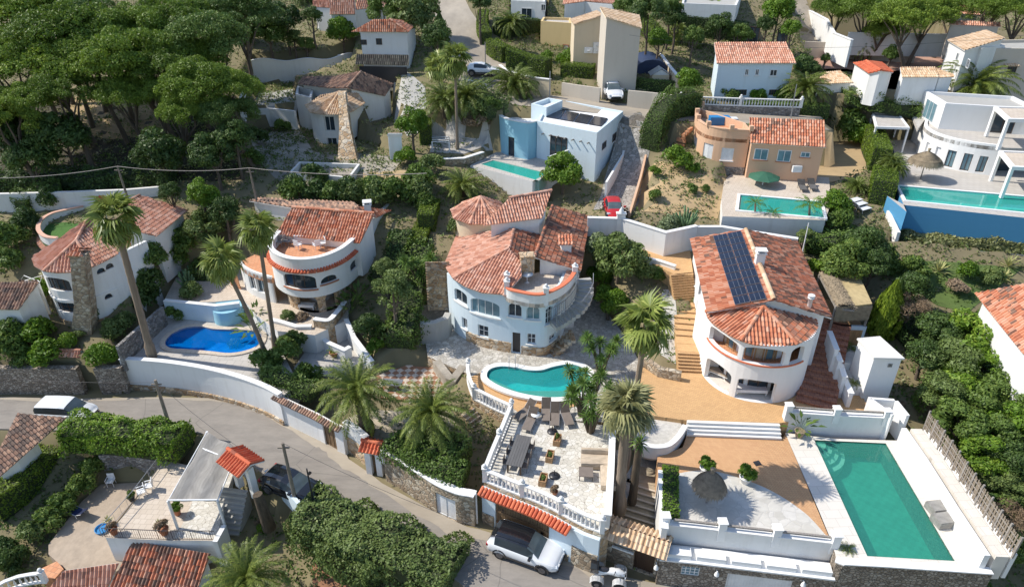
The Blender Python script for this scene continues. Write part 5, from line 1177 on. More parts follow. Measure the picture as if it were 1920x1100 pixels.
def villa_e():
 h=thing('villa','pale blue cubic villa with flat roof, white parapets and dark solar mats','house',W(3,560,900,10))
 P4=[W(3,*p,13.8)for p in[(378,676),(712,740),(858,620),(445,545)]]
 flatblock(h,P4,8.2,13.8,'bluewhite','white2',.2)
 F=Path([P4[0].xy,P4[1].xy],.25);Rr=Path([P4[1].xy,P4[2].xy],.25)
 winpx(h,F,3,450,866,547,772,nv=2,fm='darkframe',pm='glass',name='door');winpx(h,Rr,3,738,838,763,782,nv=1,fm='darkframe',sill='white');winpx(h,Rr,3,795,795,818,735,nv=1,fm='darkframe',sill='white')
 for s in np.linspace(.8,F.L-.8,7):
  a,b=F.at(s,.1),F.at(s,-.35);m=MB();m.tube([(a.x,a.y,12.7),(b.x,b.y,12.7)],.07,8);m.ob('roof_beam',MT['woodgrey'],h)
 L=[W(3,*p,13.66)for p in[(462,606),(775,662),(745,706),(425,652)]]
 for k in range(4):
  a,b=L[0].lerp(L[1],k/4+.01),L[0].lerp(L[1],(k+1)/4-.01);c,d=L[3].lerp(L[2],(k+1)/4-.01),L[3].lerp(L[2],k/4+.01);m=MB();m.prism(xy([a,b,c,d]),13.63,13.70);m.ob('solar_mat',MT['panel'],h)
 Cc=Path(smooth([W(3,*p,13.7)for p in[(345,580),(200,585),(163,612),(165,645),(230,672),(330,690)]],5)+[P4[0]+Vector((.1,.3,0))],.25)
 d=Cc.hit(3,215,850);ops=[]
 if d:ops=[(d[0],d[0]+.9,9.9,12.0,0)];window(h,Cc,d[0],d[0]+.9,9.9,12.0,off=.12,nv=0,fm='darkframe',pm='glass',name='door')
 m=MB();wall(m,Cc,8.2,13.7,ops);m.ob('wall',MT['blue'],h)
 q=MB();barat(q,Cc,0,Cc.L,13.71,13.8,-.05,.35);q.ob('coping',MT['white'],h)
 m=MB();m.prism(ccw(list(Cc.i)+[P4[3].xy]),12.6,12.9);m.ob('terrace_floor',MT['white2'],h)
 b2=[W(3,*p,14.6)for p in[(345,578),(440,545),(520,560),(430,600)]];flatblock(h,b2,12.5,14.6,'bluewhite','white2',.4)
 bench=W(3,380,860,10);m=MB()
 return h
HE=villa_e()
def villa_g():
 h=thing('villa','salmon villa with round terraced tower and ribbed pink tile roof','house',W(3,1400,950,10))
 F=Path(smooth([W(3,*p,9.9)for p in[(1262,800),(1232,850),(1236,880),(1262,910),(1310,935),(1400,952),(1530,960)]],4),.25)
 sp=[(oppx(F,3,1238,848,1272,772),dict(nv=0,pm='shutter',sill='white')),(oppx(F,3,1297,878,1362,808),dict(nv=0,pm='shutter',sill='white')),(oppx(F,3,1398,892,1478,828),dict(nv=0,pm='shutter',sill='white'))]
 ops=openings(h,F,sp,off=.05);m=MB();wall(m,F,8.6,14.0,ops);m.ob('wall',MT['salmon'],h)
 m=MB();barat(m,F,0,F.L,8.6,10.35,-.07,.09);m.ob('plinth',MT['stonegrey'],h)
 e1=W(4,140,797,13.1);e2=W(4,562,822,13.1);e3=W(4,552,672,14.9);pl=plane(e1,e2,e3);r=[e1,e2,e3,onplane(4,135,656,pl)]
 add_roof(h,[r],[MT['tile'],MT['white']]);m=MB();ft=body(m,[r],8.6,.15);m.ob('wall',MT['salmon'],h)
 B=Path([e1.xy+Vector((0,.16)),e2.xy+Vector((-.15,.16))],.2)
 for x0,y0,x1,y1 in((155,888,243,832),(284,898,372,840),(417,875,475,850)):winpx(h,B,4,x0,y0,x1,y1,nv=1,fm='frame',pm='paneblue',sill='terra')
 m=MB();q=B.at(sx(B,4,402,915,6),-.2);m.box((q.x,q.y,10.9),(.85,.35,.6));m.lathe([(.24,0),(.24,.02),(.0,.02)],(0,0,0),3)if False else None;m.ob('air_conditioner',MT['white_paint'],h)
 fp=list(F.p)+[e1.xy+Vector((.4,3.6)),W(3,1260,640,13.2).xy]
 m=MB();m.prism(ccw(fp),12.8,13.15);m.ob('terrace_floor',MT['terrafloor'],h)
 bk=Path([fp[-1],fp[-2],F.p[-1]][::-1],.2);parap(h,bk,12.5,14.0,m='salmon')
 q=MB();barat(q,F,0,F.L,14.003,14.08,-.05,.35);q.ob('coping',MT['salmon'],h)
 for s in(0,.25,.45,.65,.85,1):c=F.at(s*F.L,.12);q=MB();q.box((c.x,c.y,14.2),(.4,.4,.5));q.ob('post',MT['salmon'],h)
 m=MB();body(m,[],9)if False else None
 polystairs(h,[W(3,1180,905,10),W(3,1165,830,11),W(3,1190,760,12.2),W(3,1235,715,13.15)],1.0,12,'terrafloor')
 return h
HG=villa_g()
def villa_k():
 h=thing('villa','white modern villa with curved glazed front and flat grey roof deck','house',W(4,1300,950,10.2))
 F=Path(smooth([W(4,*p,10.2)for p in[(1075,800),(1064,850),(1095,885),(1150,912),(1230,937),(1350,962),(1482,980)]],4),.25)
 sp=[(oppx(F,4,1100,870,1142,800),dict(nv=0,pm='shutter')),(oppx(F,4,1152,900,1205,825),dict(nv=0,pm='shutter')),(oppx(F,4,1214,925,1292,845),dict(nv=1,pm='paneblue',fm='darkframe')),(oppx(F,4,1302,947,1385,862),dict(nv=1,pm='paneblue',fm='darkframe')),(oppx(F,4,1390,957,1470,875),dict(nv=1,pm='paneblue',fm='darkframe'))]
 ops=openings(h,F,sp);m=MB();wall(m,F,7.5,13.15,ops);m.ob('wall',MT['white2'],h)
 a=W(4,1185,715,13);b=W(4,1700,752,13);m=MB();m.prism(ccw(list(F.p)+[W(4,1750,990,10.2).xy,W(4,1760,760,13).xy,b.xy+Vector((0,5)),a.xy+Vector((0,5)),a.xy+Vector((-2,0))]),12.6,12.95);m.ob('roof_deck',MT['greypave'],h)
 B=[a.xy,b.xy,b.xy+Vector((.6,5)),a.xy+Vector((.6,5))];flatblock(h,B,9,15.5,'white2','concrete',.3)
 m=MB();bx=F.at(F.L);m.box((bx.x+4,bx.y+1.5,11.5),(7.4,.2,2.6));m.ob('glass_front',MT['glass'],h)
 Bf=Path([a.xy,b.xy],.2);window(h,Bf,4.5,6.5,13.0,14.9,nv=1,fm='darkframe')
 lf=Path([B[3],B[0]],.2);window(h,lf,1,3.6,13.1,15.0,nv=2,fm='frame',pm='paneblue')
 for nme,pts,z,zb in(('canopy',[(1497,592),(1800,600),(1800,668),(1578,664)],15.9,13.0),('canopy',[(1525,838),(1800,850),(1800,940),(1600,930)],13.1,10.2)):
  p=[W(4,*q,z)for q in pts];m=MB();m.prism(ccw(xy(p)),z-.3,z+.02,0,holes=[offset(xy(p),-.28)]);m.prism(offset(xy(p),-.27),z-.2,z-.1,1);m.ob(nme,[MT['white2'],MT['beigepave']],h)
  for i in(0,3):
   q=p[i];m=MB();m.box((q.x+.15,q.y+(.15 if i==3 else-.15),(z+zb)/2-.15),(.26,.26,z-zb-.3));m.ob('post',MT['white2'],h)
 return h
HK=villa_k()
def pergola(label,k,pts,z,zb,m='white2',roof='greypave',solid=True,name='pergola',slats=0,pw=.16):
 p=[W(k,*q,z)for q in pts];h=thing(name,label,'pergola',(p[0].x,p[0].y,zb));o=ccw(xy(p));mb=MB();mb.prism(o,z-.22,z,holes=[offset(o,-.2)]);mb.ob('frame',MT[m],h)
 if solid:mb=MB();mb.prism(offset(o,-.19),z-.14,z-.06);mb.ob('roof_panel',MT[roof],h)
 for i in range(slats):
  t=(i+.5)/slats;a=p[0].lerp(p[1],t);b=p[3].lerp(p[2],t);mb=MB();mb.tube([a+Vector((0,0,.05)),b+Vector((0,0,.05))],.04,4);mb.ob('slat',MT[roof],h)
 c=sum(o,Vector((0,0)))/4
 for q in o:
  q=q+(c-q).normalized()*.18;mb=MB();mb.box((q.x,q.y,(z+zb)/2-.12),(pw,pw,z-zb-.22));mb.ob('post',MT[m],h)
 return h
pergola('white framed carport with flat grey roof beside the curved white villa',4,[(818,625),(975,640),(1030,712),(838,706)],12.9,10.2)
def villa_f():
 h=thing('villa','white villa with round tower, flared stone chimney and brown tile roofs beside the palms','house',W(2,580,860,11))
 g1=W(2,625,492,15.2);g2=W(2,706,398,16.4)
 e1=W(2,886,467,14.6);pr=plane(g1,g2,e1);r=[g1,g2,e1,onplane(2,838,536,pr),onplane(2,722,512,pr)]
 w1=W(2,352,470,14.4);pl=plane(g1,g2,w1);l=[g1,g2,onplane(2,690,400,pl),onplane(2,560,428,pl),onplane(2,385,428,pl),w1,onplane(2,530,492,pl)]
 add_roof(h,[r],[MT['tilebrown'],MT['white']],[(g1,g2)]);add_roof(h,[l],[MT['tilebrown'],MT['white']])
 m=MB();body(m,[r],9.8,.25);body(m,[l],9.8,.5);m.ob('wall',MT['white'],h)
 ap=W(2,585,513,14.7);c=W(2,560,600,13.6);E=[W(2,*p,13.6)for p in[(392,592),(420,628),(500,641),(590,640),(660,622),(728,575)]]
 add_roof(h,[[ap,E[i],E[i+1]]for i in range(5)]+[[ap,E[5],W(2,690,520,14.5)],[ap,W(2,480,530,14.5),E[0]]],[MT['tilesand'],MT['white']],[(ap,q)for q in E[::2]],th=.06)
 F=Path(smooth([W(2,*p,13.5)for p in[(435,570),(418,600),(440,622),(500,634),(590,632),(650,617),(712,572)]],4),.2)
 sp=[(oppx(F,2,507,730,553,650),dict(nv=1,fm='frame')),(oppx(F,2,523,846,568,770),dict(nv=1,fm='frame')),(oppx(F,2,432,705,460,650),dict(nv=1,fm='frame')),(oppx(F,2,674,815,694,750),dict(nv=0,fm='darkframe'))]
 ops=openings(h,F,sp);m=MB();wall(m,F,9.6,13.6,ops);m.ob('wall',MT['white'],h)
 t=W(2,603,545,14.6);b=W(2,628,855,10.9);m=MB();v=[]
 for(x,y,w_,z)in((b.x,b.y,1.0,10.2),(b.x*.6+t.x*.4,b.y*.6+t.y*.4,.55,12.6),(t.x,t.y,.38,15.2)):
  for sx_,sy in((-1,-1),(1,-1),(1,1),(-1,1)):v.append((x+sx_*w_,y+.1+sy*.4,z))
 m.add(v,[(i,(i+1)%4,(i+1)%4+4,i+4)for i in range(4)]+[(i+4,(i+1)%4+4,(i+1)%4+8,i+8)for i in range(4)]+[(8,9,10,11)]);m.ob('chimney',MT['stonewarm'],h)
 fr=[W(2,*p,14.0)for p in[(338,525),(425,545),(440,500),(350,478)]];flatblock(h,fr,9.8,14.0,'whiteold','concrete',.6)
 B=Path([r[4].xy+Vector((.1,.3)),r[3].xy+Vector((-.2,.3))],.2);winpx(h,B,2,753,770,812,685,nv=2,fm='darkframe',name='door')
 return h
HF=villa_f()
def house_h():
 h,R_=annex('white two storey house with hipped terracotta roof and dark lean-to roof at the front',2,[[(650,178,19.6),(970,180,19.6),(862,108,20.9),(772,110)],[(970,180,19.6),(1018,126,19.6),(862,108,20.9)]],14.3,14,m='white',rm='tile',name='house',cat='house',rd=[(0,1,0,2)])
 a,b=R_[0][0],R_[0][1];B=Path([a.xy+Vector((.3,.26)),b.xy+Vector((-.3,.26))],.2)
 for q in((703,250,735,222),(790,250,820,215)):winpx(h,B,2,*q,nv=1,fm='darkframe')
 e1=W(2,672,358,16.2);e2=W(2,972,365,16.2);e3=W(2,970,308,17.2);pl=plane(e1,e2,e3);add_roof(h,[[e1,e2,e3,onplane(2,682,303,pl)]],[MT['tiledark'],MT['white']])
 m=MB();m.prism(offset(xy([e1,e2,e3,onplane(2,682,303,pl)]),-.3),13.5,15.9);m.ob('wall',MT['dark'],h);return h
house_h()
def house_j():
 h=thing('villa','tall cream and yellow block house with blank beige side wall above the parked white car','house',W(3,840,450,14.6))
 f1=W(3,762,98,22.2);f2=W(3,962,160,21.0);f3=W(3,947,88,21.6);p1=plane(f1,f2,f3);r1=[f1,f2,f3,onplane(3,728,42,p1)]
 g1=W(3,582,138,20.6);g2=W(3,748,86,21.6);g3=W(3,712,62,21.6);p2=plane(g1,g2,g3);r2=[g1,g2,g3,onplane(3,563,110,p2)]
 add_roof(h,[r1],[MT['tilesand'],MT['cream']]);add_roof(h,[r2],[MT['tilesand'],MT['cream']])
 m=MB();body(m,[r1],13.6,.12);m.ob('wall',MT['greyb'],h);m=MB();body(m,[r2],13.6,.12);m.ob('wall',MT['cream'],h)
 fl=[W(3,*p,19.4)for p in[(398,118),(572,130),(566,100),(412,96)]];flatblock(h,fl,13.6,19.4,'yellow','greypave',.3)
 B=Path([fl[0].xy,fl[1].xy],.2)
 for q in((430,305,465,253),(520,305,555,250)):winpx(h,B,3,*q,nv=0,fm='terra',pm='shutter',fw=.12)
 C=Path([g1.xy+Vector((.1,.15)),g2.xy+Vector((0,.15))],.2)
 for q in((650,290,678,268),(698,263,730,240),(697,292,728,270)):
  a=C.hit(3,*q[:2]);b=C.hit(3,*q[2:])
  if a and b:p=C.at((a[0]+b[0])/2,-.18);m=MB();m.box((p.x,p.y,(a[1]+b[1])/2),(.95,.3,.62));m.lathe([(.2,-.02),(.2,.02)],(p.x,p.y-.17,(a[1]+b[1])/2),8);m.ob('air_conditioner',MT['white_paint'],h)
 m=MB();body(m,[[Vector((p.x,p.y,16.2))for p in r1]],13.4,-.02);m.ob('plinth',MT['stonewarm'],h)if False else None
 return h
house_j()
def house_i():
 h,R_=annex('wide pale blue house with long pink tiled roof on the upper lane',4,[[(-48,354,17.6),(396,354,17.6),(338,236,19.2),(-62,238)]],0,13.4,m='bluewhite',rm='tilepink',name='house',cat='house')
 a,b=R_[0][0],R_[0][1];B=Path([a.xy+Vector((.25,.26)),b.xy+Vector((-.25,.26))],.2)
 for q in((106,420,132,385),(164,420,190,385),(245,424,291,388)):winpx(h,B,4,*q,nv=1,fm='frame',sill='white')
 for q in((50,530,120,500),(150,530,220,500),(240,530,300,500)):winpx(h,B,4,*q,nv=3,fm='darkframe')
 return h
house_i()
annex('small white hut with bright orange gabled roof in the gravel garden',4,[[(712,353,17.2),(798,411,17.2),(868,394,17.7),(785,340)],[(785,340,17.7),(868,394,17.7),(937,404,17.2),(872,350)]],0,14.0,rm='tilered',name='hut',cat='hut',over=.15,rd=[(0,2,1,0)])
annex('low white outhouse with sand coloured tiles right of the orange roofed hut',4,[[(985,432,16.9),(1192,432,16.9),(1165,376,17.6),(975,376)],[(1192,434,16.8),(1275,430,16.8),(1270,415,17.0),(1168,380)]],0,14.0,rm='tilesand',name='hut',cat='hut',over=.15)
annex('low outbuilding with faded brown roof below the orange roofed hut',4,[[(500,472,15.6),(715,462,15.6),(640,396,16.4),(548,405)]],0,12.8,rm='tilesand',name='outbuilding',cat='outbuilding',over=.2)
def house_m():
 h,R_=annex('large white and beige house with sand tile roof at the right edge above the palm',4,[[(1238,225,19.0),(1335,283,19.0),(1560,215,20.0),(1452,170)]],0,13.5,m='white',rm='tilesand',name='house',cat='house',over=.2)
 b1=[W(4,*p,19.2)for p in[(1352,238),(1432,268),(1560,255),(1470,225)]];flatblock(h,b1,13.4,19.2,'white','concrete',.3)
 b2=[W(4,*p,19.0)for p in[(1428,270),(1900,272),(1900,215),(1440,225)]];flatblock(h,b2,13.3,19.0,'greyb','concrete',.3)
 B=Path([b2[0].xy,b2[1].xy],.2);winpx(h,B,4,1563,412,1632,358,nv=1,fm='darkframe');
 t=MB();a=B.at(sx(B,4,1560,350,4));b=B.at(sx(B,4,1640,350,7));eaverow(t,[a,b],17.4,.1,.5,.15,step=.26);t.ob('window_hood',MT['tilesand'],h)
 C=Path([R_[0][0].xy+Vector((.25,-.1)),R_[0][1].xy+Vector((.2,.25))],.2);winpx(h,C,4,1283,335,1305,298,nv=1);winpx(h,C,4,1340,375,1368,335,nv=1)
 return h
house_m()
annex('white house behind the tall yellow block house, pink hipped roof',3,[[(520,25,20.9),(640,10,21.1),(700,-60,22.3),(530,-40)],[(640,8,21.1),(825,25,21.0),(800,-50,22.3),(700,-60)]],0,15,rm='tilepink',name='house',cat='house')
annex('white house with low red tiled roofs at the top left of the upper lane',2,[[(435,40,20.7),(530,45,20.7),(535,-30,22.2),(440,-30)],[(530,82,20.2),(672,80,20.2),(668,-20,22.2),(535,-10)],[(672,55,20.6),(850,40,20.7),(840,-10,21.7),(680,-8)]],0,17,rm='tilepink',name='house',cat='house')
annex('pale roofed house half hidden among the pines at the top left',1,[[(255,35,21.5),(470,100,21.0),(490,60,21.8),(420,20)]],0,17,m='whiteold',rm='tilesand',name='house',cat='house')
def house_t():
 P4=[W(3,*p,21.4)for p in[(1185,18),(1490,30),(1520,-40),(1200,-50)]];h=thing('house','white flat roofed house with shaded porch and slim columns at the top centre','house',W(3,1300,110,18));flatblock(h,P4,19.2,21.4,'white','concrete',.3)
 p=ccw(xy(P4));m=MB();m.prism(offset(p,-1.6),15,19.4);m.ob('inner_wall',MT['cream'],h)
 for t in(0,.2,.4,.6,.8,1):q=P4[0].lerp(P4[1],t);m=MB();m.box((q.x,q.y+.3,17.6),(.4,.4,3.6));m.ob('post',MT['white'],h)
 B=Path([P4[0].xy+Vector((1.7,1.65)),P4[1].xy+Vector((-1.6,1.65))],.2)
 for s in(1,4.5,8,11.5):window(h,B,s,s+1.3,17,19,nv=1,fm='darkframe')
house_t()
def house_u():
 P4=[W(3,*p,21.2)for p in[(232,2),(420,10),(430,-40),(240,-50)]];h=thing('house','plain white flat roofed house at the top edge left of the pink hipped roof','house',W(3,300,90,18));flatblock(h,P4,15,21.2,'white','concrete',.3)
 B=Path([P4[0].xy,P4[1].xy],.2);winpx(h,B,3,400,60,425,25,nv=1,fm='frame');window(h,B,1.5,3,19,20.3,nv=1)
house_u()
annex('long low stone arched garage with red tiled edge at the top right',4,[[(1250,138,19.8),(1535,150,19.8),(1530,125,20.2),(1250,115)]],0,16.2,m='greyb',rm='tilepink',name='garage',cat='garage',over=.15)
annex('white house with salmon roof half hidden by pines at the top right corner',4,[[(1270,75,20.6),(1420,85,20.5),(1390,20,21.4),(1280,15)]],0,15,rm='tilepink',name='house',cat='house')
annex('white villa with broad weathered roof cut by the right edge of the photo',9,[[(735,577,9.0),(988,892,8.8),(1500,900,11.6),(1150,500)]],0,4.5,rm='tile',name='villa',cat='house',over=.35)
annex('lower tiled wing below the villa at the right edge',9,[[(905,907,6.6),(985,1000,6.3),(1300,960,7.6),(1100,880)]],0,3,rm='tile',name='villa_wing',cat='house',over=.3)
annex('long corrugated grey brown roof over the yard in the lower left corner',11,[[(5,527,.4),(-120,620,.3),(90,205,1.9),(342,228)]],0,-2.6,rm='tilebrown',name='outbuilding',cat='outbuilding',over=1.3)
annex('dark lichened roof at the bottom edge below the railed terrace',11,[[(685,862,-1.25),(1087,927,-1.25),(990,1180,-2.9),(530,1180)]],0,-6,rm='tileold',name='house',cat='house',over=.2)
annex('pinkish ribbed roof at the bottom edge left of the dark lichened roof',11,[[(612,975,-1.9),(330,1015,-2.1),(190,1180,-3.4),(520,1180)]],0,-6,rm='tilepink',name='house',cat='house',over=.2)
def cabana():
 h=thing('cabana','open garden cabana with straw roof and woven cane panel beside the cypress','cabana',W(8,1100,720,5.8));z=8.1
 p=[W(8,*q,z)for q in[(985,478),(1065,478),(1165,650),(1070,640)]];c=[W(8,*q,z+.05)for q in[(1065,478),(1185,484),(1252,630),(1165,640)]]
 m=MB();m.prism(ccw(xy(c)),z-.05,z+.06);m.ob('cane_roof',MT['cane'],h)
 rs=np.random.RandomState(2);N=5200;a=np.array([[q.x,q.y]for q in p]);u=rs.uniform(0,1,N);v=rs.uniform(0,1,N);XY=(a[0]*(1-u[:,None])+a[1]*u[:,None])*(1-v[:,None])+(a[3]*(1-u[:,None])+a[2]*u[:,None])*v[:,None]
 zz=z-.15+.42*np.sin(np.clip(u,0,1)*PI*.8+.5)+rs.normal(0,.04,N);pos=np.stack([XY[:,0],XY[:,1],zz],1);d=np.stack([-(1-u)*.6,-np.ones(N)*.2+0*u,np.ones(N)],1)+rs.normal(size=(N,3))*.25
 me=leafmesh('thatch',pos,d,rs.uniform(.1,.3,N),np.full(N,.03),MT['thatch'],rs=rs);inst(me,'straw_roof',(0,0,0),par=h).matrix_parent_inverse=Matrix.Translation(-h.location)
 N=2600;t=rs.uniform(0,1,N);e=np.array([[*(p[3].lerp(c[2],tt)).xy]for tt in t]);pos=np.stack([e[:,0],e[:,1]-.1,z-rs.uniform(0,.9,N)],1);A=pos;L=rs.uniform(.2,.5,N)
 me=quads('thatch',A,A+np.stack([np.full(N,.03),0*L,-L*.5],1),A+np.stack([0*L,0*L-.05,-L],1),A+np.stack([np.full(N,-.03),0*L,-L*.5],1),MT['thatch']);inst(me,'straw_fringe',(0,0,0),par=h).matrix_parent_inverse=Matrix.Translation(-h.location)
 m=MB();m.prism(ccw(xy(p)),z-.35,z-.2);m.ob('roof_frame',MT['woodgrey'],h)
 for q in(p[0],c[1],c[2],p[3]):m=MB();m.tube([(q.x,q.y+.1,4.8),(q.x,q.y+.1,z-.1)],.09,8);m.ob('post',MT['woodgrey'],h)
 m=MB();m.prism(ccw(xy([p[0],c[1],c[2],p[3]])),4.6,5.9);m.ob('floor',MT['woodlt'],h)
cabana()
def hutblock():
 h=thing('utility_hut','plain white flat roofed block with a small vent beside the brown steps','hut',W(9,250,1050,4.2));p=[W(9,*q,7.2)for q in[(220,905),(362,908),(245,803),(140,812)]];m=MB();m.prism(ccw(xy(p)),3.4,7.1);m.ob('wall',MT['white2'],h);m=MB();m.prism(offset(xy(p),.1),7.1,7.22);m.ob('roof',MT['whiteold'],h)
 B=Path([p[0].xy,p[1].xy],.1);winpx(h,B,9,285,955,312,938,nv=3,fm='metal',fw=.04,name='vent')
hutblock()
finish_terrain()
def Wp(k,pts,z):return[W(k,*p[:2],p[2]if len(p)>2 else z).xy for p in pts]
gwall('stone_wall','long brown rubble retaining wall under the hedges left of the small garden gate',[W(0,-140,696,2.3).xy,W(5,0,965,2.3).xy,W(5,200,966,2.3).xy,W(5,388,968,2.3).xy],top=2.3,base=-.3,th=.5,m='stonefine')
gwall('stone_wall','short brown rubble wall between the small garden gate and the long white wall',Wp(5,[(478,968),(560,965),(622,962)],2.3),top=2.3,base=-.3,th=.5,m='stonefine')
wp=[W(0,*p,2.7).xy for p in[(223,674),(300,679),(380,691),(440,706),(490,724),(522,741)]]
wb,_=gwall('garden_wall','long curved white garden wall along the street below the blue pool',smooth([Vector((p.x,p.y,0))for p in wp],4),top=2.7,base=-.3,th=.3,m='white',cap='white2')
q=MB();Pc=Path(smooth([Vector((p.x,p.y,0))for p in wp],4),.3);barat(q,Pc,0,Pc.L,-.2,.38,-.12,.12);q.ob('stone_base',MT['stonewarm'],wb)
w2=[W(0,*p,2.35).xy for p in[(516,742),(560,763),(592,778),(622,795),(640,803)]]
P2=Path(w2,.3);dd=oppx(P2,12,570,316,614,240,0,z0=0,z1=2.0)
o2,_=gwall('garden_wall','white street wall topped with brown and red roof tiles and a wooden door',w2,top=2.3,base=-.3,th=.3,parts=[dd])
q=MB();eaverow(q,P2.p,2.45,.09,.42,.14,out=-.05,step=.23);q.ob('tile_coping',MT['tilebrown'],o2)
window(o2,P2,dd[0],dd[1],0.02,2.0,off=.1,nv=2,fm='wood',pm='wood',name='door')
q=MB();barat(q,P2,0,P2.L,-.2,.35,-.1,.1)if False else None
w3=[W(0,*p,2.5).xy for p in[(643,792),(662,803),(684,822)]];o3,_=gwall('garden_wall','short white and stone wall between the wooden door and the small tiled gate',w3,top=2.5,base=1.4,th=.3,cap='white2')
o3b=MB();P3=Path(w3,.3);barat(o3b,P3,0,P3.L,-.3,1.42,-.05,.4);o3b.ob('stone_base',MT['stonewarm'],o3)
def tiledgate(label,a,b,z0,zt,wd,d,door=True,tile='tilered',wallm='white',doorm='wood',pw=.4):
 a=Vector(a[:2]);b=Vector(b[:2]);h=thing('gateway',label,'gate',(*((a+b)/2),z0));e=(b-a).normalized();n=Vector((e.y,-e.x));L=(b-a).length
 for q in(a,b):m=MB();m.box((q.x,q.y,(z0+zt)/2),(pw,pw,zt-z0),math.atan2(e.y,e.x));m.ob('pillar',MT[wallm],h)
 m=MB();A=a-e*.35;B=b+e*.35
 def v(q,z):return Vector((q.x,q.y,z))
 tiles(m,[v(A+n*d,zt+.02),v(B+n*d,zt+.02),v(B,zt+.42),v(A,zt+.42)],0,1);tiles(m,[v(A-n*d,zt+.02),v(B-n*d,zt+.02),v(B,zt+.42),v(A,zt+.42)],0,1);ridge(m,v(A,zt+.42),v(B,zt+.42),.12);m.ob('roof',[MT[tile],MT['white']],h)
 if door:window(h,Path([a+e*pw/2,b-e*pw/2],.2),0.02,L-pw-.02,z0+.02,zt-.15,off=.05,nv=3,fm=doorm,pm=doorm,name='door')
 return h
tiledgate('small red tiled gate with wooden door between two stretches of stone wall',W(12,812,505,0.05),W(12,866,515,0.05),0,2.3,0,.65)
tiledgate('white street gate with large red tiled roof beside the steps and the black car',W(11,1235,560,0),W(11,1318,625,-.1),-.3,2.3,0,.95,door=False)
tiledgate('narrow white gate with small tiled top among the hedges at the left',W(5,385,1010,.3),W(5,450,1012,.3),0,2.5,0,.4,door=False,tile='tilepink',pw=.3)
w5=[W(0,*p,2.45).xy for p in[(717,846),(745,862),(782,885),(818,908),(855,924),(880,929),(888,931)]]
P5=Path(smooth([Vector((p.x,p.y,0))for p in w5],4),.45);dop=oppx(P5,12,1152,715,1246,632,0,z1=1.75)
o5,_=gwall('stone_wall','long curving rubble stone wall with white coping and small metal doors',P5.p,top=2.4,base=-.3,th=.45,m='stone',cap='white2',parts=[dop])
q=window(o5,P5,dop[0],dop[1],dop[2],dop[3],off=.08,nv=1,fm='white_paint',pm='white_paint',name='door')
fr=[p.xy for p in railf];FP=Path(offline(fr,.26),.24)
go=oppx(FP,13,300,775,578,770,.35,z0=-.02,z1=2.45);s_end=FP.hit(13,690,760)[0]
gf=MB();wall(gf,FP,-.3,2.72,[go]);G_=gf.ob('garage',MT['bluewhite']);tag(G_,'pale blue plastered garage front with wide arched opening below the balustrade','garage')
for a,b,z in((FP.hit(13,700,800)[0],FP.L,1.5),(0,go[0]-.1,.75),(go[1]+.1,FP.hit(13,690,800)[0]-.05,.5)):q=MB();barat(q,FP,a,b,-.3,z,-.07,.06);q.ob('stone_base',MT['stone'],G_)
q=MB();barat(q,FP,go[0],go[1],0.0,2.6,.2,.03);q.ob('shade_panel',MT['dark'],G_)  # dark sheet painted in for the shade behind the gate boards
n=22
for k in range(n):
 a=go[0]+(go[1]-go[0])*k/n;b=go[0]+(go[1]-go[0])*(k+1)/n;q=MB();barat(q,FP,a+.008,b-.008,.05,1.95,.1,.05);q.ob('gate_board',MT['wood'],G_)
for z in(.3,1.2):q=MB();barat(q,FP,go[0],go[1],z,z+.12,.06,.05);q.ob('gate_rail',MT['wood'],G_)
q=MB();eaverow(q,[FP.at(s)for s in np.linspace(.1,s_end,20)],2.85,.1,.55,.2,out=-.02,step=.24);q.ob('tile_canopy',MT['tilered'],G_)
for j,x in enumerate((1.15,1.4)):
 q=MB();c=x
 barat(q,FP,c,c+.03,1.5,1.72,-.02,.02);barat(q,FP,c+.1,c+.13,1.5,1.72,-.02,.02);barat(q,FP,c+.03,c+.1,1.69-.09*j,1.72-.09*j,-.02,.02);q.ob('number',MT['dark'],G_)
for k,(a,b)in enumerate((((205,765),0),((660,925),0))):
 p=W(13,*a,0.1);m=MB();m.tube([(p.x,p.y,0),(p.x-.02,p.y+.05,2.4)],.06,8);m.lathe([(.08,0),(.08,.05),(.02,.1)],(p.x-.02,p.y+.05,2.4),8);tag(m.ob('drain_pipe',MT['white_paint']),['white pipe at the left end of the garage front','white pipe between the garage front and the rubble wall'][k],'pipe')
B1=balustrade('white balustrade along the street edge of the paved terrace above the garage',fr,TZ,.95,.27,(0,.33,.66,1))
B2=balustrade('white balustrade on the left edge of the paved terrace, shadow stripes beside it',[p.xy for p in raill],TZ,.95,.27,(0,.5))
B3=balustrade('curved white balustrade on the left rim of the kidney pool patio',[p.xy for p in smooth(poolrail,3)],TZ,1.0,.27,(0,.5))
gwall('garden_wall','tall white wall with square posts on the right side of the paved terrace',[p.xy for p in reversed(wallr)],top=3.95,base=0,th=.28,cap='white2')
gx0=W(13,868,940,.2);gx1=W(13,1150,1050,.1)
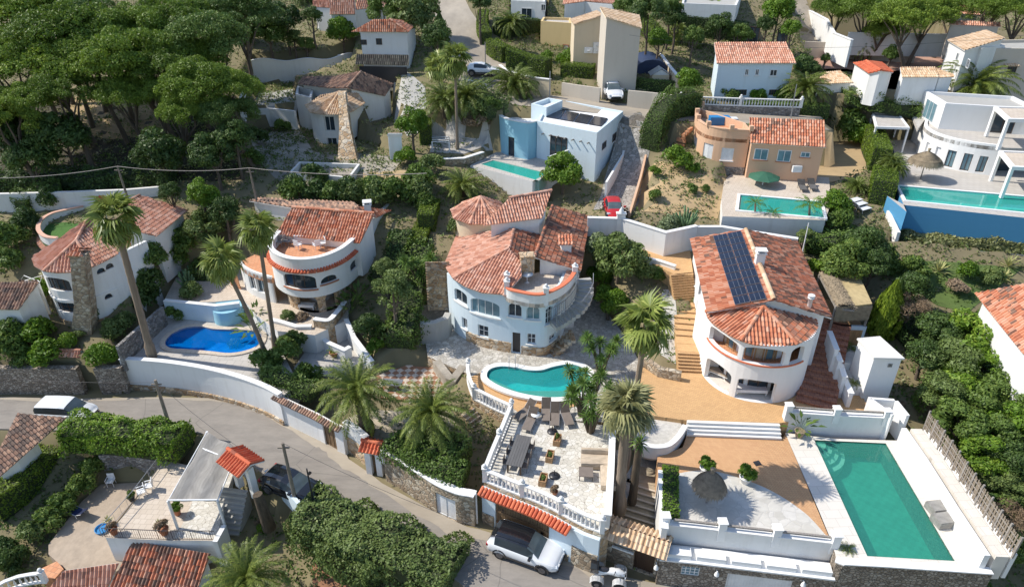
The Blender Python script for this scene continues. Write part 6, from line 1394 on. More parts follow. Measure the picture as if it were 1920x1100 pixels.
def stonegate():
 a=gx0.xy;b=gx1.xy;e=(b-a).normalized();n=Vector((e.y,-e.x));h=thing('gateway','stone gateway with double row of sand tiles, slatted dark gate and tiled house number','gate',(*((a+b)/2),0))
 Pg=Path([a,b],.4);L=Pg.L;w_=(L*.13,L*.46,1.35,2.05,0);d=(L*.50,L*.86,0,2.1,0);m=MB();wall(m,Pg,-.3,2.3,[w_,d]);m.ob('wall',MT['stone'],h)
 window(h,Pg,w_[0],w_[1],1.35,2.05,off=.12,nv=3,nh=2,fm='white_paint',pm='bluefab',fw=.05);q=MB();barat(q,Pg,w_[0]-.1,w_[1]+.1,1.22,1.33,-.1,.5);q.ob('sill',MT['white'],h)
 window(h,Pg,d[0],d[1],.02,2.08,off=.15,nv=9,fm='darkframe',pm='darkframe',name='door')
 def v(q,z):return Vector((q.x,q.y,z))
 A=a-e*.2;B=b+e*.25;m=MB();tiles(m,[v(A+n*.75,2.45),v(B+n*.75,2.45),v(B-n*.05,2.95),v(A-n*.05,2.95)],0,1,cw=.26);tiles(m,[v(A-n*.95,2.5),v(B-n*.95,2.5),v(B-n*.05,2.95),v(A-n*.05,2.95)],0,1,cw=.26);m.ob('roof',[MT['tilesand'],MT['dark']],h)
 m=MB();p=Pg.at(L*.935,-.05);m.lathe([(.12,0),(.14,.1),(.02,.3)],(p.x,p.y,1.5),8);m.ob('lamp',MT['white_paint'],h)
stonegate()
gwall('garden_wall','thick white wall beside the curving steps, edged by a clipped strip of green',Wp(14,[(208,500),(214,640),(222,800)],3.7),top=3.7,base=0,th=.3,cap='white2')
PL=smooth([W(14,*p,3.7).to_3d()for p in[(128,372),(190,385),(262,375),(315,330),(352,272)]],5)
gwall('planter_wall','low curved white planter wall filled with gravel left of the broad white steps',[p.xy for p in PL],top=3.7,base=2.8,th=.22,cap='white2')
slab('gravel_bed',ccw([p.xy for p in offline([q.xy for q in PL],-.2)]+Wp(14,[(300,225),(120,225),(80,330)],3.5)),3.5,'gravel',1)
fp_=Wp(14,[(236,795),(400,812),(520,826),(800,858),(1112,893)],LZ+.1);o,_=gwall('garden_wall','white terrace parapet with wooden rail and square posts above the garage door wall',fp_,top=3.45,base=1.4,th=.3,cap='white2')
for a,b in zip((0.05,.35,.67),(.33,.65,.97)):
 q=MB();Pf=Path(fp_,.3);barat(q,Pf,Pf.L*a,Pf.L*b,3.7,3.8,.08,.12);q.ob('rail',MT['woodgrey'],o)
for t in(0,.34,.66,1):c=Path(fp_,.3).at(Path(fp_,.3).L*t,.15);q=MB();q.box((c.x,c.y,3.35),(.42,.42,1.3));q.box((c.x,c.y,4.03),(.5,.5,.07));q.ob('post',MT['white2'],o)
sw=[p+Vector((0,0))for p in offline(fp_,1.15)];sw[0]=sw[0]+Vector((-.2,0));PS=Path(sw,.8)
gd=opz(PS,14,558,1050,900,1075,-.02,1.55);gw=opz(PS,14,332,960,426,980,1.0,1.7)
m=MB();wall(m,PS,-.5,2.0,[gd,gw]);SW=m.ob('stone_wall',MT['stonefine']);tag(SW,'grey brown stone street wall with white garage door and grilled window','wall')
window(SW,PS,gd[0],gd[1],0,1.55,off=.1,nv=20,fm='white_paint',pm='white_paint',fw=.03,name='garage_door');window(SW,PS,gw[0],gw[1],1.0,1.7,off=.06,nv=3,nh=2,fm='white_paint',pm='paneblue',fw=.05)
Pf=Path(offline(fp_,.02),.2)
q=MB();barat(q,Path(sw,.8),0,PS.L,2.003,2.1,-.06,1.1);q.ob('coping',MT['white2'],SW)
for k in range(5):
 q=MB();a=PS.L*(k+.08)/5;b=PS.L*(k+.92)/5;barat(q,PS,a,b,2.11,2.4,.12,.55);q.ob('planter_box',MT['white2'],SW)
for x,y in((205,915),(518,965),(963,1035)):
 s=sx(PS,14,x,y);c=PS.at(s,-.12);m=MB();m.lathe([(.14,0),(.12,.12),(.03,.3)],(c.x,c.y,1.45),10);m.tube([(c.x,c.y,1.7),(c.x,c.y+.2,1.75)],.02,5);m.ob('wall_lamp',MT['white_paint'],SW)
fw_=[p.xy for p in frontw];fw_=[W(14,1120,985,3.0).xy]+fw_;gwall('garden_wall','stone wall with white coping holding the street end of the green pool',offline(fw_,.3),top=3.12,base=-.5,th=.32,m='stonefine',cap='white2')
bw=Wp(14,[(842,290),(1080,308),(1322,322)],3.1)+[W(15,600,322,3.1).xy];bw=bw[:2]+[bw[3]]
o,_=gwall('garden_wall','long white wall with thin wooden rail behind the head of the green pool',bw,top=4.55,base=2.6,th=.3,cap='white2')
Pb=Path(bw,.3)
for a,b in((.06,.46),(.50,.94)):q=MB();barat(q,Pb,Pb.L*a,Pb.L*b,4.85,4.95,.08,.12);q.ob('rail',MT['woodgrey'],o)
for t in(0.02,.48,.96):c=Pb.at(Pb.L*t,.15);q=MB();q.box((c.x,c.y,4.5),(.4,.4,1.1));q.box((c.x,c.y,5.09),(.48,.48,.07));q.ob('post',MT['white2'],o)
al=Wp(15,[(535,210),(640,215),(665,345)],3.1)
h=thing('store_enclosure','small roofless white enclosure at the far right corner of the pool deck','enclosure',(*al[1],3.1))
A_=[W(15,*p,5.0).xy for p in[(522,130),(655,140),(715,215),(640,215)]]
for i,(a,b)in enumerate(((0,1),(1,2),(0,3))):
 m=MB();wall(m,Path([A_[a],A_[b]],.2),2.8,5.0,());m.ob('wall',MT['white2'],h)
rw=Wp(15,[(690,345),(800,510),(950,755),(1112,1008)],3.1)
gwall('boundary_wall','long bright white boundary wall running down the right side of the green pool',list(reversed(rw)),top=4.15,base=2.4,th=.3,m='white2')
led=offline(rw,-.3);led2=offline(rw,-.95)
lc=sum(rw,Vector((0,0)))/4
def side(pl,d):
 o=offline(pl,d);return o
outer=side(rw,.95)if(side(rw,.95)[1].x>rw[1].x)else side(rw,-.95)
m=MB();m.prism(ccw(side(rw,.28 if outer is not None and side(rw,.28)[1].x>rw[1].x else-.28)+list(reversed(outer))),2.4,4.1);tag(m.ob('wall_ledge',MT['deck']),'pale stone ledge between the white boundary wall and the reed fence','ledge')
rf=[p+(q-p).normalized()*.12 for p,q in zip(outer,[outer[0]+(outer[0]-rw[0])]+[o_+(o_-r_)for o_,r_ in zip(outer[1:],rw[1:])])]
root=thing('reed_fence','long weathered slatted reed fence on the right of the green pool','fence',(*rf[0],4.1));Pr=Path(rf,.05);rs=random.Random(3)
for k in range(12):
 s=Pr.L*k/11;c=Pr.at(s);m=MB();m.box((c.x,c.y,4.8),(.09,.09,1.5));m.ob('post',MT['woodgrey'],root)
for k in range(95):
 s=Pr.L*(k+.5)/95;c=Pr.at(s,rs.uniform(-.04,.04));m=MB();m.box((c.x,c.y,4.78+rs.uniform(-.04,.04)),(.03,.075,1.25),math.atan2((rf[-1]-rf[0]).y,(rf[-1]-rf[0]).x)-PI/2);m.ob('slat',MT['thatchdark'],root)
for z in(4.45,4.8,5.15):m=MB();barat(m,Pr,0,Pr.L,z,z+.05,-.04,.03);m.ob('fence_rail',MT['woodgrey'],root)
m=MB();wall(m,Path(rf,.2),2.5,4.3,());m.ob('base_wall',MT['white2'],root)
for i,(pts,zt,zb)in enumerate((([(1022,772),(1060,870)],6.6,4),([(1060,880),(1078,930)],6.1,4),([(1078,940),(1100,1010)],5.5,3.6),([(1100,1020),(1135,1095)],4.9,3.4))):
 gwall('stepped_wall','white stepped wall beside the brown steps, '+['highest part','second part from the top','third part from the top','lowest part'][i],Wp(8,pts,zt),top=zt,base=zb,th=.25,m='white2',cap='white2',group='stepped wall by the brown steps')
for i,(pts,z)in enumerate(((([(1030,880),(1070,935),(1180,935),(1165,850)]),5.1),([(1085,945),(1110,1060),(1210,1060),(1190,950)],4.5))):
 slab('gravel_bed',ccw(Wp(8,pts,z)),z,'gravel',1.5,pad=False,edge='white2')
gwall('garden_wall','blue shaded low wall in front of the thatched cabana',Wp(8,[(1020,725),(1100,745),(1225,750)],6.2),top=6.2,base=4,th=.2,m='bluewhite')  # blue shade is put into the wall colour
gwall('garden_wall','long white wall behind the round villa running to the solar villa',Wp(7,[(885,185),(1060,190),(1290,262)],9.4)+Wp(8,[(350,250)],9.0),top=9.3,base=6.8,th=.25,cap='white2')
gwall('garden_wall','white wall passing behind the solar villa below the salmon villa garden',Wp(8,[(350,238),(480,238),(640,265),(870,300)],9.0),top=9.0,base=6.8,th=.25,cap='white2')
gwall('garden_wall','low white wall with square posts beside the ochre stairs',Wp(8,[(60,395),(150,412),(235,440)],7.5),top=7.5,base=5,th=.22,cap='white2')
m,_=gwall('rubble_wall','low loose rubble wall at the foot of the narrow ochre stairs',Wp(8,[(72,905),(150,960),(268,985)],4.6),top=4.5,base=3.5,th=.4,m='stone')
q=W(7,1048,290,7.5);h=thing('gate_pillar','slim white pillar with arched opening behind the round villa','pillar',(q.x,q.y,7));m=MB();m.box((q.x,q.y,8.3),(.7,.35,2.9));m.ob('shaft',MT['white'],h);m=MB();m.box((q.x,q.y,9.8),(.85,.5,.1));m.lathe([(.25,0),(.2,.2),(.05,.5)],(q.x,q.y,9.85),8);m.ob('cap',MT['white'],h)
gwall('garden_wall','long rough pinkish wall behind the left villa at the edge of the pine wood',Wp(5,[(-60,62),(330,52),(640,40),(900,18)],10.0),top=9.9,base=8,th=.35,m='whiteold')
def wavy(label,k,pts,zt,zb,amp,m='white'):
 p=smooth([W(k,*q,zt).to_3d()for q in pts],6);Pw=Path([x.xy for x in p],.25);zz=[zt+amp*math.sin(Pw.c[i]*1.15)for i in range(len(Pw.p))]
 return gwall('garden_wall',label,Pw.p,top=zz,base=zb,th=.25,m=m,cap='white2')
wavy('white garden wall with wavy top below the pines and the blue covered pool',2,[(92,340),(250,335),(420,335),(560,320),(680,300)],15.6,11.6,.18)
gwall('garden_wall','low white wall with wire fence in front of the two storey hipped roof house',Wp(2,[(680,412),(860,420),(1055,432)],14.8),top=14.8,base=13,th=.2,m='white')
gwall('garden_wall','beige rough wall below the low white wall left of the slim palms',Wp(2,[(880,470),(960,472),(1060,480)],13.8),top=13.7,base=12,th=.3,m='greyb')
gwall('garden_wall','slanting white wall left of the rubble terrace near the pines',Wp(2,[(30,560),(60,490),(105,415)],14.2),top=14.2,base=11.5,th=.25)
gwall('garden_wall','low white wall around the upper rubble terrace beside the round chimney villa',Wp(2,[(75,600),(190,600),(330,615)],12.6),top=12.5,base=10.4,th=.3)
def tank():
 p=[W(2,*q,10.6).xy for q in[(305,952),(640,985),(698,908),(360,895)]];h=thing('concrete_tank','empty white rectangular tank in the rubble yard below the round chimney villa','tank',(*p[0],9));o=ccw(p);m=MB();m.prism(o,8,10.5,holes=[offset(o,-.22)]);m.ob('wall',MT['whiteold'],h);m=MB();m.prism(offset(o,-.2),8.8,9.4);m.ob('floor',MT['concrete'],h)
tank()
def small_shed():
 h,_=annex('tiny white shed with tiled roof and blue door beside the ruined brick oven',2,[[(850,755,12.8),(935,758,12.8),(935,742,13.1),(855,742)]],0,10,rm='tilered',name='shed',cat='shed',over=.1)
 P_=Path(Wp(2,[(862,757),(930,760)],12.7),.1);P_=Path(offline(P_.p,.06),.1);window(h,P_,.15,.75,10.9,12.3,off=-.03,nv=0,fm='blue',pm='blue',name='door')
small_shed()
gwall('garden_wall','curved white topped stone wall under the glass kiosk beside the mint pool',Wp(2,[(1150,885),(1280,880),(1390,845)],10.8),top=10.7,base=8.5,th=.3,m='stone',cap='white2')
for lab,pts,zt,zb,m in(('beige rough wall with jagged top on the upper lane left of the parked white car',[(515,462),(620,478),(728,492)],15.2,13.2,'greyb'),('beige wall with terracotta lattice strip on the upper lane right of the parked white car',[(885,505),(1020,518),(1165,535)],15.2,13.0,'greyb'),('curved beige wall under the clipped hedges where the lane climbs',[(52,215),(62,265),(120,330),(205,395),(330,432),(450,446)],15.8,13.4,'cream'),('white wall by the parked car at the lane junction',[(-120,435),(20,455),(100,470)],15.0,13.5,'white'),('cream garden wall running up behind the dark tarpaulin',[(985,225),(1060,300),(1110,370),(1160,430)],16.2,14,'cream')):
 gwall('lane_wall',lab,Wp(3,pts,zt),top=zt,base=zb,th=.25,m=m,cap='white2' if m!='greyb' else None)
gwall('lane_wall','stone wall carrying a white balustrade on the upper lane below the wide blue house',Wp(3,[(1175,575),(1350,585),(1540,592)],13.9)+Wp(4,[(420,600)],13.9),top=13.8,base=12.2,th=.3,m='stonegrey')
balustrade('white balustrade on the upper lane below the wide pale blue house',Wp(3,[(1175,575),(1350,585),(1540,592)],13.9)+Wp(4,[(420,600)],13.9),13.85,.85,.3,(0,.5,1))
for lab,pts,zt,zb,m in(('tall white wall curving down the far lane under the pines',[(465,60),(560,110),(600,185),(700,225)],18.6,15.5,'white'),('long white wall behind the red gravel garden under the pines',[(690,185),(960,190),(1240,195)],18.2,15.5,'white'),('long beige wall along the back of the red gravel garden',[(410,232),(700,240),(1075,262)],16.6,14.5,'greyb'),('stone and render wall with blue doors below the small huts',[(760,535),(970,540),(1060,552)],14.5,11.0,'stone'),('white gate wall beside the feather palm on the upper lane',[(505,520),(600,525),(640,530)],13.8,11.5,'white')):
 gwall('garden_wall',lab,Wp(4,pts,zt),top=zt,base=zb,th=.28,m=m,cap='white2' if m=='white' else None)
gwall('block_wall','dark grey block wall with white cap below the artificial lawn',Wp(9,[(250,335),(310,340),(600,358),(1050,388)],7.0),top=6.9,base=4.8,th=.3,m='stonegrey',cap='white2')
gwall('garden_wall','sloping white wall end left of the artificial lawn',Wp(9,[(280,160),(345,240)],9.0),top=[9.2,8.6],base=6,th=.25)
gwall('garden_wall','salmon topped low wall on the right edge of the grey stone driveway',Wp(3,[(985,905),(960,990),(930,1070),(905,1130)][::-1],9.8),top=[8.8,9.3,9.9,10.6],base=6.5,th=.2,m='salmon')
gwall('garden_wall','thin white kerb wall on the left edge of the grey stone driveway',Wp(3,[(885,745),(850,870),(760,985)],10.4),top=[11.6,10.6,9.9],base=8,th=.2,m='white')
h=thing('slatted_screen','white slatted screen wall at the right end of the narrow mint pool','screen',W(3,540,960,10));Pq=Path(Wp(3,[(452,945),(630,880)],10.2),.15)
for k in range(9):m=MB();barat(m,Pq,Pq.L*k/9+.05,Pq.L*k/9+.28,10,11.4,0,.12);m.ob('slat',MT['white2'],h)
m=MB();barat(m,Pq,0,Pq.L,11.4,11.55,-.02,.18);m.ob('rail',MT['white2'],h)
stairs('staircase',W(3,690,1090,7.6),W(3,650,910,10.0),.9,7.6,10.2,13,'concrete',label='grey steps with pale edges going up beside the slatted white screen',cat='steps',mside='white')
gwall('garden_wall','dark shaded grey wall between the tall palm and the left villa garden',Wp(5,[(608,845),(720,745),(840,640)],4.2),top=4.1,base=1.8,th=.25,m='stonegrey')
gwall('garden_wall','white wall behind the bright blue pool below the upper terrace',Wp(5,[(842,612),(1000,628),(1110,640),(1232,625)],4.1),top=4.0,base=2.2,th=.25,m='bluewhite',cap='white2')  # white wall whose blue shade is put into the stucco colour
h=thing('pool_fountain','pale blue curved block with white balustrade at the back of the blue pool','fountain',W(5,1170,700,2.4));m=MB();c=W(5,1172,720,2.5);m.lathe([(1.25,-.1),(1.2,1.2)],(c.x,c.y+.6,2.4),20);m.ob('basin',MT['blue'],h)
gwall('garden_wall','low curved white wall with plants in front of the arched villa',Wp(6,[(345,715),(400,728),(480,752),(560,750)],3.9),top=3.9,base=1.8,th=.25,cap='white2')
gwall('garden_wall','white topped stone wall curving past the arched villa to its right corner',[p.xy for p in smooth([W(6,*q,4.5)for q in[(568,708),(650,715),(700,670),(742,615)]],4)],top=4.4,base=1.8,th=.3,m='stonewarm',cap='white2')
gwall('garden_wall','low white wall with pointed end in the lower courtyard',Wp(6,[(600,800),(640,830),(730,870),(765,850)],3.0),top=2.9,base=1.5,th=.25,cap='white2')
gwall('garden_wall','slanting white wall right of the potted palms in the lower courtyard',Wp(6,[(735,735),(770,800),(862,905)],3.4),top=[3.8,3.3,2.9],base=1.5,th=.25,cap='white2')
gwall('rock_wall','rough rock retaining wall left of the kidney pool patio',Wp(7,[(85,905),(150,990),(200,1010),(262,930)],3.4),top=3.0,base=1.2,th=.6,m='rock')
gwall('rock_wall','rounded concrete rock ledge on the left of the round blue villa',Wp(7,[(20,720),(100,715),(165,690),(180,660)],5.0),top=4.7,base=2.6,th=.5,m='concrete')
stairs('staircase',W(7,120,620,5.0),W(7,110,420,8.2),.95,4.8,8.3,16,'stonewarm',label='weathered garden steps climbing left of the round blue villa',cat='steps')
path_stairs('rustic stepping stones going down beside the feather palm and terrace wall',[(W(13,175,190,2.6),W(13,300,330,1.6),2.6,1.6,1,.5)],.5,'rock')if False else stairs('staircase',W(13,265,340,1.4),W(13,150,190,2.8),.55,1.3,2.8,8,'stonewarm',label='rustic timber edged steps right of the lower feather palm',cat='steps',mside='woodgrey')
gwall('low_wall','pale low wall above the hedge with white coping beside the lower feather palm',Wp(12,[(868,400),(900,385),(930,370)],2.6),top=2.6,base=1.5,th=.2)
gwall('garden_wall','pale blue kerb wall between the street and the black car',Wp(12,[(262,498),(330,560),(430,668)],.95),top=.9,base=-.5,th=.25,m='bluewhite')
gwall('stone_wall','grey rubble retaining wall behind the white chairs in the gravel yard',Wp(11,[(505,420),(640,410),(760,440),(850,455)],-.9),top=-.95,base=-3.4,th=.4,m='stonegrey')
gwall('garden_wall','white wall below the railed terrace beside the dark steps',Wp(11,[(1118,860),(1165,775)],-.3),top=-.4,base=-4,th=.3)
h=thing('railing','thin black iron railing along the front of the beige terrace','railing',W(11,700,850,-.9));railing(h,Wp(11,[(545,845),(880,860)],-.9),-.9,.85,'dark',.14);railing(h,Wp(11,[(895,858),(1118,860)],-.9),-.9,.85,'dark',.14)
h=thing('railing','grey metal railing on the left side of the beige terrace','railing',W(11,600,750,-.9));railing(h,Wp(11,[(530,845),(700,650),(850,450)],-.9),-.9,.8,'metal',.6)
h=thing('balcony','rounded white balcony with balustrade at the bottom left corner','balcony',W(11,150,1050,-3));bp_=[p.xy for p in smooth([W(11,*q,-1.9)for q in[(-40,1105),(40,1062),(120,1040),(205,1030)]],3)];balustrade(None,bp_,-2.8,.8,.27,(1,),par=None or h)if False else balustrade('small white balustrade of the rounded balcony at the bottom left corner',bp_,-2.8,.85,.27,(1,))
bpy.data.objects.remove(h)
q=W(11,265,990,-2.6);m=MB();m.prism(ccw(Wp(11,[(205,1000),(290,960),(325,1000),(280,1050),(210,1040)],-2.6)),-4,-2.7);tag(m.ob('landing',MT['terrafloor']),'small rounded terracotta landing at the bottom left corner','landing')
def shade():
 c=[W(11,*q,1.55)for q in[(865,652),(1030,380),(1065,297),(1228,385),(1195,445),(1120,650)]];h=thing('shade_pergola','grey shade cloth stretched over a white pergola above the crazy paved terrace','pergola',W(11,1000,600,-.9))
 bm=bmesh.new();vs=[bm.verts.new((p.x,p.y,0))for p in ccw(c)];bm.faces.new(vs);
 xs=[p.x for p in c];ys=[p.y for p in c]
 for a0,a1,no in((min(xs),max(xs),(1,0,0)),(min(ys),max(ys),(0,1,0))):
  v=math.ceil(a0/.2)*.2
  while v<a1:bmesh.ops.bisect_plane(bm,geom=bm.verts[:]+bm.edges[:]+bm.faces[:],plane_co=(v*no[0],v*no[1],0),plane_no=no);v+=.2
 for v in bm.verts:v.co.z=1.5+.07*math.sin(v.co.x*4.2)+.05*math.sin(v.co.y*2.3+v.co.x)
 me=bpy.data.meshes.new('shade_cloth');bm.to_mesh(me);bm.free();me.materials.append(MT['greyfab']);inst(me,'shade_cloth',-h.location,par=h)
 for a,b in((0,5),(1,4)):m=MB();m.tube([c[a],c[b]],.06,6);m.ob('beam',MT['white_paint'],h)
 for a,b in((0,2),(5,3)):m=MB();m.tube([c[a]-Vector((0,0,.08)),c[b]-Vector((0,0,.08))],.05,6);m.ob('beam',MT['white_paint'],h)
 for i in(0,2,3,5):q=c[i];m=MB();m.tube([(q.x,q.y,-1),(q.x,q.y,1.5)],.09,8);m.ob('post',MT['white_paint'],h)
shade()
def car(label,loc,rz,paint='carwhite',roof=None,L=4.6,Wd=1.86,Hh=1.68,kind='suv',name='parked_car',group=None):
 h=local(name,label,'car',loc,rz,group);hw=Wd/2
 if kind=='suv':S=[(-2.30,.42,.92,.95,.74,.70),(-2.24,.32,1.02,1.12,.86,.76),(-2.05,.30,1.06,1.50,.91,.70),(-1.75,.30,1.07,1.62,.93,.69),(-1.0,.30,1.06,1.67,.93,.70),(-.2,.30,1.04,1.68,.93,.70),(.35,.30,1.02,1.62,.93,.68),(.75,.30,1.01,1.38,.93,.70),(1.10,.30,1.01,1.10,.92,.76),(1.22,.30,1.01,1.035,.92,.80),(1.6,.30,.97,1.0,.91,.76),(2.0,.32,.90,.93,.87,.70),(2.2,.36,.80,.82,.78,.62),(2.30,.42,.62,.66,.66,.55)]
 elif kind=='van':S=[(-2.2,.4,.95,1.0,.76,.72),(-2.15,.32,1.05,1.5,.86,.76),(-2.0,.3,1.1,1.8,.90,.74),(-1.0,.3,1.1,1.84,.91,.75),(0,.3,1.08,1.84,.91,.75),(.5,.3,1.06,1.78,.91,.73),(.95,.3,1.05,1.42,.90,.74),(1.3,.3,1.04,1.12,.90,.76),(1.7,.32,.96,1.0,.87,.72),(2.05,.36,.84,.87,.78,.62),(2.2,.42,.62,.66,.66,.5)]
 else:S=[(-2.1,.4,.8,.84,.74,.68),(-2.02,.30,.92,1.02,.82,.7),(-1.7,.28,.95,1.3,.86,.66),(-1.1,.28,.95,1.42,.87,.64),(-.3,.28,.93,1.45,.87,.64),(.2,.28,.91,1.36,.87,.63),(.6,.28,.9,1.15,.87,.66),(.95,.28,.9,.95,.86,.72),(1.5,.3,.82,.86,.84,.7),(1.9,.34,.72,.75,.76,.6),(2.08,.4,.56,.6,.64,.5)]
 fx=L/(S[-1][0]-S[0][0]);fw=hw/.93;fz=Hh/max(s[3]for s in S);rings=[]
 for x,zl,zb,zr,wb,wr in S:
  x*=fx;wb*=fw;wr*=fw;zl*=fz;zb*=fz;zr*=fz
  pts=[(wb*.86,zl),(wb,zl+.14),(wb*1.01,(zl+zb)/2),(wb*.985,zb),(wb*.95,zb+.02),(wr+.03,zr-.06),(wr-.05,zr-.01),(wr*.5,zr+.015),(0,zr+.02)]
  rings.append([Vector((x,-y,z))for y,z in pts]+[Vector((x,y,z))for y,z in reversed(pts[:-1])])
 vb=[];n=len(rings[0]);vs=[v for r in rings for v in r];m=MB();g=MB();rf=MB();ws=MB()
 for i in range(len(rings)-1):
  cab=(S[i][3]-S[i][2]>.2 or S[i+1][3]-S[i+1][2]>.2)
  for j in range(n-1):
   f=[(i*n+j,(i+1)*n+j,(i+1)*n+j+1,i*n+j+1)];jj=min(j,n-2-j)
   q=[vs[k]for k in f[0]]
   slope=abs(S[i+1][3]-S[i][3])>.16 and cab and i>1
   if cab and jj==4 and i<3 and kind!='van':m.add(q,[(0,1,2,3)],0,None,True)
   elif cab and jj==4 and not(S[i][3]-S[i][2]<.1 or S[i+1][3]-S[i+1][2]<.1):g.add(q,[(0,1,2,3)])
   elif cab and jj>=5 and slope:ws.add(q,[(0,1,2,3)],0,None,True)
   elif cab and jj>=5:rf.add(q,[(0,1,2,3)],0,None,True)
   else:m.add(q,[(0,1,2,3)],0,None,True)
 m.add(rings[0],[tuple(reversed(range(n)))]);m.add(rings[-1],[tuple(range(n))])
 o=m.ob('body',MT[paint],h);rf.ob('roof',MT[roof or paint],h);g.ob('window',MT['glass'],h);ws.ob('windscreen',MT['screen'],h)
 bm=bmesh.new();bm.from_mesh(o.data);bmesh.ops.remove_doubles(bm,verts=bm.verts,dist=.002);bm.to_mesh(o.data);bm.free()
 for x in(-.1,.85):
  q=MB();
  for sy in(-1,1):pass
 wr=.36*fz;
 for x in(-1.38*fx,1.38*fx):
  for sy in(-1,1):
   q=MB();y=sy*(hw-.11);q.tube([(x,y-.11,wr),(x,y+.11,wr)],wr,20,cap=True);w_=q.ob('wheel',MT['rubber'],h)
   q=MB();yo=y+sy*.115;q.tube([(x,yo-.01,wr),(x,yo+.012,wr)],wr*.62,14);
   for k in range(5):
    t=2*PI*k/5;q.box((x+math.cos(t)*wr*.33,yo+sy*.02,wr+math.sin(t)*wr*.33),(.06,.02,wr*.5),M=Matrix.Rotation(-t+PI/2,3,'Y'))
   q.ob('rim',MT['alloy'],w_)
   q=MB();arc=[(x+math.cos(t)*wr*1.17,sy*(hw+.004),wr+math.sin(t)*wr*1.17)for t in np.linspace(-.15,PI+.15,12)];q.tube(arc,.05,5);q.ob('wheel_arch',MT['carblack'],h)
 for sy in(-1,1):
  q=MB();q.box((S[-3][0]*fx+.08,sy*hw*.74,.74*fz),(.32,.30,.12),sy*-.35);q.ob('headlight',MT['lamp'],h)
  q=MB();q.box((S[1][0]*fx+.02,sy*hw*.80,.88*fz),(.14,.26,.16));q.ob('tail_light',MT['redlamp'],h)
  q=MB();q.box((.62*fx,sy*(hw+.08),1.05*fz),(.16,.2,.13));q.ob('mirror',MT[roof or paint],h)
  if kind=='suv':q=MB();q.tube([(-1.7,sy*hw*.68,Hh*.985),(-1.5,sy*hw*.68,Hh+.05),(.2,sy*hw*.66,Hh+.05),(.4,sy*hw*.66,Hh*.97)],.022,6);q.ob('roof_rail',MT['carblack'],h)
  q=MB();q.box((0,sy*(hw*.985),.42*fz),(L*.55,.05,.14));q.ob('sill_trim',MT['carblack'],h)
 q=MB();q.box((S[-1][0]*fx-.06,0,.5*fz),(.14,hw*1.2,.2));q.ob('grille',MT['carblack'],h)
 q=MB();q.box((S[-1][0]*fx+.0,0,.36*fz),(.06,hw*1.4,.1));q.ob('bumper',MT['carblack'],h)
 return h
a=W(13,325,962,0);b=W(13,528,1036,0);d=(b-a).xy;n=Vector((-d.y,d.x)).normalized();c=(a.xy+b.xy)/2+n*.93
car('white sport utility car with black roof parked in front of the wooden garage gate',(c.x,c.y,.0),math.atan2(d.y,d.x),roof='carblack',L=4.35,Wd=1.78,Hh=1.6)
c=W(0,126,790,0);car('white van parked at the edge of the street behind the long grey brown roof',(c.x,c.y+.4,0),-.06,kind='van',L=3.9,Wd=1.7,Hh=1.55)
c=W(0,552,922,0);car('black car parked behind the pale blue kerb wall and the wooden pole',(c.x,c.y,0),math.atan2(W(0,590,925,0).y-W(0,515,895,0).y,W(0,590,925,0).x-W(0,515,895,0).x),paint='carblack',kind='hatch',L=4.2,Wd=1.78,Hh=1.45)
c=G(0,1147,185);car('white off road car nose out in the driveway gap between beige walls',(c.x,c.y,c.z+.1),-PI/2+.08,kind='suv',L=4.3,Wd=1.8,Hh=1.7)
c=G(3,80,425);car('small white car parked at the junction of the two upper lanes',(c.x,c.y,c.z+.1),-.1,kind='hatch',L=3.9,Wd=1.65,Hh=1.45)
c=G(7,1012,165);car('red car standing end on behind the white wall at the foot of the grey driveway',(c.x,c.y-.6,c.z+.1),-PI/2,paint='redpaint',kind='hatch',L=3.4,Wd=1.6,Hh=1.4)
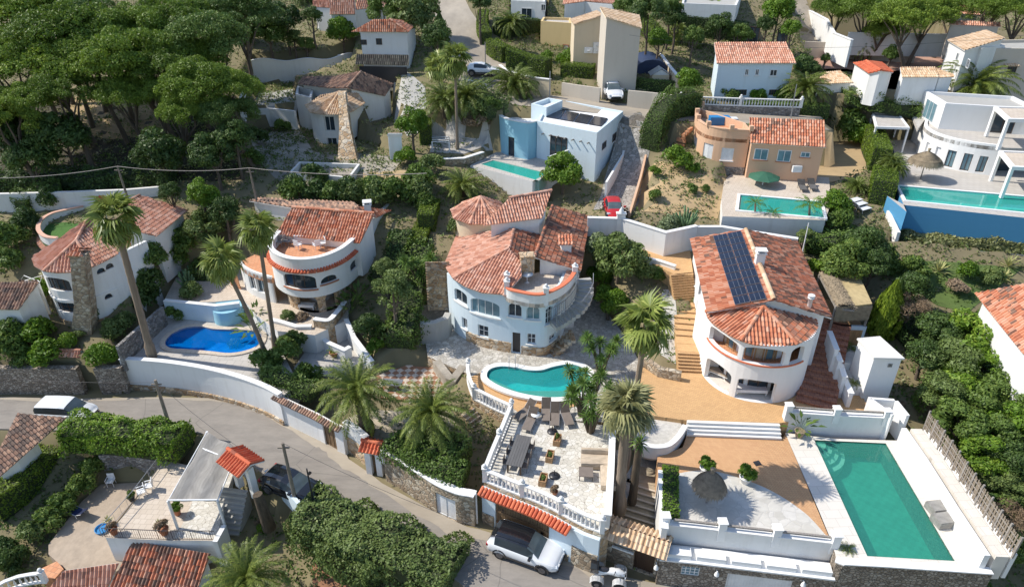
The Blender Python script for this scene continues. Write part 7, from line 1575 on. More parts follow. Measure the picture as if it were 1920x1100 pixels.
def quad():
 c=W(0,1140,1088,0);h=local('quad_bike','white four wheeled quad bike parked by the rubble wall near the stone gateway','quad bike',(c.x,c.y,0),-.18)
 for x in(-.62,.62):
  for sy in(-1,1):
   q=MB();q.tube([(x,sy*.5-.12,.29),(x,sy*.5-.09,.29),(x,sy*.5+.09,.29),(x,sy*.5+.12,.29)],[.22,.29,.29,.22],16);w_=q.ob('wheel',MT['rubber'],h);q=MB();q.tube([(x,sy*.5-.13,.29),(x,sy*.5+.13,.29)],.14,10);q.ob('rim',MT['alloy'],w_)
   q=MB();pts=[(x+math.cos(t)*.4,sy*.46,.32+math.sin(t)*.38)for t in np.linspace(.25,PI-.25,7)]
   for i in range(6):
    p,r_=Vector(pts[i]),Vector(pts[i+1]);q.add([p-Vector((0,.2,0)),p+Vector((0,.2,0)),r_+Vector((0,.2,0)),r_-Vector((0,.2,0))],[(0,1,2,3),(3,2,1,0)])
   q.ob('mudguard',MT['white_paint'],h)
 q=MB();q.tube([(-.85,0,.68),(-.5,0,.72),(-.1,0,.78),(.15,0,.85),(.5,0,.82),(.85,0,.7)],[.2,.24,.17,.2,.24,.14],10);q.ob('body',MT['white_paint'],h)
 q=MB();q.tube([(-.6,0,.88),(-.3,0,.9),(0,0,.9)],[.13,.17,.12],8);q.ob('seat',MT['dark'],h)
 q=MB();q.tube([(.28,-.42,1.08),(.34,-.15,1.0),(.34,.15,1.0),(.28,.42,1.08)],.022,6);q.tube([(.34,0,1.0),(.55,0,.6)],.03,6);q.ob('handlebar',MT['dark'],h)
 q=MB();q.box((-.8,0,1.0),(.45,.6,.36));q.ob('luggage_box',MT['carblack'],h)
 for x in(-.75,.78):
  q=MB()
  for k in range(4):q.tube([(x-.18,-.27+.18*k,.86),(x+.18,-.27+.18*k,.86)],.012,4)
  q.tube([(x-.18,-.3,.86),(x-.18,.3,.86)],.014,4);q.tube([(x+.18,-.3,.86),(x+.18,.3,.86)],.014,4);q.ob('rack',MT['metal'],h)
 for sy in(-1,1):q=MB();q.tube([(.88,sy*.2,.66),(.93,sy*.2,.66)],.07,8);q.ob('headlight',MT['lamp'],h)
quad()
def pole(label,k,bx,by,tx_,ty,zb,r=.1,m='polewood',cat='pole',arms=1,name='utility_pole'):
 b=W(k,bx,by,zb);x,y=px(k,tx_,ty);d=ray(x,y);t=b.y/d.y;top=Vector((d.x*t,b.y,CH+d.z*t));h=thing(name,label,cat,b)
 q=MB();q.tube([b-Vector((0,0,.4)),top],[r*1.2,r*.75],8);q.ob('shaft',MT[m],h)
 for j in range(arms):q=MB();q.box((top.x,top.y-.02,top.z-.35-.5*j),(.7,.08,.08));q.ob('crossarm',MT[m],h)
 return top
T1=pole('wooden utility pole rising behind the left villa at the pine wood edge',0,243,382,220,312,9.0)
T2=pole('wooden utility pole behind the flat tiled roof of the arched villa',0,482,378,467,315,9.4)
T3=pole('squared wooden pole at the street edge beside the flowering hedge',0,322,812,291,712,0,.13)
T4=pole('tall leaning wooden pole beside the black car',0,556,948,530,830,0,.12)
T5=pole('short dark pole behind the black car',0,590,950,575,878,0,.06,m='dark',arms=0)
T6=pole('thin metal pole behind the pale blue villa on the upper lane',3,448,560,450,398,13.8,.07,m='metal',arms=0)
T7=pole('thin dark pole at the lane junction near the small white car',3,90,450,88,235,14.2,.07,m='woodgrey',arms=0)
T8=pole('thin grey pole behind the salmon villa roof in front of the feather palm',4,366,655,398,470,13,.06,m='metal',arms=0)
T9=pole('slim white pole at the rear right corner of the solar villa',8,885,402,925,215,8,.05,m='white_paint',arms=0)
def pylon():
 b=W(4,795,180,16.5);x,y=px(4,825,-10);d=ray(x,y);t=b.y/d.y;top=Vector((d.x*t,b.y,CH+d.z*t));h=thing('lattice_pylon','grey steel lattice pylon among the pines at the top right','pylon',b);q=MB()
 for sx_,sy in((-1,-1),(1,-1),(1,1),(-1,1)):q.tube([b+Vector((sx_*.7,sy*.7,0)),top+Vector((sx_*.2,sy*.2,0))],.05,5)
 for i in range(9):
  z0,z1=i/9,(i+1)/9;w0,w1=.7-.5*z0,.7-.5*z1;p=b.lerp(top,z0);r_=b.lerp(top,z1)
  for s in((-1,-1,1,-1),(1,-1,1,1),(1,1,-1,1),(-1,1,-1,-1)):q.tube([p+Vector((s[0]*w0,s[1]*w0,0)),r_+Vector((s[2]*w1,s[3]*w1,0))],.025,4)
 q.ob('frame',MT['metal'],h);q=MB();q.box(top+Vector((0,0,-.4)),(2.2,.1,.1));q.ob('crossarm',MT['metal'],h)
pylon()
def cable(label,pts,r=.018,sag=.5,m='dark'):
 out=[]
 for a,b in zip(pts[:-1],pts[1:]):
  a=Vector(a);b=Vector(b);n=10
  for i in range(n):t=i/n;p=a.lerp(b,t);p.z-=sag*4*t*(1-t);out.append(p)
 out.append(Vector(pts[-1]));q=MB();q.tube(out,r,5);tag(q.ob('power_cable',MT[m]),label,'cable')
cable('thick twisted cable slung between the poles in front of the pine wood',[W(0,-60,334,12.2),T1,T2,W(0,800,325,13.0)],.035,.35,'woodgrey')
cable('thin cable from the street pole to the lower villa pergola',[T3+Vector((0,0,-.2)),W(0,450,840,2.6)],.012,.2)
cable('thin cable from the street pole towards the left edge',[T3+Vector((0,0,-.2)),W(0,-80,700,4)],.012,.3)
cable('thin cable from the leaning pole crossing the street above the hedge',[T4,W(0,900,990,5)],.012,.3)
cable('pair of thin cables crossing high over the upper lane gardens',[W(0,1180,66,22),W(0,1500,90,21),W(0,1980,60,24)],.012,.3)
def rod(m,a,b,r=.02):m.tube([a,b],r,6)
def dining():
 c=[W(13,*p,3.75)for p in[(410,312),(490,328),(432,482),(352,468)]];cen=sum(c,Vector())/4;v=(c[0]-c[3]).xy;rz=math.atan2(v.y,v.x);L=((c[0]-c[3]).length+(c[1]-c[2]).length)/2;Wt=((c[1]-c[0]).length+(c[2]-c[3]).length)/2
 h=local('dining_table','long grey plank dining table on the paved terrace above the garage','table',(cen.x,cen.y,3.0),rz);q=MB()
 for i in range(6):q.box((0,-Wt/2+Wt*(i+.5)/6,.74),(L,Wt/6-.012,.05))
 q.ob('tabletop',MT['table'],h)
 for sx_ in(-1,1):
  for sy in(-1,1):q=MB();q.box((sx_*(L/2-.12),sy*(Wt/2-.1),.36),(.09,.09,.71));q.ob('leg',MT['darkframe'],h)
 u=Vector((math.cos(rz),math.sin(rz)));n=Vector((-u.y,u.x))
 for k,(sx_,sy)in enumerate([(-.85,-1),(0,-1),(.85,-1),(-.85,1),(0,1),(.85,1)]):
  p=Vector((cen.x,cen.y))+u*sx_*L*.36+n*sy*(Wt/2+.05);g=local('dining_chair',['dining chair by the street end of the grey table, right side','middle dining chair on the right side of the grey table','dining chair by the pool end of the grey table, right side','dining chair by the street end of the grey table, left side','middle dining chair on the left side of the grey table','dining chair by the pool end of the grey table, left side'][k],'chair',(p.x,p.y,3.0),rz+(0 if sy>0 else PI),'chairs around the grey dining table')
  q=MB();q.box((0,0,.44),(.45,.42,.04));q.ob('seat',MT['brownfab'],g);q=MB();q.box((0,.21,.66),(.45,.03,.42));q.ob('backrest',MT['brownfab'],g)
  for a in(-.19,.19):
   for b_ in(-.17,.19):q=MB();rod(q,(a,b_,0),(a,b_,.43),.015);q.ob('leg',MT['dark'],g)
dining()
def lounger(label,loc,rz,m='brownfab',fm='metal',group='sun loungers on the kidney pool terrace',back=.7,name='sun_lounger'):
 h=local(name,label,'sun lounger',loc,rz,group);q=MB();q.box((.3,0,.3),(1.25,.6,.04));q.ob('seat',MT[m],h)
 q=MB();a=Vector((-.32,0,.31));b=a+Vector((-math.cos(back)*.75,0,math.sin(back)*.75));q.add([a+Vector((0,-.3,0)),a+Vector((0,.3,0)),b+Vector((0,.3,0)),b+Vector((0,-.3,0))],[(0,1,2,3),(3,2,1,0)]);q.add([a+Vector((0,-.3,.03)),a+Vector((0,.3,.03)),b+Vector((0,.3,.03)),b+Vector((0,-.3,.03))],[(0,1,2,3),(3,2,1,0)]);q.ob('backrest',MT[m],h)
 for sy in(-1,1):
  q=MB();rod(q,(.93,sy*.31,.3),(-.32,sy*.31,.3));rod(q,(-.32,sy*.31,.3),(b.x,sy*.31,b.z));q.ob('frame',MT[fm],h)
  for x in(.85,-.3):q=MB();rod(q,(x,sy*.31,0),(x,sy*.31,.3),.018);q.ob('leg',MT[fm],h)
 return h
for(x,y,rz,l)in((450,215,-2.3,'grey mesh lounger nearest the white balustrade, turned towards the pool'),(478,262,-1.9,'grey mesh lounger in front of the small round white table'),(562,215,-1.6,'grey mesh lounger right of the small round white table'),(605,238,-1.65,'grey mesh lounger second from the yucca clump'),(665,235,-1.4,'grey mesh lounger nearest the yucca clump')):
 p=W(13,x,y,3.0);lounger(l,(p.x,p.y,3.012),rz)
p=W(13,507,240,3);h=local('side_table','small round white table among the grey loungers','table',(p.x,p.y,3.01));q=MB();q.lathe([(.3,.46),(.32,.48),(.32,.5),(.0,.5)],seg=20);q.ob('tabletop',MT['white_paint'],h);q=MB();q.lathe([(.18,0),(.16,.02),(.03,.05),(.03,.46)],seg=12);q.ob('pedestal',MT['white_paint'],h)
for(x,y,l)in((592,300,'dark umbrella base near the grey loungers'),(603,528,'dark umbrella base between the two lower wooden planters')):
 p=W(13,x,y,3.0);h=local('umbrella_base',l,'umbrella base',(p.x,p.y,3.01));q=MB();q.lathe([(.33,0),(.33,.05),(.1,.08)],seg=18);q.ob('plate',MT['dark'],h);q=MB();q.lathe([(.03,.05),(.03,.45)],seg=8);q.ob('tube',MT['dark'],h)
for(x,y,l,hp)in((618,355,'wooden box planter with small cactus, nearest the pool',1),(580,440,'wooden box planter in the middle of the row of three',0),(545,560,'empty looking wooden box planter nearest the street',0)):
 p=W(13,x,y,3.0);h=local('planter',l,'planter',(p.x,p.y,3.01),-.25);q=MB();q.prism([(-.22,-.38),(.22,-.38),(.22,.38),(-.22,.38)],0,.42,holes=[[(-.17,-.33),(.17,-.33),(.17,.33),(-.17,.33)]]);q.ob('box',MT['woodlt'],h);q=MB();q.prism([(-.17,-.33),(.17,-.33),(.17,.33),(-.17,.33)],.2,.3);q.ob('soil',MT['redearth'],h)
 inst(VEG['bush'][0],'plant',(0,0,.3),par=h,s=(.16,.22,.25 if hp else .1))
def sofa():
 p=W(13,835,520,3.0);h=local('corner_sofa','large corner sofa under a creased beige cover at the right of the paved terrace','sofa',(p.x,p.y,3.01),-.08)
 def cush(x0,x1,y0,y1,z0,z1,name,m):
  q=MB();n=8;rs=random.Random(int(x0*10)+3);vs=[]
  for i in range(n+1):
   for j in range(n+1):
    u,v=i/n,j/n;e=min(u,1-u,v,1-v);vs.append((x0+(x1-x0)*u,y0+(y1-y0)*v,z1-(.06 if e==0 else 0)+rs.uniform(-.03,.03)))
  q.add(vs,[(i*(n+1)+j,(i+1)*(n+1)+j,(i+1)*(n+1)+j+1,i*(n+1)+j+1)for i in range(n)for j in range(n)],0,None,True);q.prism([(x0,y0),(x1,y0),(x1,y1),(x0,y1)],z0,z1-.07);q.ob(name,MT[m],h)
 cush(-1.1,1.0,.35,1.2,.05,.55,'cover','fabric');cush(.05,1.0,-1.3,.36,.05,.5,'cover','fabric');cush(-1.1,1.0,1.2,1.4,.05,.85,'cover','fabric');cush(1.0,1.2,-1.3,1.4,.05,.8,'cover','fabric')
 q=W(13,765,530,3.0);h=local('coffee_table','dark low square table beside the covered corner sofa','table',(q.x,q.y,3.01),-.08);m=MB();m.box((0,0,.36),(.85,.8,.05));m.ob('tabletop',MT['brownfab'],h)
 for a in(-.38,.38):
  for b in(-.36,.36):m=MB();m.box((a,b,.17),(.05,.05,.34));m.ob('leg',MT['dark'],h)
sofa()
def strawumb(label,k,x,y,z,r=1.15,hh=2.4,m='thatch',mm=None):
 p=W(k,x,y,z);h=local('straw_parasol',label,'parasol',(p.x,p.y,z));q=MB();q.lathe([(.05,0),(.04,hh)],seg=8);q.ob('pole',MT['woodgrey'],h)
 rs=np.random.RandomState(int(x));N=3600;a=rs.uniform(0,2*PI,N);t=rs.uniform(0,1,N)**.6;R_=t*r;z_=hh+.15-.75*t**1.5;A=np.stack([np.cos(a)*R_,np.sin(a)*R_,z_+rs.uniform(-.04,.05,N)],1);o=np.stack([np.cos(a)*.25,np.sin(a)*.25,-.18-.32*t],1)*rs.uniform(.7,1.2,(N,1));s=np.stack([-np.sin(a),np.cos(a),0*a],1)*.035
 inst(quads('thatch',A,A+o*.5+s,A+o,A+o*.5-s,MT[m]),'straw_canopy',(0,0,0),par=h);q=MB();q.lathe([(.15,hh+.05),(.1,hh+.3),(.16,hh+.42),(.04,hh+.5)],seg=8);q.ob('finial',MT[m],h)
 q=MB();q.lathe([(r*.9,hh-.5),(.05,hh+.12)],seg=16);q.ob('canopy_core',MT[m],h)
strawumb('grey straw parasol on the pale terrace above the street wall',14,452,665,3.1,.8,2.2,'thatchdark')
strawumb('tan straw parasol on the grey patio of the curved white villa',4,1087,998,10.2,1.35,2.5)
def bench(label,k,x,y,z,rz,L=2,Wd=.85,m='shutter',leg='white_paint',name='daybed'):
 p=W(k,x,y,z);h=local(name,label,'daybed',(p.x,p.y,z+.02),rz);q=MB();q.box((0,0,.36),(L,Wd,.16));q.ob('cushion',MT[m],h);q=MB();q.box((0,0,.25),(L+.04,Wd+.04,.06));q.ob('frame',MT[leg],h)
 for a in(-1,1):
  for b in(-1,1):q=MB();q.box((a*(L/2-.06),b*(Wd/2-.06),.11),(.08,.08,.22));q.ob('leg',MT[leg],h)
bench('white daybed in the front arch under the solar villa balcony',8,620,1085,3.85,-.05,2.1,.8)
bench('pale cushioned seat behind the left arch of the solar villa',8,470,1000,3.85,-.7,1.5,.75,'fabric')
bench('white slatted bench under the arches of the villa above the blue pool',6,540,655,3.72,-.1,1.3,.5,name='bench')
for x,y,l in((865,708,'grey stone cube seat nearest the middle of the pool edge'),(895,772,'grey stone cube seat nearer the street end of the pool')):
 p=W(15,x,y,3.1);q=MB();q.box((0,0,.2),(.95,.8,.4));q.box((0,0,.43),(.9,.75,.05));o=q.ob('cube_seat',MT['greyfab'],loc=(p.x,p.y,3.12));o.rotation_euler=(0,0,.15);tag(o,l,'seat')
def pot(label,k,x,y,z,r=.28,veg='cycas',vs=.6,m='terra',hh=.45,dz=0,name='potted_plant'):
 p=W(k,x,y,z);h=local(name,label,'plant',(p.x,p.y,z));q=MB();q.lathe([(r*.65,0),(r,hh),(r*1.08,hh),(r*1.08,hh+.05),(r*.9,hh+.05),(r*.85,hh-.05)],seg=14);q.ob('pot',MT[m],h);inst(VEG[veg][0],'foliage',(0,0,hh-.05+dz),par=h,s=vs);return h
pot('potted strelitzia in a woven brown pot at the head of the green pool deck',14,928,325,3.1,.32,'strel',.75,'thatch')
pot('leafy shrub in a white box behind the straw parasol',14,445,510,3.1,.35,'bright',.5,'white_paint',.4)
pot('leafy shrub in a white pot on the curved edge of the pale terrace',14,650,560,3.1,.35,'bright',.55,'white_paint',.4)
pot('bare branched plant in a pot near the front balustrade',13,605,620,3.0,.18,'dry',.3,'terra',.2)
pot('potted shrub at the pergola post on the beige terrace',11,918,725,-.9,.25,'bright',.4)
pot('spiky yellow green plant by the terrace railing steps',11,565,775,-.9,.2,'agave',.5,'greyb',.3)
pot('small spiky potted plant near the middle of the beige terrace',11,825,790,-.9,.18,'agave',.45,'white_paint',.3)
pot('brown round bush in a pot at the terrace railing',11,850,825,-.9,.3,'dry',.45)
pot('brown bush in a pot at the left corner of the terrace railing',11,592,825,-.9,.25,'dry',.35)
pot('dark leafy pot by the white chairs on the terrace',11,683,655,-.9,.22,'bush',.3,'dark',.35)
pot('potted palm on the red tiles in the lower courtyard',6,680,900,2.0,.35,'kentia',.5,'terra',.35)
def wchair(label,k,x,y,z,rz,m='white_paint',group='white plastic garden chairs'):
 p=W(k,x,y,z);h=local('garden_chair',label,'chair',(p.x,p.y,z+.01),rz,group);q=MB();q.box((0,0,.42),(.5,.48,.035));q.ob('seat',MT[m],h);q=MB();q.box((0,.24,.66),(.48,.035,.5));q.ob('backrest',MT[m],h)
 for a in(-.22,.22):
  for b in(-.2,.2):q=MB();rod(q,(a,b,0),(a*.9,b*.9,.42),.02);q.ob('leg',MT[m],h)
  q=MB();q.box((a*1.1,0,.62),(.05,.46,.03));rod(q,(a*1.1,-.2,.42),(a*1.1,-.2,.62),.015);q.ob('armrest',MT[m],h)
wchair('white plastic chair alone in the gravel yard by the rubble wall',11,578,575,-3,.1)
wchair('white folding chair on the beige terrace behind another white chair',11,775,600,-.9,-1.2);wchair('white folding chair at the left edge of the beige terrace',11,735,630,-.9,-1.0)
p=W(11,400,725,-3);lounger('white sun lounger with navy cushion on the beige gravel yard',(p.x,p.y,-2.98),2.75,'bluefab','white_paint',None,.5)
p=W(11,530,805,-3);q=MB();q.lathe([(.42,0),(.46,.16),(.41,.16),(.38,.05)],seg=20);tag(q.ob('tarp_tub',MT['skyblue'],loc=(p.x,p.y,-2.98)),'small bright blue tub in place of a tarp, tucked below the beige terrace','tub')  # plain blue tub stands in for a blue tarp
for x,y,l in((425,1055,'dark lounger on the patio of the salmon villa, left of the pair'),(480,1050,'dark lounger on the patio of the salmon villa, right of the pair')):
 p=W(4,x,y,GZ);lounger(l,(p.x,p.y,GZ+.01),-1.75,'table','dark','dark loungers on the salmon villa patio',.4)
for x,y,l in((1150,115,'white sun lounger farthest from the clipped hedge corner'),(1175,135,'white sun lounger in the middle of three by the cypress hedge'),(1195,160,'white sun lounger closest to the solar villa garden')):
 p=G(8,x,y);lounger(l,(p.x,p.y,p.z+.05),.5,'shutter','white_paint','white loungers right of the salmon villa pool',.6)
def closedumb():
 p=W(4,208,1030,GZ);h=local('parasol','dark green closed parasol lying low on the salmon villa patio','parasol',(p.x,p.y,GZ));q=MB();q.lathe([(.05,0),(.05,1.2)],seg=8);q.ob('pole',MT['white_paint'],h);q=MB();q.lathe([(1.5,.75),(1.45,.8),(.8,1.05),(.1,1.25)],seg=8,sm=False);q.ob('canopy',MT['greenfab'],h)
closedumb()
for k,(x,y)in enumerate(((345,870),(395,868),(430,858))):
 wchair(['white chair nearest the blue round wall on the mint pool patio','middle white chair on the mint pool patio','white chair nearest the sliding door on the mint pool patio'][k],3,x,y,EZ,.3*k,'white_paint','white chairs on the mint pool patio')
p=W(3,375,850,EZ);h=local('garden_table','white table between the white chairs on the mint pool patio','table',(p.x,p.y+.2,EZ));q=MB();q.box((0,0,.72),(1.6,.8,.05));q.ob('tabletop',MT['white_paint'],h)
for a in(-.7,.7):
 for b in(-.3,.3):q=MB();rod(q,(a,b,0),(a,b,.7),.03);q.ob('leg',MT['white_paint'],h)
p=W(6,1040,885,2.2);h=local('barbecue','dark covered barbecue kitchen beside the diamond tiled terrace','barbecue',(p.x,p.y,2.1));q=MB();q.box((0,0,.45),(2.6,.7,.9));q.ob('cabinet',MT['dark'],h);q=MB();q.box((0,0,.95),(2.7,.8,.06));q.ob('worktop',MT['metal'],h);q=MB();q.box((-.3,.1,1.2),(1.0,.6,.45));q.ob('hood',MT['carblack'],h)
p=W(12,925,80,2.0);h=local('garden_table','dark grey table beside the upper feather palm on the diamond tiles','table',(p.x,p.y,1.9),-.1);q=MB();q.box((0,0,.72),(1.5,.8,.05));q.ob('tabletop',MT['metal'],h)
for a in(-.65,.65):
 for b in(-.3,.3):q=MB();rod(q,(a,b,0),(a,b,.7),.03);q.ob('leg',MT['dark'],h)
q=MB();p=[W(14,*q_,3.1)for q_ in[(692,455),(722,448),(738,470),(708,477)]];q.prism(ccw(xy(p)),3.1,3.13);tag(q.ob('drain_cover',MT['dark']),'square black drain cover set in the lower ochre patio','drain cover')
q=MB();o=W(12,1030,60,2.1);
for i in range(-7,8):
 for j in range(-7,8):
  c=Vector((o.x+i*.6,o.y+j*.6));
  if inpoly(c.x,c.y,[W(0,*a,2.1).xy for a in[(705,705),(760,685),(835,690),(850,705),(838,745),(770,752),(715,745)]]):q.add([(c.x-.3,c.y,2.106),(c.x,c.y-.3,2.106),(c.x+.3,c.y,2.106),(c.x,c.y+.3,2.106)],[(0,1,2,3)])
struct(q.ob('terrace_tiles',MT['beigepave']))
def glasskiosk():
 c=[W(2,*p,12.6)for p in[(1098,640),(1315,650),(1290,600),(1110,590)]];h=thing('garden_pavilion','white framed pavilion with flat pale roof between the slim palms','pavilion',(c[0].x,c[0].y,10));o=ccw(xy(c));q=MB();q.prism(o,12.4,12.6);q.ob('roof',MT['concrete'],h)
 for p in o:q=MB();q.box((p.x,p.y,11.2),(.18,.18,2.5));q.ob('post',MT['white_paint'],h)
 c=[W(2,*p,11.6)for p in[(1100,790),(1195,795),(1195,765),(1100,760)]];h=thing('garden_frame','small white timber frame over a pale blue box below the pavilion','frame',(c[0].x,c[0].y,10));o=ccw(xy(c))
 for p in o:q=MB();q.box((p.x,p.y,10.6),(.12,.12,2.0));q.ob('post',MT['white_paint'],h)
 for i in range(4):q=MB();a,b=c[0].lerp(c[3],i/3),c[1].lerp(c[2],i/3);q.tube([a,b],.05,4);q.ob('slat',MT['white_paint'],h)
 q=MB();q.prism(offset(o,-.2),9.5,10.5);q.ob('box',MT['blue'],h)
glasskiosk()
def tarp():
 c=W(3,1010,440,14.6);h=local('tarpaulin_cover','dark blue tarpaulin arched over something beside the tall beige wall','tarpaulin',(c.x,c.y+2,c.z));q=MB();vs=[]
 for i in range(9):
  for j in range(9):t=PI*j/8;vs.append((-2.2*math.cos(t),i*.6-2.4,2.3*math.sin(t)**.8+.05*math.sin(i*2+j)))
 q.add(vs,[(i*9+j,i*9+j+1,(i+1)*9+j+1,(i+1)*9+j)for i in range(8)for j in range(8)],0,None,True);q.add(vs[:9],[tuple(range(9))]);q.ob('cover',MT['tarp'],h)
 c=W(3,1055,470,14.6);h=local('garden_shed','small cream shed with pale gabled roof in front of the dark tarpaulin','shed',(c.x,c.y,13.6));q=MB();q.box((0,0,1.1),(1.9,1.6,2.2));q.ob('wall',MT['cream'],h);q=MB()
 for s in(-1,1):q.add([(0,-.95,2.9),(0,.95,2.9),(s*1.2,.95,2.15),(s*1.2,-.95,2.15)],[(0,1,2,3),(3,2,1,0)])
 q.add([(-.95,-.8,2.2),(.95,-.8,2.2),(0,-.8,2.82)],[(0,1,2)]);q.ob('roof',MT['white'],h)
tarp()
for lab,k,pts,z,m in(('far swimming pool under a deep blue cover behind the yellow wall',3,[(185,225),(390,232),(388,258),(190,245)],15.5,'skyblue'),('far narrow pool with blue edge behind the white wavy wall',2,[(460,292),(590,290),(580,302),(465,305)],15.6,'skyblue'),('far blue pool beside the white posts above the lane',3,[(1080,300),(1280,298),(1285,330),(1090,335)],15.5,'bluefab')):
 o=ccw(Wp(k,pts,z));h=thing('swimming_pool',lab,'swimming pool',(*o[0],z));q=MB();q.prism(offset(o,.35),z-1.2,z,holes=[o]);q.ob('coping',MT['white2'],h);q=MB();q.prism(o,z-.3,z-.06);q.ob('cover',MT[m],h)
h=thing('pool_ladder','chrome ladder on the far edge of the kidney pool','ladder',W(7,490,945,3.2));
for dx in(0,.45):
 p=W(7,480,950,3.2);q=MB();q.tube([(p.x+dx,p.y+.35,3.25),(p.x+dx,p.y+.3,3.95),(p.x+dx,p.y,4.05),(p.x+dx,p.y-.3,3.8),(p.x+dx,p.y-.35,2.6)],.025,6);q.ob('rail',MT['metal'],h)
p=W(7,572,520,8.05);h=local('round_table','round pale table on the roof terrace of the blue villa','table',(p.x,p.y,8.03));q=MB();q.lathe([(.45,.7),(.48,.73),(0,.73)],seg=16);q.ob('tabletop',MT['white_paint'],h);q=MB();q.lathe([(.2,0),(.04,.05),(.04,.7)],seg=8);q.ob('pedestal',MT['white_paint'],h)
p=W(6,528,312,8.1);h=local('storage_box','white storage box on the orange roof deck','box',(p.x,p.y,8.06),-.05);q=MB();q.box((0,0,.35),(1.5,.7,.7));q.ob('body',MT['shutter'],h);q=MB();q.box((0,0,.73),(1.56,.76,.05));q.ob('lid',MT['shutter'],h)
for k,(x,y)in enumerate(((400,335),(440,330),(495,350),(590,350),(620,340))):
 wchair(['leftmost chair on the orange roof deck','second chair from the left on the orange roof deck','pale chair in front of the storage box on the roof deck','pale chair right of the storage box on the roof deck','rightmost chair on the orange roof deck'][k],6,x,y,8.06,k*1.3,'greyfab' if k<2 else 'shutter','chairs on the orange roof deck')
p=W(3,1390,690,13.2);h=local('covered_sofa','blue covered sofa on the salmon tower terrace','sofa',(p.x,p.y,13.16));q=MB();q.box((0,0,.4),(2.0,.9,.8));q.ob('cover',MT['skyblue'],h);q=MB();q.box((1.3,-.2,.35),(.9,.8,.7));q.ob('side_cover',MT['shutter'],h)
q=W(5,523,100,10.5);h=thing('satellite_dish','pinkish satellite dish behind the round turf terrace','satellite dish',(q.x,q.y,9));m=MB();m.tube([(q.x,q.y,8.5),(q.x,q.y,10.2)],.04,6);m.ob('mast',MT['metal'],h);m=MB();vs=[];
M_=Matrix.Rotation(1.0,3,'Y')@Matrix.Rotation(.5,3,'X');m.add([Vector((q.x,q.y,10.4))+M_@Vector((.55*math.cos(t),.55*math.sin(t),.12))for t in np.linspace(0,2*PI,17)[:-1]]+[Vector((q.x,q.y,10.4))],[(i,(i+1)%16,16)for i in range(16)]+[((i+1)%16,i,16)for i in range(16)]);m.ob('dish',MT['tilepink']if False else MT['terra'],h)
vr=random.Random(11)
def dist(p):return p.y*CC+(CH-p.z)*SS
def metres(k,r,p):return r/REG[k][2]*dist(p)/FPX
def bush(label,k,x,y,r,kind='bush',hz=1.0,ry=None,name='shrub',cat='shrub',group=None,z=None):
 p=G(k,x,y,.4)if z is None else W(k,x,y,z+.4)-Vector((0,0,.4));R_=metres(k,r,p);p=G(k,x,y,R_*.6*hz)if z is None else W(k,x,y,z+R_*.6*hz)-Vector((0,0,R_*.6*hz))
 v=VEG[kind];me=v[vr.randrange(len(v))];o=inst(me,name,(p.x,p.y,p.z-.1*R_),vr.uniform(0,6.28),(R_,R_*(ry or 1),R_*hz));tag(o,label,cat,group);return o
def tree(label,k,x,y,r,ht,kind='tree',sz=1.0,name='tree',cat='tree',group=None,tr=.12,lean=0,bark='bark',z=None,sy=1):
 p=G(k,x,y,ht)if z is None else W(k,x,y,z+ht)-Vector((0,0,ht));R_=metres(k,r,p+Vector((0,0,ht)));h=local(name,label,cat,p,vr.uniform(0,6.28),group);v=VEG[kind]
 inst(v[vr.randrange(len(v))],'crown',(0,0,ht),par=h,s=(R_,R_*sy,R_*sz));q=MB();top=Vector((0,0,ht-.1*R_));q.tube([(lean,0,-.3),(lean*.6,.1,ht*.35),(lean*.25,0,ht*.7),top],[tr*1.4,tr*1.1,tr*.9,tr*.5],8)
 for i in range(5):
  a=2*PI*i/5+vr.random();b=Vector((lean*.3,0,ht*vr.uniform(.45,.7)));q.tube([b,b+Vector((math.cos(a)*R_*.35,math.sin(a)*R_*.35,R_*.25)),Vector((math.cos(a)*R_*.65,math.sin(a)*R_*.65,ht+R_*.1*sz))],[tr*.55,tr*.4,tr*.15],6)
 q.ob('trunk',MT[bark],h);return h
def pine(label,x,y,r,ht,kind='pine',lean=None):
 ht*=.88;p=G(0,x,y,ht);R_=1.12*metres(0,r,p+Vector((0,0,ht)));h=local('pine_tree',label,'pine tree',p,0,'pines of the wood');lx=vr.uniform(-1.5,2.2)if lean is None else lean;ly=vr.uniform(-1,1)
 v=VEG[kind];c=inst(v[vr.randrange(len(v))],'crown',(0,0,ht-.2),vr.uniform(0,6.28),(R_,R_,R_*vr.uniform(.9,1.15)),h);q=MB()
 f=Vector((lx*.4,ly*.4,ht*.45));q.tube([(lx*1.3,ly*1.3,-.5),(lx*.9,ly*.9,ht*.2),f],[.30,.24,.19],8)
 for i in range(6):
  a=2*PI*i/6+vr.random()*.8;rr=R_*vr.uniform(.35,.75);e=Vector((math.cos(a)*rr,math.sin(a)*rr,ht*.98));m=f.lerp(e,.5)+Vector((vr.uniform(-.4,.4),vr.uniform(-.4,.4),vr.uniform(-.2,.8)));q.tube([f,m,e],[.15,.10,.04],6)
 q.ob('trunk',MT['bark'],h);return h
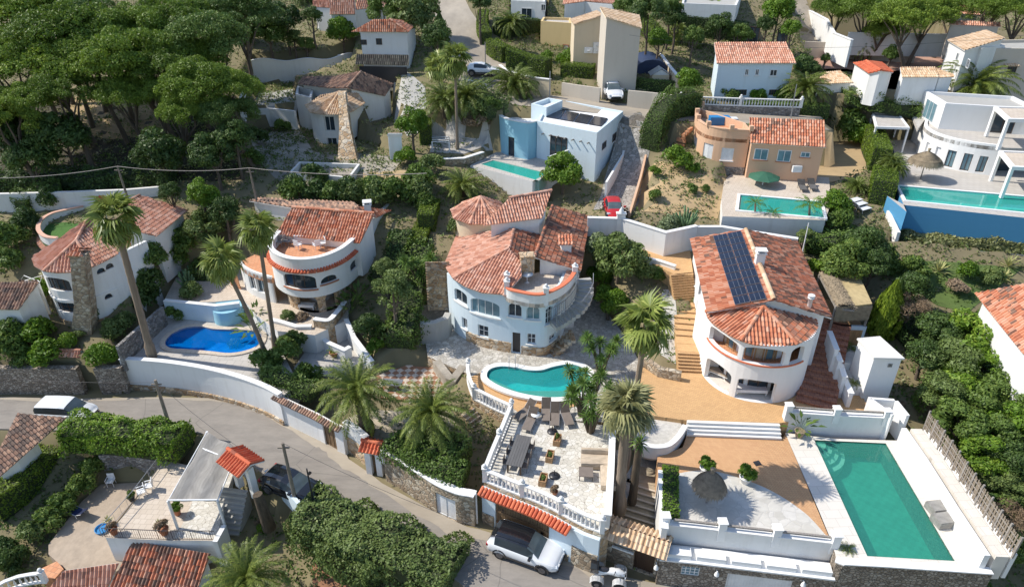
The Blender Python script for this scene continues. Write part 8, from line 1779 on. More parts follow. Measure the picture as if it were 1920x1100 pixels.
def palm(label,k,bx,by,zb,cx,cy,s,kind='fan',tr=.2,bark='palmbark',ht=None,bulge=1.0,group=None,xy_=None,bend=0,name='palm_tree'):
 if xy_:b=Vector((xy_[0],xy_[1],zb));top=Vector((xy_[2]if len(xy_)>2 else xy_[0],xy_[1],zb+ht))
 else:
  b=W(k,bx,by,zb)if zb is not None else G(k,bx,by);x,y=px(k,cx,cy);d=ray(x,y);t=b.y/d.y;top=Vector((d.x*t,b.y,CH+d.z*t))
 h=local(name,label,'palm',b,0,group);T=top-b;q=MB();n=max(5,int(T.z/.35));pts=[];rs_=[]
 for i in range(n+1):
  t=i/n;pts.append(Vector((T.x*t**(1+bend),0,T.z*t-(.3 if i==0 else 0))));rs_.append(tr*(1.35-.5*t if t<.12 else 1.0-.25*t)*(1+.07*(i%2))*(bulge if t>.8 else 1))
 q.tube(pts,rs_,10);q.ob('trunk',MT[bark],h)
 v=VEG[kind];inst(v[vr.randrange(len(v))],'crown',T,vr.uniform(0,6.28),s,h)
 if kind=='fan' and T.z>5:
  pass
 return h
def yucca(label,k,x,y,h_,n=6,spread=.9,z=None,s=1.0,name='yucca',cat='yucca'):
 p=G(k,x,y)if z is None else W(k,x,y,z);h=local(name,label,cat,p,vr.uniform(0,6));q=MB()
 for i in range(n):
  a=2*PI*i/n+vr.random();hh=h_*vr.uniform(.55,1.0);e=Vector((math.cos(a)*spread*vr.uniform(.4,1),math.sin(a)*spread*vr.uniform(.4,1),hh));q.tube([(0.1*math.cos(a),.1*math.sin(a),-.2),e*.5+Vector((0,0,hh*.1)),e],[.11,.08,.055],6)
  for j in range(2 if n>4 else 1):
   u=Vector((vr.uniform(-.3,.3),vr.uniform(-.3,.3),vr.uniform(-.25,.15)))*(1 if j else 0);inst(VEG['yuc'][i%2],'leaf_head',e+u,vr.uniform(0,6),s*vr.uniform(.85,1.15),h,rot=(vr.uniform(-.4,.4),vr.uniform(-.4,.4),vr.uniform(0,6)))
 q.ob('stems',MT['palmdark'],h);return h
def spiky(label,k,x,y,s,kind='agave',z=None,name='agave',cat='agave'):
 p=G(k,x,y)if z is None else W(k,x,y,z);o=inst(VEG[kind][0],name,p,vr.uniform(0,6),s);tag(o,label,cat);return o
def cypress(label,k,bx,by,r,h_,kind=0,z=None):
 p=G(k,bx,by)if z is None else W(k,bx,by,z);R_=metres(k,r,p);h=local('cypress',label,'cypress',p,vr.uniform(0,6));inst(VEG['cypress'][kind],'crown',(0,0,.1),par=h,s=(R_,R_,h_));q=MB();q.tube([(0,0,-.3),(0,0,h_*.5)],[.14,.06],6);q.ob('trunk',MT['bark'],h);return h
def cactus(label,k,x,y,n,hh,z=None):
 p=G(k,x,y)if z is None else W(k,x,y,z);q=MB()
 for i in range(n):
  a=2.4*i;r=.09*math.sqrt(i)*1.3;e=Vector((math.cos(a)*r*1.9,math.sin(a)*r*1.9,hh*vr.uniform(.6,1)));q.tube([(math.cos(a)*r*.4,math.sin(a)*r*.4,-.1),e*.6,e,e+Vector((0,0,.05))],[.09,.10,.08,.03],6)
 o=q.ob('cactus',MT['cactus'],loc=p);return tag(o,label,'cactus')
def hedge(label,k,pts,wd,h_,mat='L_hedge',z=None,lump=.0,dens=150,leaf=.07,name='hedge',zs=None):
 g=[(G(k,*p)if z is None else W(k,*p,z))for p in pts];Pp=Path([q.xy for q in g],.1);zl=[q.z for q in g]
 def zz(s):
  i=0
  while i<len(zl)-2 and s>Pp.c[i+1]:i+=1
  t=min(1,max(0,(s-Pp.c[i])/max(1e-6,Pp.c[i+1]-Pp.c[i])));return zl[i]+(zl[i+1]-zl[i])*t
 rs=np.random.RandomState(int(pts[0][0])+77);pos=[];nr=[];L=Pp.L;N=int(dens*L*(wd+2*h_));w2=wd/2
 ph=rs.uniform(0,6,6)
 for _ in range(N):
  s=rs.uniform(0,L);c=Pp.at(s);c2=Pp.at(s,.1);n=(Vector((c.x-c2.x,c.y-c2.y))*10)
  if n.length<.1:continue
  n.normalize();e=Vector((-n.y,n.x));u=rs.uniform(0,wd+2*h_);lm=1+(lump*2.2*noise.noise(Vector((c.x*.7+ph[0],c.y*.7,u*.75)))if lump else 0)
  if u<h_:a,b,nn=-w2*lm,u*lm,(-1,0)
  elif u<h_+wd:a,b,nn=(u-h_-w2)*lm,h_*lm,(0,1)
  else:a,b,nn=w2*lm,(u-h_-wd)*lm,(1,0)
  if lump:
   v=Vector((a/w2,b/h_));
   if v.length>1.12:v=v*(1.12/v.length);a,b=v.x*w2*lm,v.y*h_*lm
  j=rs.uniform(-.10,.05)+(rs.normal()*lump*.25);a+=nn[0]*j;b+=nn[1]*j
  pos.append((c.x+n.x*a,c.y+n.y*a,zz(s)+b));nr.append((n.x*nn[0],n.y*nn[0],nn[1]+.15))
 for s0,sg in((0,-1),(L,1)):
  c=Pp.at(s0);c2=Pp.at(s0,.1);n=(Vector((c.x-c2.x,c.y-c2.y))).normalized();e=Vector((-n.y,n.x));m_=int(dens*wd*h_)
  for _ in range(m_):
   a=rs.uniform(-w2,w2);b=rs.uniform(0,h_);pos.append((c.x+n.x*a+e.x*.0,c.y+n.y*a,zz(s0)+b));d=(Pp.at(L)-Pp.at(L-.1))if sg>0 else(Pp.at(0)-Pp.at(.1));d.normalize();nr.append((d.x,d.y,.1))
 pos=np.array(pos);nr=np.array(nr)+rs.normal(size=(len(nr),3))*.55;LL=leaf*rs.uniform(.6,1.4,len(pos));me=leafmesh('leaves',pos-np.array(g[0]),nr,LL,LL*.6,MT[mat],rs=rs)
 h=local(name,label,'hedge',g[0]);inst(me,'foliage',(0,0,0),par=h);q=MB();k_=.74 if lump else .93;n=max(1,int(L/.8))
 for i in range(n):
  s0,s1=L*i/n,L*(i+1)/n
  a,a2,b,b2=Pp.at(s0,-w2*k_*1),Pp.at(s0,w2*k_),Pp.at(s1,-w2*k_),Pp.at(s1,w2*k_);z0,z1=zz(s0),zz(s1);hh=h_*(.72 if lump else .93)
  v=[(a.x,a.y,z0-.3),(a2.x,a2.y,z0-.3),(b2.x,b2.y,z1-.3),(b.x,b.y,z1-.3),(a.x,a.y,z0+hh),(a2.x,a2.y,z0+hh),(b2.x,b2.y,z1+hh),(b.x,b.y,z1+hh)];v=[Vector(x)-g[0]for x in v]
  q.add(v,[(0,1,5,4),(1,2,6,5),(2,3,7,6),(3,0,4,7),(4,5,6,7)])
 q.ob('dark_core',MT['hedgecore'],h);return h  # solid dark box under the leaves, coloured as the shade inside
MT['hedgecore']=m_plain('hedge_dark_core',(.035,.05,.015),.9,0,.5,8,bump=1)
pn=[(40,40,85,11,'bushy pine in the far top left corner of the wood'),(118,62,80,11,'tall pine right of the corner pine at the top of the wood'),(15,118,66,10,'pine crown cut by the left edge, second from the top'),(205,70,62,10,'pine in the middle of the top row of the wood'),(268,58,66,10,'bright pine near the pale roof at the top of the wood'),(330,40,66,10,'pine right of the bright one in the back row'),(85,118,70,9.5,'grey green pine in the second row of the wood'),(175,118,66,9.5,'lime green pine in the centre of the wood'),(250,112,74,9.5,'broadest bright umbrella pine in the wood'),(318,118,64,9,'rounded pine right of the broad umbrella pine'),(120,165,52,8.5,'layered umbrella pine over the forked trunks'),(45,185,52,8,'small crowned pine on two slim bare trunks'),(5,215,46,8,'low pine crown at the left edge of the wood'),(388,75,66,10,'dark dense pine behind the wavy wall'),(372,158,62,8,'pine with bright tufts over the curved trunk'),(425,165,50,7.5,'pine nearest the rubble terrace'),(345,205,42,6.5,'small tufted pine low over the curved trunk'),(425,215,44,6,'low dark pine by the white slanting wall'),(450,30,60,10,'dark pine beside the red tiled houses at the top'),(230,175,45,7.5,'pine hanging over the sunlit clearing'),(160,40,60,11,'shaded pine deep in the back row'),(75,15,60,11,'pine at the very top left of the centre'),(300,175,40,7,'small pine right of the clearing'),(360,110,50,8.5,'mid green pine in front of the dark dense pine')]
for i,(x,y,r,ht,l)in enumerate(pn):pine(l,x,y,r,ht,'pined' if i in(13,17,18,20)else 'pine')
for x,y,r,ht,l in[(1570,20,50,9,'leftmost pine of the top right group'),(1630,25,66,9,'pine beside the lattice pylon'),(1690,38,62,9,'broad pine right of the lattice pylon'),(1745,30,55,9,'pine behind the white lane wall, right of the broad one'),(1800,22,50,9,'pine over the arched garage at the top right'),(1860,16,50,9,'pine with feathery crown near the top right corner'),(1910,25,50,9,'pine cut by the top right corner'),(1660,62,40,6,'low pine touching the long white lane wall')]:pine(l,x,y-6,r*.76,ht*.8)
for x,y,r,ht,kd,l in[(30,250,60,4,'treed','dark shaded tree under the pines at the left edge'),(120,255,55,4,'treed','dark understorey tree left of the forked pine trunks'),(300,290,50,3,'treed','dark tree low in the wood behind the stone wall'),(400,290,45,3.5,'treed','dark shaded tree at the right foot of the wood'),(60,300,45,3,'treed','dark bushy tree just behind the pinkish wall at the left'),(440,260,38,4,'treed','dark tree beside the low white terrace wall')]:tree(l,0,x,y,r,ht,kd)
T=[(2,60,140,130,4,'treed','dark cypress like tree left of the wavy white wall'),(2,190,170,120,3.2,'tree','dense green tree above the wavy white wall'),(2,280,110,110,4,'treed','tall dark tree behind the dense green one'),(2,330,225,60,2.5,'treeo','olive green tree right of the wavy wall pines'),(2,400,250,50,2,'tree','small tree left of the blue covered pool'),(2,990,100,140,4,'treeo','large grey green tree right of the hipped roof house'),(2,1130,210,95,5,'treed','dark tree beside the climbing lane'),(2,830,60,100,5,'tree','green tree behind the hipped roof house'),(2,1040,30,110,4,'treeo','feathery grey tree at the head of the lane'),(2,600,165,90,3.5,'treeb','leafy tree left of the hipped roof house'),(3,60,15,70,5,'treed','dark tree at the top of the climbing lane'),(3,880,30,90,6,'tree','tree behind the tall beige wall, left one'),(3,1000,70,110,6,'treed','dark tree right of the tall beige wall'),(3,1120,40,80,5,'tree','tree in front of the porch house, left of the columns'),(3,1060,210,70,4,'treeb','leafy tree above the dark tarpaulin'),(3,1250,200,60,4,'tree','broad leafy tree above the wide blue house'),(3,1150,110,70,4,'treed','dark tree below the porch house'),(3,1400,150,80,3.5,'treed','dark hedge tree right of the porch house'),(3,1500,185,60,3,'tree','small tree behind the wide pink roof'),(4,110,200,60,2.5,'tree','tree behind the pink roof beside the white gable'),(4,300,60,90,5,'treeb','bright leafy tree left of the narrow far lane'),(4,370,160,60,4,'treeb','bright columnar tree at the foot of the far lane'),(4,230,140,60,3.5,'treed','dark tree left of the white slanted gable'),(3,1225,440,80,2.6,'treeb','round leafy tree at the left end of the wide blue house'),(2,990,690,95,3,'treeb','bright leafy tree left of the clipped cypress hedge'),(2,430,90,60,4,'treed','tree left of the far red roofs'),(4,930,300,52,2.0,'tree','round topped small tree in the red gravel garden'),(4,640,280,30,1.4,'treeb','little round tree at the left of the red gravel garden'),(4,560,325,30,1.4,'tree','little bushy tree at the front of the red gravel garden'),(4,1010,268,30,1.4,'treeb','little tree by the beige wall in the red gravel garden'),(4,450,380,80,2.5,'treed','dark tree right of the wide blue house'),(4,820,485,45,1.8,'treeb','orange tree beside the orange roofed hut'),(4,1590,500,60,3,'treed','dark tree right of the big feather palm'),(9,820,170,0,0,'','')]
for k,x,y,r,ht,kd,l in T:
 if r:tree(l,k,x,y,r,ht,kd)
T=[(6,40,90,70,2.2,'treeb','bright round tree behind the left villa gap'),(5,1040,60,80,3,'treeb','bright conifer tree above the left villa roof'),(5,1050,240,110,3.2,'treeo','grey green tree right of the left villa'),(5,1160,160,90,4,'treed','dark tree between the two left villas'),(5,880,60,60,3,'treed','dark tree over the wall behind the left villa'),(7,1050,400,150,2.2,'treeo','big silvery round bush tree right of the round blue villa'),(7,960,470,80,2,'treeb','yellow green tree right of the curved outside stairs'),(7,1000,600,95,2.2,'treeb','dense bright tree below the curved outside stairs'),(6,980,560,110,4.0,'treeo','tall grey green tree between the arched villa and the garden steps'),(6,940,440,60,3.0,'treeo','upper part tree behind the tall grey green one'),(6,860,760,85,2.2,'treed','dark rounded tree between the two middle villas'),(8,1120,420,130,3.0,'tree','large green tree above the thatched cabana'),(8,1220,330,110,3.4,'treed','dark tree right of the salmon villa garden'),(8,1260,430,90,3,'treed','dark green tree behind the tall cypress'),(8,900,290,50,1.6,'treeo','grey green bush tree behind the solar villa roof'),(9,110,400,0,0,'',''),(9,420,560,100,2.4,'treed','dark tree right of the tall cypress'),(9,400,650,110,2.4,'dryt','leafless grey brown twiggy tree right of the cypress'),(3,520,960,120,2.2,'treeb','lush tree right of the mint pool'),(4,700,620,0,0,'','')]
VEG['dryt']=[crown('tree_crown',95,24,4500,1,1,.8,.36,.05,MT['L_dry'],-.5,asp=.16)]
for k,x,y,r,ht,kd,l in T:
 if r:tree(l,k,x,y,r,ht,kd)
T=[(9,560,760,110,2.2,'tree','leafy tree nearest the flat roofed hut'),(9,720,800,130,2.6,'treeb','bright spreading tree in the right garden, upper middle'),(9,840,760,100,2.6,'tree','tree touching the villa at the right edge'),(9,480,900,100,2.0,'tree','tree behind the white hut, lower one'),(9,620,950,130,2.4,'treeo','grey green tree above the white boundary wall'),(9,780,960,130,2.6,'treeb','bright tree with purple blossom near the villa wing'),(9,900,1010,120,2.6,'tree','tree below the lower tiled wing'),(15,1000,60,110,2.6,'treeb','tree right of the top of the reed fence'),(15,900,100,100,2.4,'treeo','grey green tree against the boundary wall'),(15,1130,130,130,3.0,'treeb','large bright tree in the right garden, centre'),(15,1230,60,110,3,'tree','tree at the right edge, above centre'),(15,1000,240,110,2.6,'tree','reddish green tree beside the reed fence top'),(15,1140,310,130,2.8,'treeb','broad leafed bright tree half way down the reed fence'),(15,1260,260,120,3,'treeb','tree cut by the right edge, half way down'),(15,1120,420,100,2.4,'treeb','tree beside the lower half of the reed fence'),(15,1260,440,110,2.6,'tree','tree at the right edge below half way'),(15,1180,520,80,2,'treeo','open twiggy tree beside the lower reed fence'),(15,1240,740,90,1.8,'dryt','brown dried shrub tree near the lower right corner'),(15,1270,600,80,1.8,'treeo','grey tree at the lower right edge'),(15,1260,900,80,1.6,'tree','small tree at the lower right corner'),(15,1300,160,110,3.2,'tree','tree in the right garden touching the photo edge')]
for i,(k,x,y,r,ht,kd,l)in enumerate(T):tree(l,k,x,y,r*(1.1+.12*(i%3)),ht,kd if i%3 else{'treeb':'tree','tree':'treed'}.get(kd,kd),sz=.85)
bush('purple flowering patch in the bright trees of the right garden',9,690,970,45,'flower')
S=[(6,470,55,75,'bush','leftmost shrub of the belt behind the arched villa'),(6,580,60,70,'dark','dark shrub second in the belt behind the arched villa'),(6,680,75,70,'bush','shrub in the middle of the belt behind the flat tiled roof'),(6,790,70,85,'olive','pale shrub right of the middle of the belt'),(6,900,75,90,'olive','large pale shrub behind the tiled roof corner'),(6,1010,70,90,'bush','shrub above the orange side terrace'),(6,1110,55,85,'olive','shrub belt end beside the feather palm'),(6,1150,110,60,'bush','shrub at the head of the clipped tall hedge'),(2,480,960,0,'',''),(2,455,990,75,'dark','dark dense bush standing in front of the empty tank'),(2,955,880,62,'bright','bright pear shaped bush beside the rubble heap'),(2,1100,920,70,'olive','straw coloured bush below the white pavilion'),(2,1040,1020,100,'bush','wide round bush below the rubble yard'),(2,760,1070,90,'bush','green bush at the lower edge of the bare yard'),(2,620,1080,90,'dark','dark bush below the empty tank'),(2,320,1060,80,'dark','dark bush left of the empty tank'),(2,130,770,60,'dark','dark bush in the shade of the rubble yard'),(2,110,890,60,'bush','shaded bush at the left of the rubble yard'),(2,1310,690,60,'dry','tawny shrub right of the white pavilion'),(2,1380,660,60,'olive','dry olive shrub near the pale blue villa'),(2,270,710,45,'bush','spiky bush in the middle of the rubble yard'),(5,880,400,85,'bush','dense dark green bush below the rear wing of the left villa'),(5,930,330,80,'bush','upper bush between the left villa and the grey tree'),(5,790,400,75,'bush','rounded bush at the side wall of the left villa'),(5,470,690,60,'dark','dark bush at the foot of the stone chimney'),(5,600,770,75,'olive','pale leaved bush below the stone chimney'),(5,640,720,60,'olive','second pale leaved bush nearer the palm'),(5,205,780,85,'bright','bright ball like bush below the round front of the left villa'),(5,205,570,65,'bright','leafy bush over the blue garden gate'),(5,70,790,90,'bush','large bush at the left edge of the front garden'),(5,40,860,90,'bush','low bush at the left edge above the street wall'),(5,345,830,50,'bright','small bright mound beside the garden steps'),(5,410,790,28,'olive','tiny grey mound on the terracotta step'),(5,240,900,95,'bright','wide clipped mound on the street wall, left of the little gate'),(5,120,915,70,'bush','clipped mound left of the wide one on the street wall'),(5,520,900,75,'bright','clipped mound on the wall right of the little gate'),(5,590,905,50,'bright','right end of the clipped mound near the white wall'),(5,30,300,90,'bush','shrub left of the round turf terrace'),(5,40,420,75,'bush','shrub between the turf terrace and the striped outbuilding roof'),(5,130,220,75,'dark','dark shrub against the round terrace wall'),(5,90,130,0,'',''),(5,260,90,70,'dark','dark shrub behind the round turf terrace'),(5,90,290,60,'bush','ivy like shrub beside the dirt path at the left'),(5,990,570,60,'olive','cactus bed shrub above the blue pool wall'),(5,900,690,50,'bush','small bush in the corner of the pool wall'),(5,760,520,80,'dark','deep green bush behind the tall palm trunk'),(5,740,600,85,'dark','dark lower bush behind the tall palm trunk'),(5,690,830,45,'olive','low bush at the foot of the dark wall'),(5,1250,860,80,'bright','round clipped bush at the right end of the blue pool'),(5,970,905,35,'bush','low plant on the coping below the blue pool, left'),(5,1065,905,35,'bright','low plant on the coping below the blue pool, middle'),(5,1150,925,35,'dry','dry low plant on the coping below the blue pool, right'),(6,420,880,80,'bush','climber mound on the white wall end near the two palms'),(6,330,960,90,'bush','wide climber spilling over the long white street wall'),(6,480,830,60,'dark','dark climber over the low courtyard wall'),(6,540,1020,80,'bush','climber above the tiled street wall'),(6,440,700,40,'olive','low flowering plants in front of the arched villa'),(6,510,700,35,'dry','dry plants in front of the arched villa'),(6,1110,880,0,'',''),(6,895,850,45,'bright','small bright bush behind the barbecue'),(7,480,0,0,'',''),(7,1190,480,62,'olive','clipped round bush right of the silvery bush tree'),(7,1245,490,45,'bush','small clipped bush at the white wall corner'),(7,1120,355,35,'olive','small olive ball bush on the ochre upper yard'),(7,1150,270,35,'bush','low bush behind the white wall, left'),(7,1200,265,45,'dry','dark twiggy bush behind the white wall, right'),(7,930,340,70,'blue','silvery shrub close to the blue villa side wall'),(7,220,240,60,'olive','grey shrub left of the round turret'),(7,60,215,0,'',''),(8,200,255,75,'blue','silver blue round bush beside the tall cactus'),(8,650,215,40,'bright','low palm like bush along the wall behind the solar villa'),(8,740,240,40,'bush','low bush beside the thin palms behind the solar villa'),(8,840,235,50,'bush','leafy bush below the drooping palm'),(8,700,250,50,'bright','hanging green plant on the wall behind the solar villa'),(8,970,450,55,'bright','banana like bush behind the thatched cabana'),(8,1050,130,85,'bright','bright bush beside the white sun loungers'),(8,1090,210,75,'bush','large leaved bush below the white sun loungers'),(8,950,250,70,'olive','round grey bush above the cabana trees'),(8,395,40,25,'bush','tiny plant bed on the stone step of the salmon villa garden'),(3,1165,900,80,'bright','bright yellow green citrus bush below the salmon tower'),(3,1035,960,35,'bright','small citrus bush at the garden wall'),(3,1250,945,40,'bright','small citrus bush by the rubble wall'),(3,1240,1060,35,'bush','young cypress like bush in the bare yard'),(3,1040,1090,40,'bush','lowest young tree in the bare yard'),(3,480,780,0,'',''),(3,60,680,75,'dry','tawny bush left of the blue round wall'),(3,40,600,80,'olive','dry olive bush below the feather palms'),(3,130,590,50,'bush','small bush at the rear of the blue villa'),(3,540,340,55,'bright','leafy bush at the foot of the cream wall'),(3,430,320,35,'bright','small bush by the orange framed window'),(3,1420,520,45,'bush','dark bush below the barred windows'),(3,1180,480,40,'bush','bush under the round leafy tree'),(4,40,540,40,'bush','bush on the balustrade wall, left'),(4,180,540,50,'bright','bright bush on the balustrade wall, middle'),(4,320,530,55,'bright','bright bush on the balustrade wall, right'),(4,430,360,50,'bush','bush at the corner of the pink tiled house'),(4,660,620,70,'strel','banana like clump right of the ribbed pink roof'),(4,740,590,60,'strel','pale leaved banana like clump near the carport'),(4,780,700,0,'',''),(4,700,700,90,'bush','bush mass right of the ribbed pink roof'),(4,740,760,80,'bright','bush mass beside the white carport'),(4,610,680,60,'strel','big leaved clump behind the ribbed pink roof'),(4,1090,650,70,'olive','pale bush left of the curved white villa'),(4,1130,590,60,'bush','bush behind the curved white villa'),(9,250,400,80,'dark','dark shrub left of the grey block wall'),(9,60,340,80,'strel','banana like clump left of the sloping white wall'),(9,150,430,90,'dark','dark shrub mass above the woven cane roof'),(9,40,430,90,'bush','shrub mass behind the straw roof'),(9,300,450,60,'bush','shrub below the grey block wall, left'),(9,430,470,80,'bush','shrub below the grey block wall, middle'),(9,700,470,60,'bright','bright shrub below the grey block wall, right'),(9,640,550,60,'dry','dry golden grass mound in the meadow'),(9,820,500,60,'olive','pale shrub near the second agave'),(9,90,820,45,'dark','dark palm like bush behind the brown steps'),(14,265,235,35,'bright','bright bush on the gravel behind the round planter, left'),(14,320,225,35,'bush','bush on the gravel behind the round planter, right'),(14,265,320,42,'bright','bright spreading bush inside the round planter'),(14,150,320,40,'bush','dark bush at the left of the round planter'),(15,560,85,22,'olive','tiny shrub at the foot of the flat roofed hut'),(15,690,165,30,'dry','reddish plant on the boundary wall corner'),(11,60,960,80,'dark','dark bush left of the gravel yard, lower'),(11,160,830,75,'olive','grey green bush beside the gravel yard'),(11,260,760,75,'bush','bush along the left side of the gravel yard'),(11,330,680,70,'bush','bush along the gravel yard, middle'),(11,420,590,70,'bush','bush along the gravel yard, upper'),(11,480,480,60,'bush','bush under the flowering hedge'),(11,60,1010,55,'dark','dark bush at the left edge above the balcony'),(11,25,900,60,'dark','shaded bush at the far left edge'),(12,250,800,28,'bright','small yellow green plant beside the dark steps'),(12,270,600,35,'dark','ivy clump on the tree stump by the street gate'),(12,230,770,20,'dry','dry potted bush at the top of the dark steps'),(13,240,345,0,'',''),(12,1150,640,0,'','')]
for k,x,y,r,kd,l in S:
 if not r:continue
 if kd=='strel':spiky(l,k,x,y+r*.5,metres(k,r,G(k,x,y))*.7,'strel',name='banana_plant',cat='plant')
 else:bush(l,k,x,y,r,kd,1.05 if kd!='dry' else .8)
spiky('young palm like plant at the street corner of the green pool deck',15,410,905,.75,'cycas',3.1,'cycad','plant');spiky('small cycad in the lower gravel bed by the brown steps',9,115,1040,.7,'cycas',4.5,'cycad','plant');spiky('dark leafy palm plant in the upper gravel bed by the brown steps',9,90,860,1.1,'cycas',5.1,'cycad','plant')
spiky('variegated agave in the meadow under the grey block wall',9,545,465,1.3);spiky('large pale agave at the right end of the meadow',9,905,440,1.3);spiky('small agave between the meadow and the villa roof',9,880,500,1.0)
cactus('tall candelabra cactus behind the white wall by the solar villa',8,285,270,26,2.3);cactus('cluster of column cacti above the blue pool terrace',5,975,560,16,1.8);cactus('small cactus at the shaded corner near the blue pool terrace',5,1010,500,10,1.5)
hedge('tall clipped green hedge wall between the arched villa and the round blue villa',6,[(1160,330),(1110,430)],1.5,2.6,z=5.6);hedge('second lower block of the clipped hedge wall beside the arched villa',6,[(1190,235),(1160,320)],1.5,2.9,z=6.6)
hedge('narrow clipped cypress hedge left of the white pavilion',2,[(1070,850),(1068,760)],1.2,3.0,'L_hedge',z=10.2)
hedge('clipped hedge curving along the climbing lane, upper stretch',3,[(95,250),(70,190),(80,120)],1.4,1.6);hedge('clipped hedge above the curved lane wall, middle stretch',3,[(125,300),(165,330),(205,345)],1.6,1.8);hedge('clipped hedge in front of the yellow wall',3,[(215,375),(330,420),(440,440)],1.8,2.3);hedge('clipped hedge block left of the blank beige wall',3,[(520,475),(610,485),(690,490)],1.8,2.6,z=13.9)
hedge('clipped hedge behind the far blue covered pool',3,[(140,190),(260,190),(390,195)],1.6,2.0,'L_dark');hedge('small clipped hedge post right of the parked off road car',3,[(880,510),(905,512)],.9,2.4,z=13.9);hedge('low dark hedge behind the terracotta lattice wall',3,[(915,500),(1040,512),(1150,522)],.9,1.3,'L_bush',z=14.2)
hedge('dense dark hedge along the back of the upper gardens at the top centre',3,[(1150,170),(1350,200),(1540,230)],2.2,2.2,'L_dark');hedge('clipped hedge strip beside the cream garden wall',3,[(975,180),(1040,250)],1.5,2.0)
hedge('tall dense hedge on the right edge of the grey stone driveway',3,[(1000,840),(1040,730),(1120,650),(1250,632)],2.2,2.8,'L_bush',lump=.12)
hedge('clipped cypress hedge between the salmon villa and the long aqua pool, upper part',4,[(800,820),(830,900),(845,960)],1.6,2.4);hedge('clipped cypress hedge left of the blue pool wall, lower part',4,[(850,1080),(850,1170)],2.0,2.8,z=8.6)
hedge('hedge behind the pink blossomed terrace of the salmon villa',4,[(100,640),(330,645),(560,655)],1.4,1.4,'L_bush',z=12.6)
hedge('strip of clipped green shrub beside the pale terrace and its white wall',14,[(262,770),(258,640),(262,520)],.9,.75,'L_bright',z=3.1)
hedge('long clipped hedge with sunlit top beside the corrugated roof',11,[(-30,720),(100,640),(240,520),(350,420)],2.2,1.9,z=-2.7);hedge('thick flowering hedge along the lower edge of the street',11,[(380,345),(560,350),(760,370),(960,395)],2.6,1.8,'L_bright',lump=.2,z=-.3,leaf=.09)
hedge('large grey green hedge filling the bottom of the street bend',12,[(480,760),(600,800),(760,880),(950,960),(1150,1050),(1250,1090)],3.8,1.8,'L_olive',lump=.22,z=-.7,dens=170,leaf=.09);hedge('lower bushy side of the large street hedge beside the red earth',12,[(560,850),(720,960),(880,1060)],3.0,1.8,'L_olive',lump=.25,z=-1.4,dens=150,leaf=.09)
hedge('leafy hedge behind the stone street wall under the lower feather palm',12,[(925,385),(1020,445),(1120,500),(1225,545),(1300,560)],1.9,1.0,'L_bush',lump=.2,z=2.0,leaf=.09);hedge('leafy hedge filling the corner beside the paved terrace balustrade',12,[(1080,400),(1200,430),(1290,470)],2.0,1.4,'L_bush',lump=.25,z=2.1,leaf=.09)
hedge('climber hedge along the top of the tiled street wall',12,[(280,40),(400,75),(520,120)],1.4,1.0,'L_bush',lump=.3,z=2.1)
hedge('ragged hedge above the pinkish wall behind the left villa',5,[(120,170),(200,110),(330,75)],1.6,1.6,'L_bush',lump=.3)
hedge('line of tall wild reeds on the lower edge of the artificial lawn',9,[(350,318),(600,335),(800,350),(1050,372)],1.6,1.0,'L_reed',lump=.15,z=7.0,dens=170,leaf=.13)
hedge('dense low undergrowth along the boundary wall and reed fence of the green pool',15,[(930,90),(1060,330),(1200,620),(1290,960)],4.5,1.3,'L_bush',lump=.3,dens=90,leaf=.12);hedge('second band of dense undergrowth in the right garden near the photo edge',15,[(1080,0),(1180,200),(1290,420)],5,1.6,'L_bright',lump=.3,dens=80,leaf=.12);hedge('shady undergrowth below the cypress and the twiggy tree',9,[(330,720),(430,800),(560,900)],3.5,1.1,'L_dark',lump=.3,dens=90,leaf=.1)
hedge('shady undergrowth between the arched villa and the round blue villa',6,[(1130,380),(1090,520),(1060,700),(1010,860)],2.6,1.3,'L_bush',lump=.35,dens=110,leaf=.1);hedge('dark undergrowth at the right corner of the arched villa',6,[(1030,300),(1000,420),(900,560)],2.2,1.0,'L_dark',lump=.35,dens=110,leaf=.1)
hedge('undergrowth between the left villa and the arched villa',5,[(1130,330),(1090,430),(1040,520)],2.4,1.2,'L_bush',lump=.35,dens=110,leaf=.1);hedge('thicket along the pinkish wall under the pine wood',5,[(-20,30),(330,20),(640,5),(900,-10)],3,1.4,'L_dark',lump=.35,dens=70,leaf=.12);hedge('thicket behind the pale blue villa and the feather palm',3,[(30,560),(110,600),(150,640)],3,1.5,'L_olive',lump=.35,dens=90,leaf=.1)
hedge('belt of mixed shrubs under the salmon villa and the solar villa',8,[(900,330),(1000,350),(1180,330)],3,1.4,'L_bush',lump=.35,dens=100,leaf=.1);hedge('belt of shrubs along the stone wall of the small huts',4,[(660,560),(760,590),(900,610),(1060,640)],2.5,1.2,'L_bush',lump=.35,dens=90,leaf=.1)
palm('very tall slender fan palm in front of the left villa',5,785,905,2.4,590,190,1.45,'fan',.27);palm('tall fan palm with straight trunk in front of the arched villa',6,375,870,2.4,285,250,1.15,'fan',.17);palm('leaning fan palm over the blue pool',6,330,910,2.4,100,410,1.25,'fan',.17,bend=.3)
palm('tall shaggy fan palm between the kidney pool and the ochre patio',0,0,0,2.6,0,0,1.32,'fan',.2,ht=10.4,xy_=(7.0,31.3,7.3));palm('silver green fan palm with thick trunk beside the steps to the stone gateway',0,0,0,1.5,0,0,1.4,'fangrey',.31,ht=7.6,xy_=(6.4,28.9,6.2));
b=(7.15,29.3);h=local('palm_stump','thick bare palm trunk close behind the silver green fan palm','palm',(7.3,29.6,1.5));q=MB();q.tube([(0,0,-.3),(0,0,2),(0,0,4.5)],[.27,.24,.21],10);q.ob('trunk',MT['palmdark'],h);inst(VEG['yuc'][0],'crown',(0,0,4.5),par=h,s=1.2)
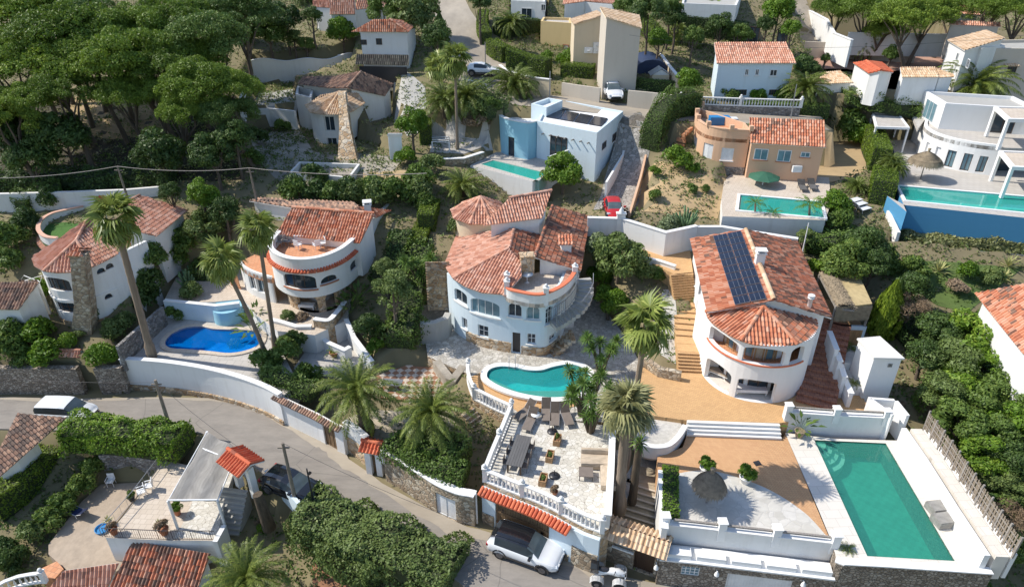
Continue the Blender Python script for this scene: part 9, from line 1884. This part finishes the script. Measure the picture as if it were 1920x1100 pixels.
palm('large feather palm in front of the diamond tiled terrace',12,790,285,1.9,740,90,1.15,'date',.42,'palmdark');palm('feather palm above the leafy street hedge, left of the paved terrace',12,1145,365,1.8,1125,200,1.1,'date',.40,'palmdark');
palm('feather palm cut by the bottom edge beside the lichened roof',0,470,1150,-3.0,462,1085,1.0,'date',.4,'palmdark')
palm('slim tall palm left of the pair in front of the pavilion',2,1180,750,10.4,1135,370,1.25,'fan',.14);palm('slim tall palm right of the pair in front of the pavilion',2,1243,862,10.2,1228,330,1.3,'fan',.15)
palm('broad feather palm behind the pair of slim palms',2,1180,640,None,1170,560,1.15,'date',.35,'palmdark');palm('feather palm right of the pavilion',2,1290,600,None,1290,535,1.1,'date',.35,'palmdark');palm('low feather palm at the left end of the mint pool',2,1275,1090,None,1270,1040,1.0,'date',.3,'palmdark')
palm('broad feather palm on the lane side of the pale blue villa',3,235,590,13.0,245,470,1.3,'date',.38,'palmdark');palm('slim feather palm at the far blue pool',3,240,275,15.6,235,130,1.0,'date',.25,'palmbark')
palm('very broad feather palm at the right edge above the curved white villa',4,1395,610,12.6,1390,480,1.75,'date',.5,'palmdark');palm('feather palm behind the ribbed pink roof',4,432,625,12.6,450,490,1.15,'date',.32,'palmbark')
palm('small palm in the middle of the red gravel garden',4,762,340,14.6,770,262,.75,'date',.2,'palmbark');palm('bushy palm right of the porch house columns',3,1150,240,None,1150,180,1.1,'fan',.2);palm('second bushy palm above the white posts',3,1255,255,None,1255,210,1.1,'fan',.2);palm('palm in front of the porch house columns',3,1360,110,None,1360,45,1.0,'fan',.15)
palm('thin feather palm nearest the salmon villa pool edge',8,645,215,8.6,650,115,.72,'kentia',.1);palm('small yellow green palm right of the thin one',8,745,235,8.4,742,165,.6,'kentia',.09);palm('drooping palm near the right end of the salmon villa pool',8,925,235,8.4,930,125,.95,'kentia',.12)
palm('potted style palm on the patio edge beside the long aqua pool',4,935,980,10.2,930,900,.55,'date',.12,'palmdark');palm('palm in front of the aqua pool steps',4,955,1000,10.2,955,935,.5,'date',.1,'palmdark');palm('cluster palm beside the terracotta pots of the salmon villa',4,730,1090,9.0,735,1040,.55,'date',.12,'palmdark');palm('palm at the top right behind the arched garage',4,1270,60,None,1270,20,1.2,'date',.3,'palmdark');palm('palm near the bright trees left of the far lane',4,290,60,None,300,20,1.2,'fan',.15);palm('far palm over the red tiled roofs',2,385,10,None,390,-20,1.0,'date',.2)
yucca('large many stemmed yucca clump right of the kidney pool',13,790,300,4.2,9,1.6,3.0,1.15);yucca('second yucca clump nearer the loungers',13,740,210,3.4,7,1.2,3.0,1.1);yucca('yucca clump between the pool and the ochre patio',7,950,1000,3.6,8,1.2,3.0,1.1);yucca('yucca clump beside the garden steps and the arched villa',6,1130,560,3.4,9,1.4,4.8,1.15)
spiky('tall strelitzia with broad leaves in front of the arched villa corner',6,770,680,1.05,'strel',None,'strelitzia','plant');spiky('lower strelitzia beside the arched villa corner',6,810,620,.9,'strel',None,'strelitzia','plant');spiky('bright banana plant between the two palms at the blue pool',6,265,790,1.0,'strel',2.4,'banana_plant','plant');spiky('second banana plant at the blue pool edge',6,290,720,.9,'strel',2.6,'banana_plant','plant')
cypress('tall tapering cypress beside the thatched cabana',8,1290,800,75,4.6,0,None);cypress('dark narrow cypress behind the tall one',8,1330,760,50,4.0,1,None)
cypress('dark cypress at the top of the wood beside the lane',1,1385,230,35,6,1);cypress('second dark cypress left of the wavy wall',2,70,250,40,6,1);cypress('dark cypress by the climbing lane tree',2,1150,290,45,4.5,1)
tree('small ivy clad stump by the street gate of the lower villa',12,270,600,1,2.0,'treed')if False else None
q=MB();p=W(12,285,780,-1.2);q.tube([(0,0,-.3),(-.1,0,1.2),(-.25,.1,2.6)],[.42,.34,.3],10);tag(q.ob('tree_stump',MT['palmdark'],loc=p),'thick fibrous palm stump between the dark steps and the street','stump')
def cover(name,n,mats,seed,size=(.05,.16),mask=None):
 rs=np.random.RandomState(seed);bl=np.zeros(GX.shape,bool)
 for poly,_ in PADS:bl|=in_mask(poly)
 for l,wd in((lane,6),(laneb,7),(lanec,4.6),(laned,4.5)):bl|=in_mask(ribbon(l,wd))
 bl|=in_mask(offset(road_poly,.6));gxs,gys=np.gradient(HZ);ok=~bl;nz=bumpy(8,1.0)+bumpy(3,.6)
 X=rs.uniform(-75,85,n*5);Y=rs.uniform(20,118,n*5);w_=(Y-15)/100;i=((Y-TY0)/TS).astype(int);j=((X-TX0)/TS).astype(int);keep=ok[i,j]&(nz[i,j]>-.35)&(rs.uniform(size=len(X))<1.0)&(np.abs(X)<Y*1.0+8);X,Y,i,j=[a[keep][:n]for a in(X,Y,i,j)]
 Z=HZ[i,j];N=len(X);q=np.repeat(np.stack([X,Y,Z],1),5,0);q+=rs.normal(size=q.shape)*[.16,.16,.05];q[:,2]+=.08+rs.uniform(0,.12,len(q));L=rs.uniform(size[0],size[1],len(q));d=rs.normal(size=q.shape)+[0,0,.8];o=inst(leafmesh(name,q,d,L,L*.5,mats,rs=rs),name,(0,0,0));return stuff(o)
cover('ground_cover',26000,MT['L_bush'],1);cover('dry_grass',15000,MT['L_reed'],2,(.06,.2));cover('low_weeds',12000,MT['L_olive'],3)
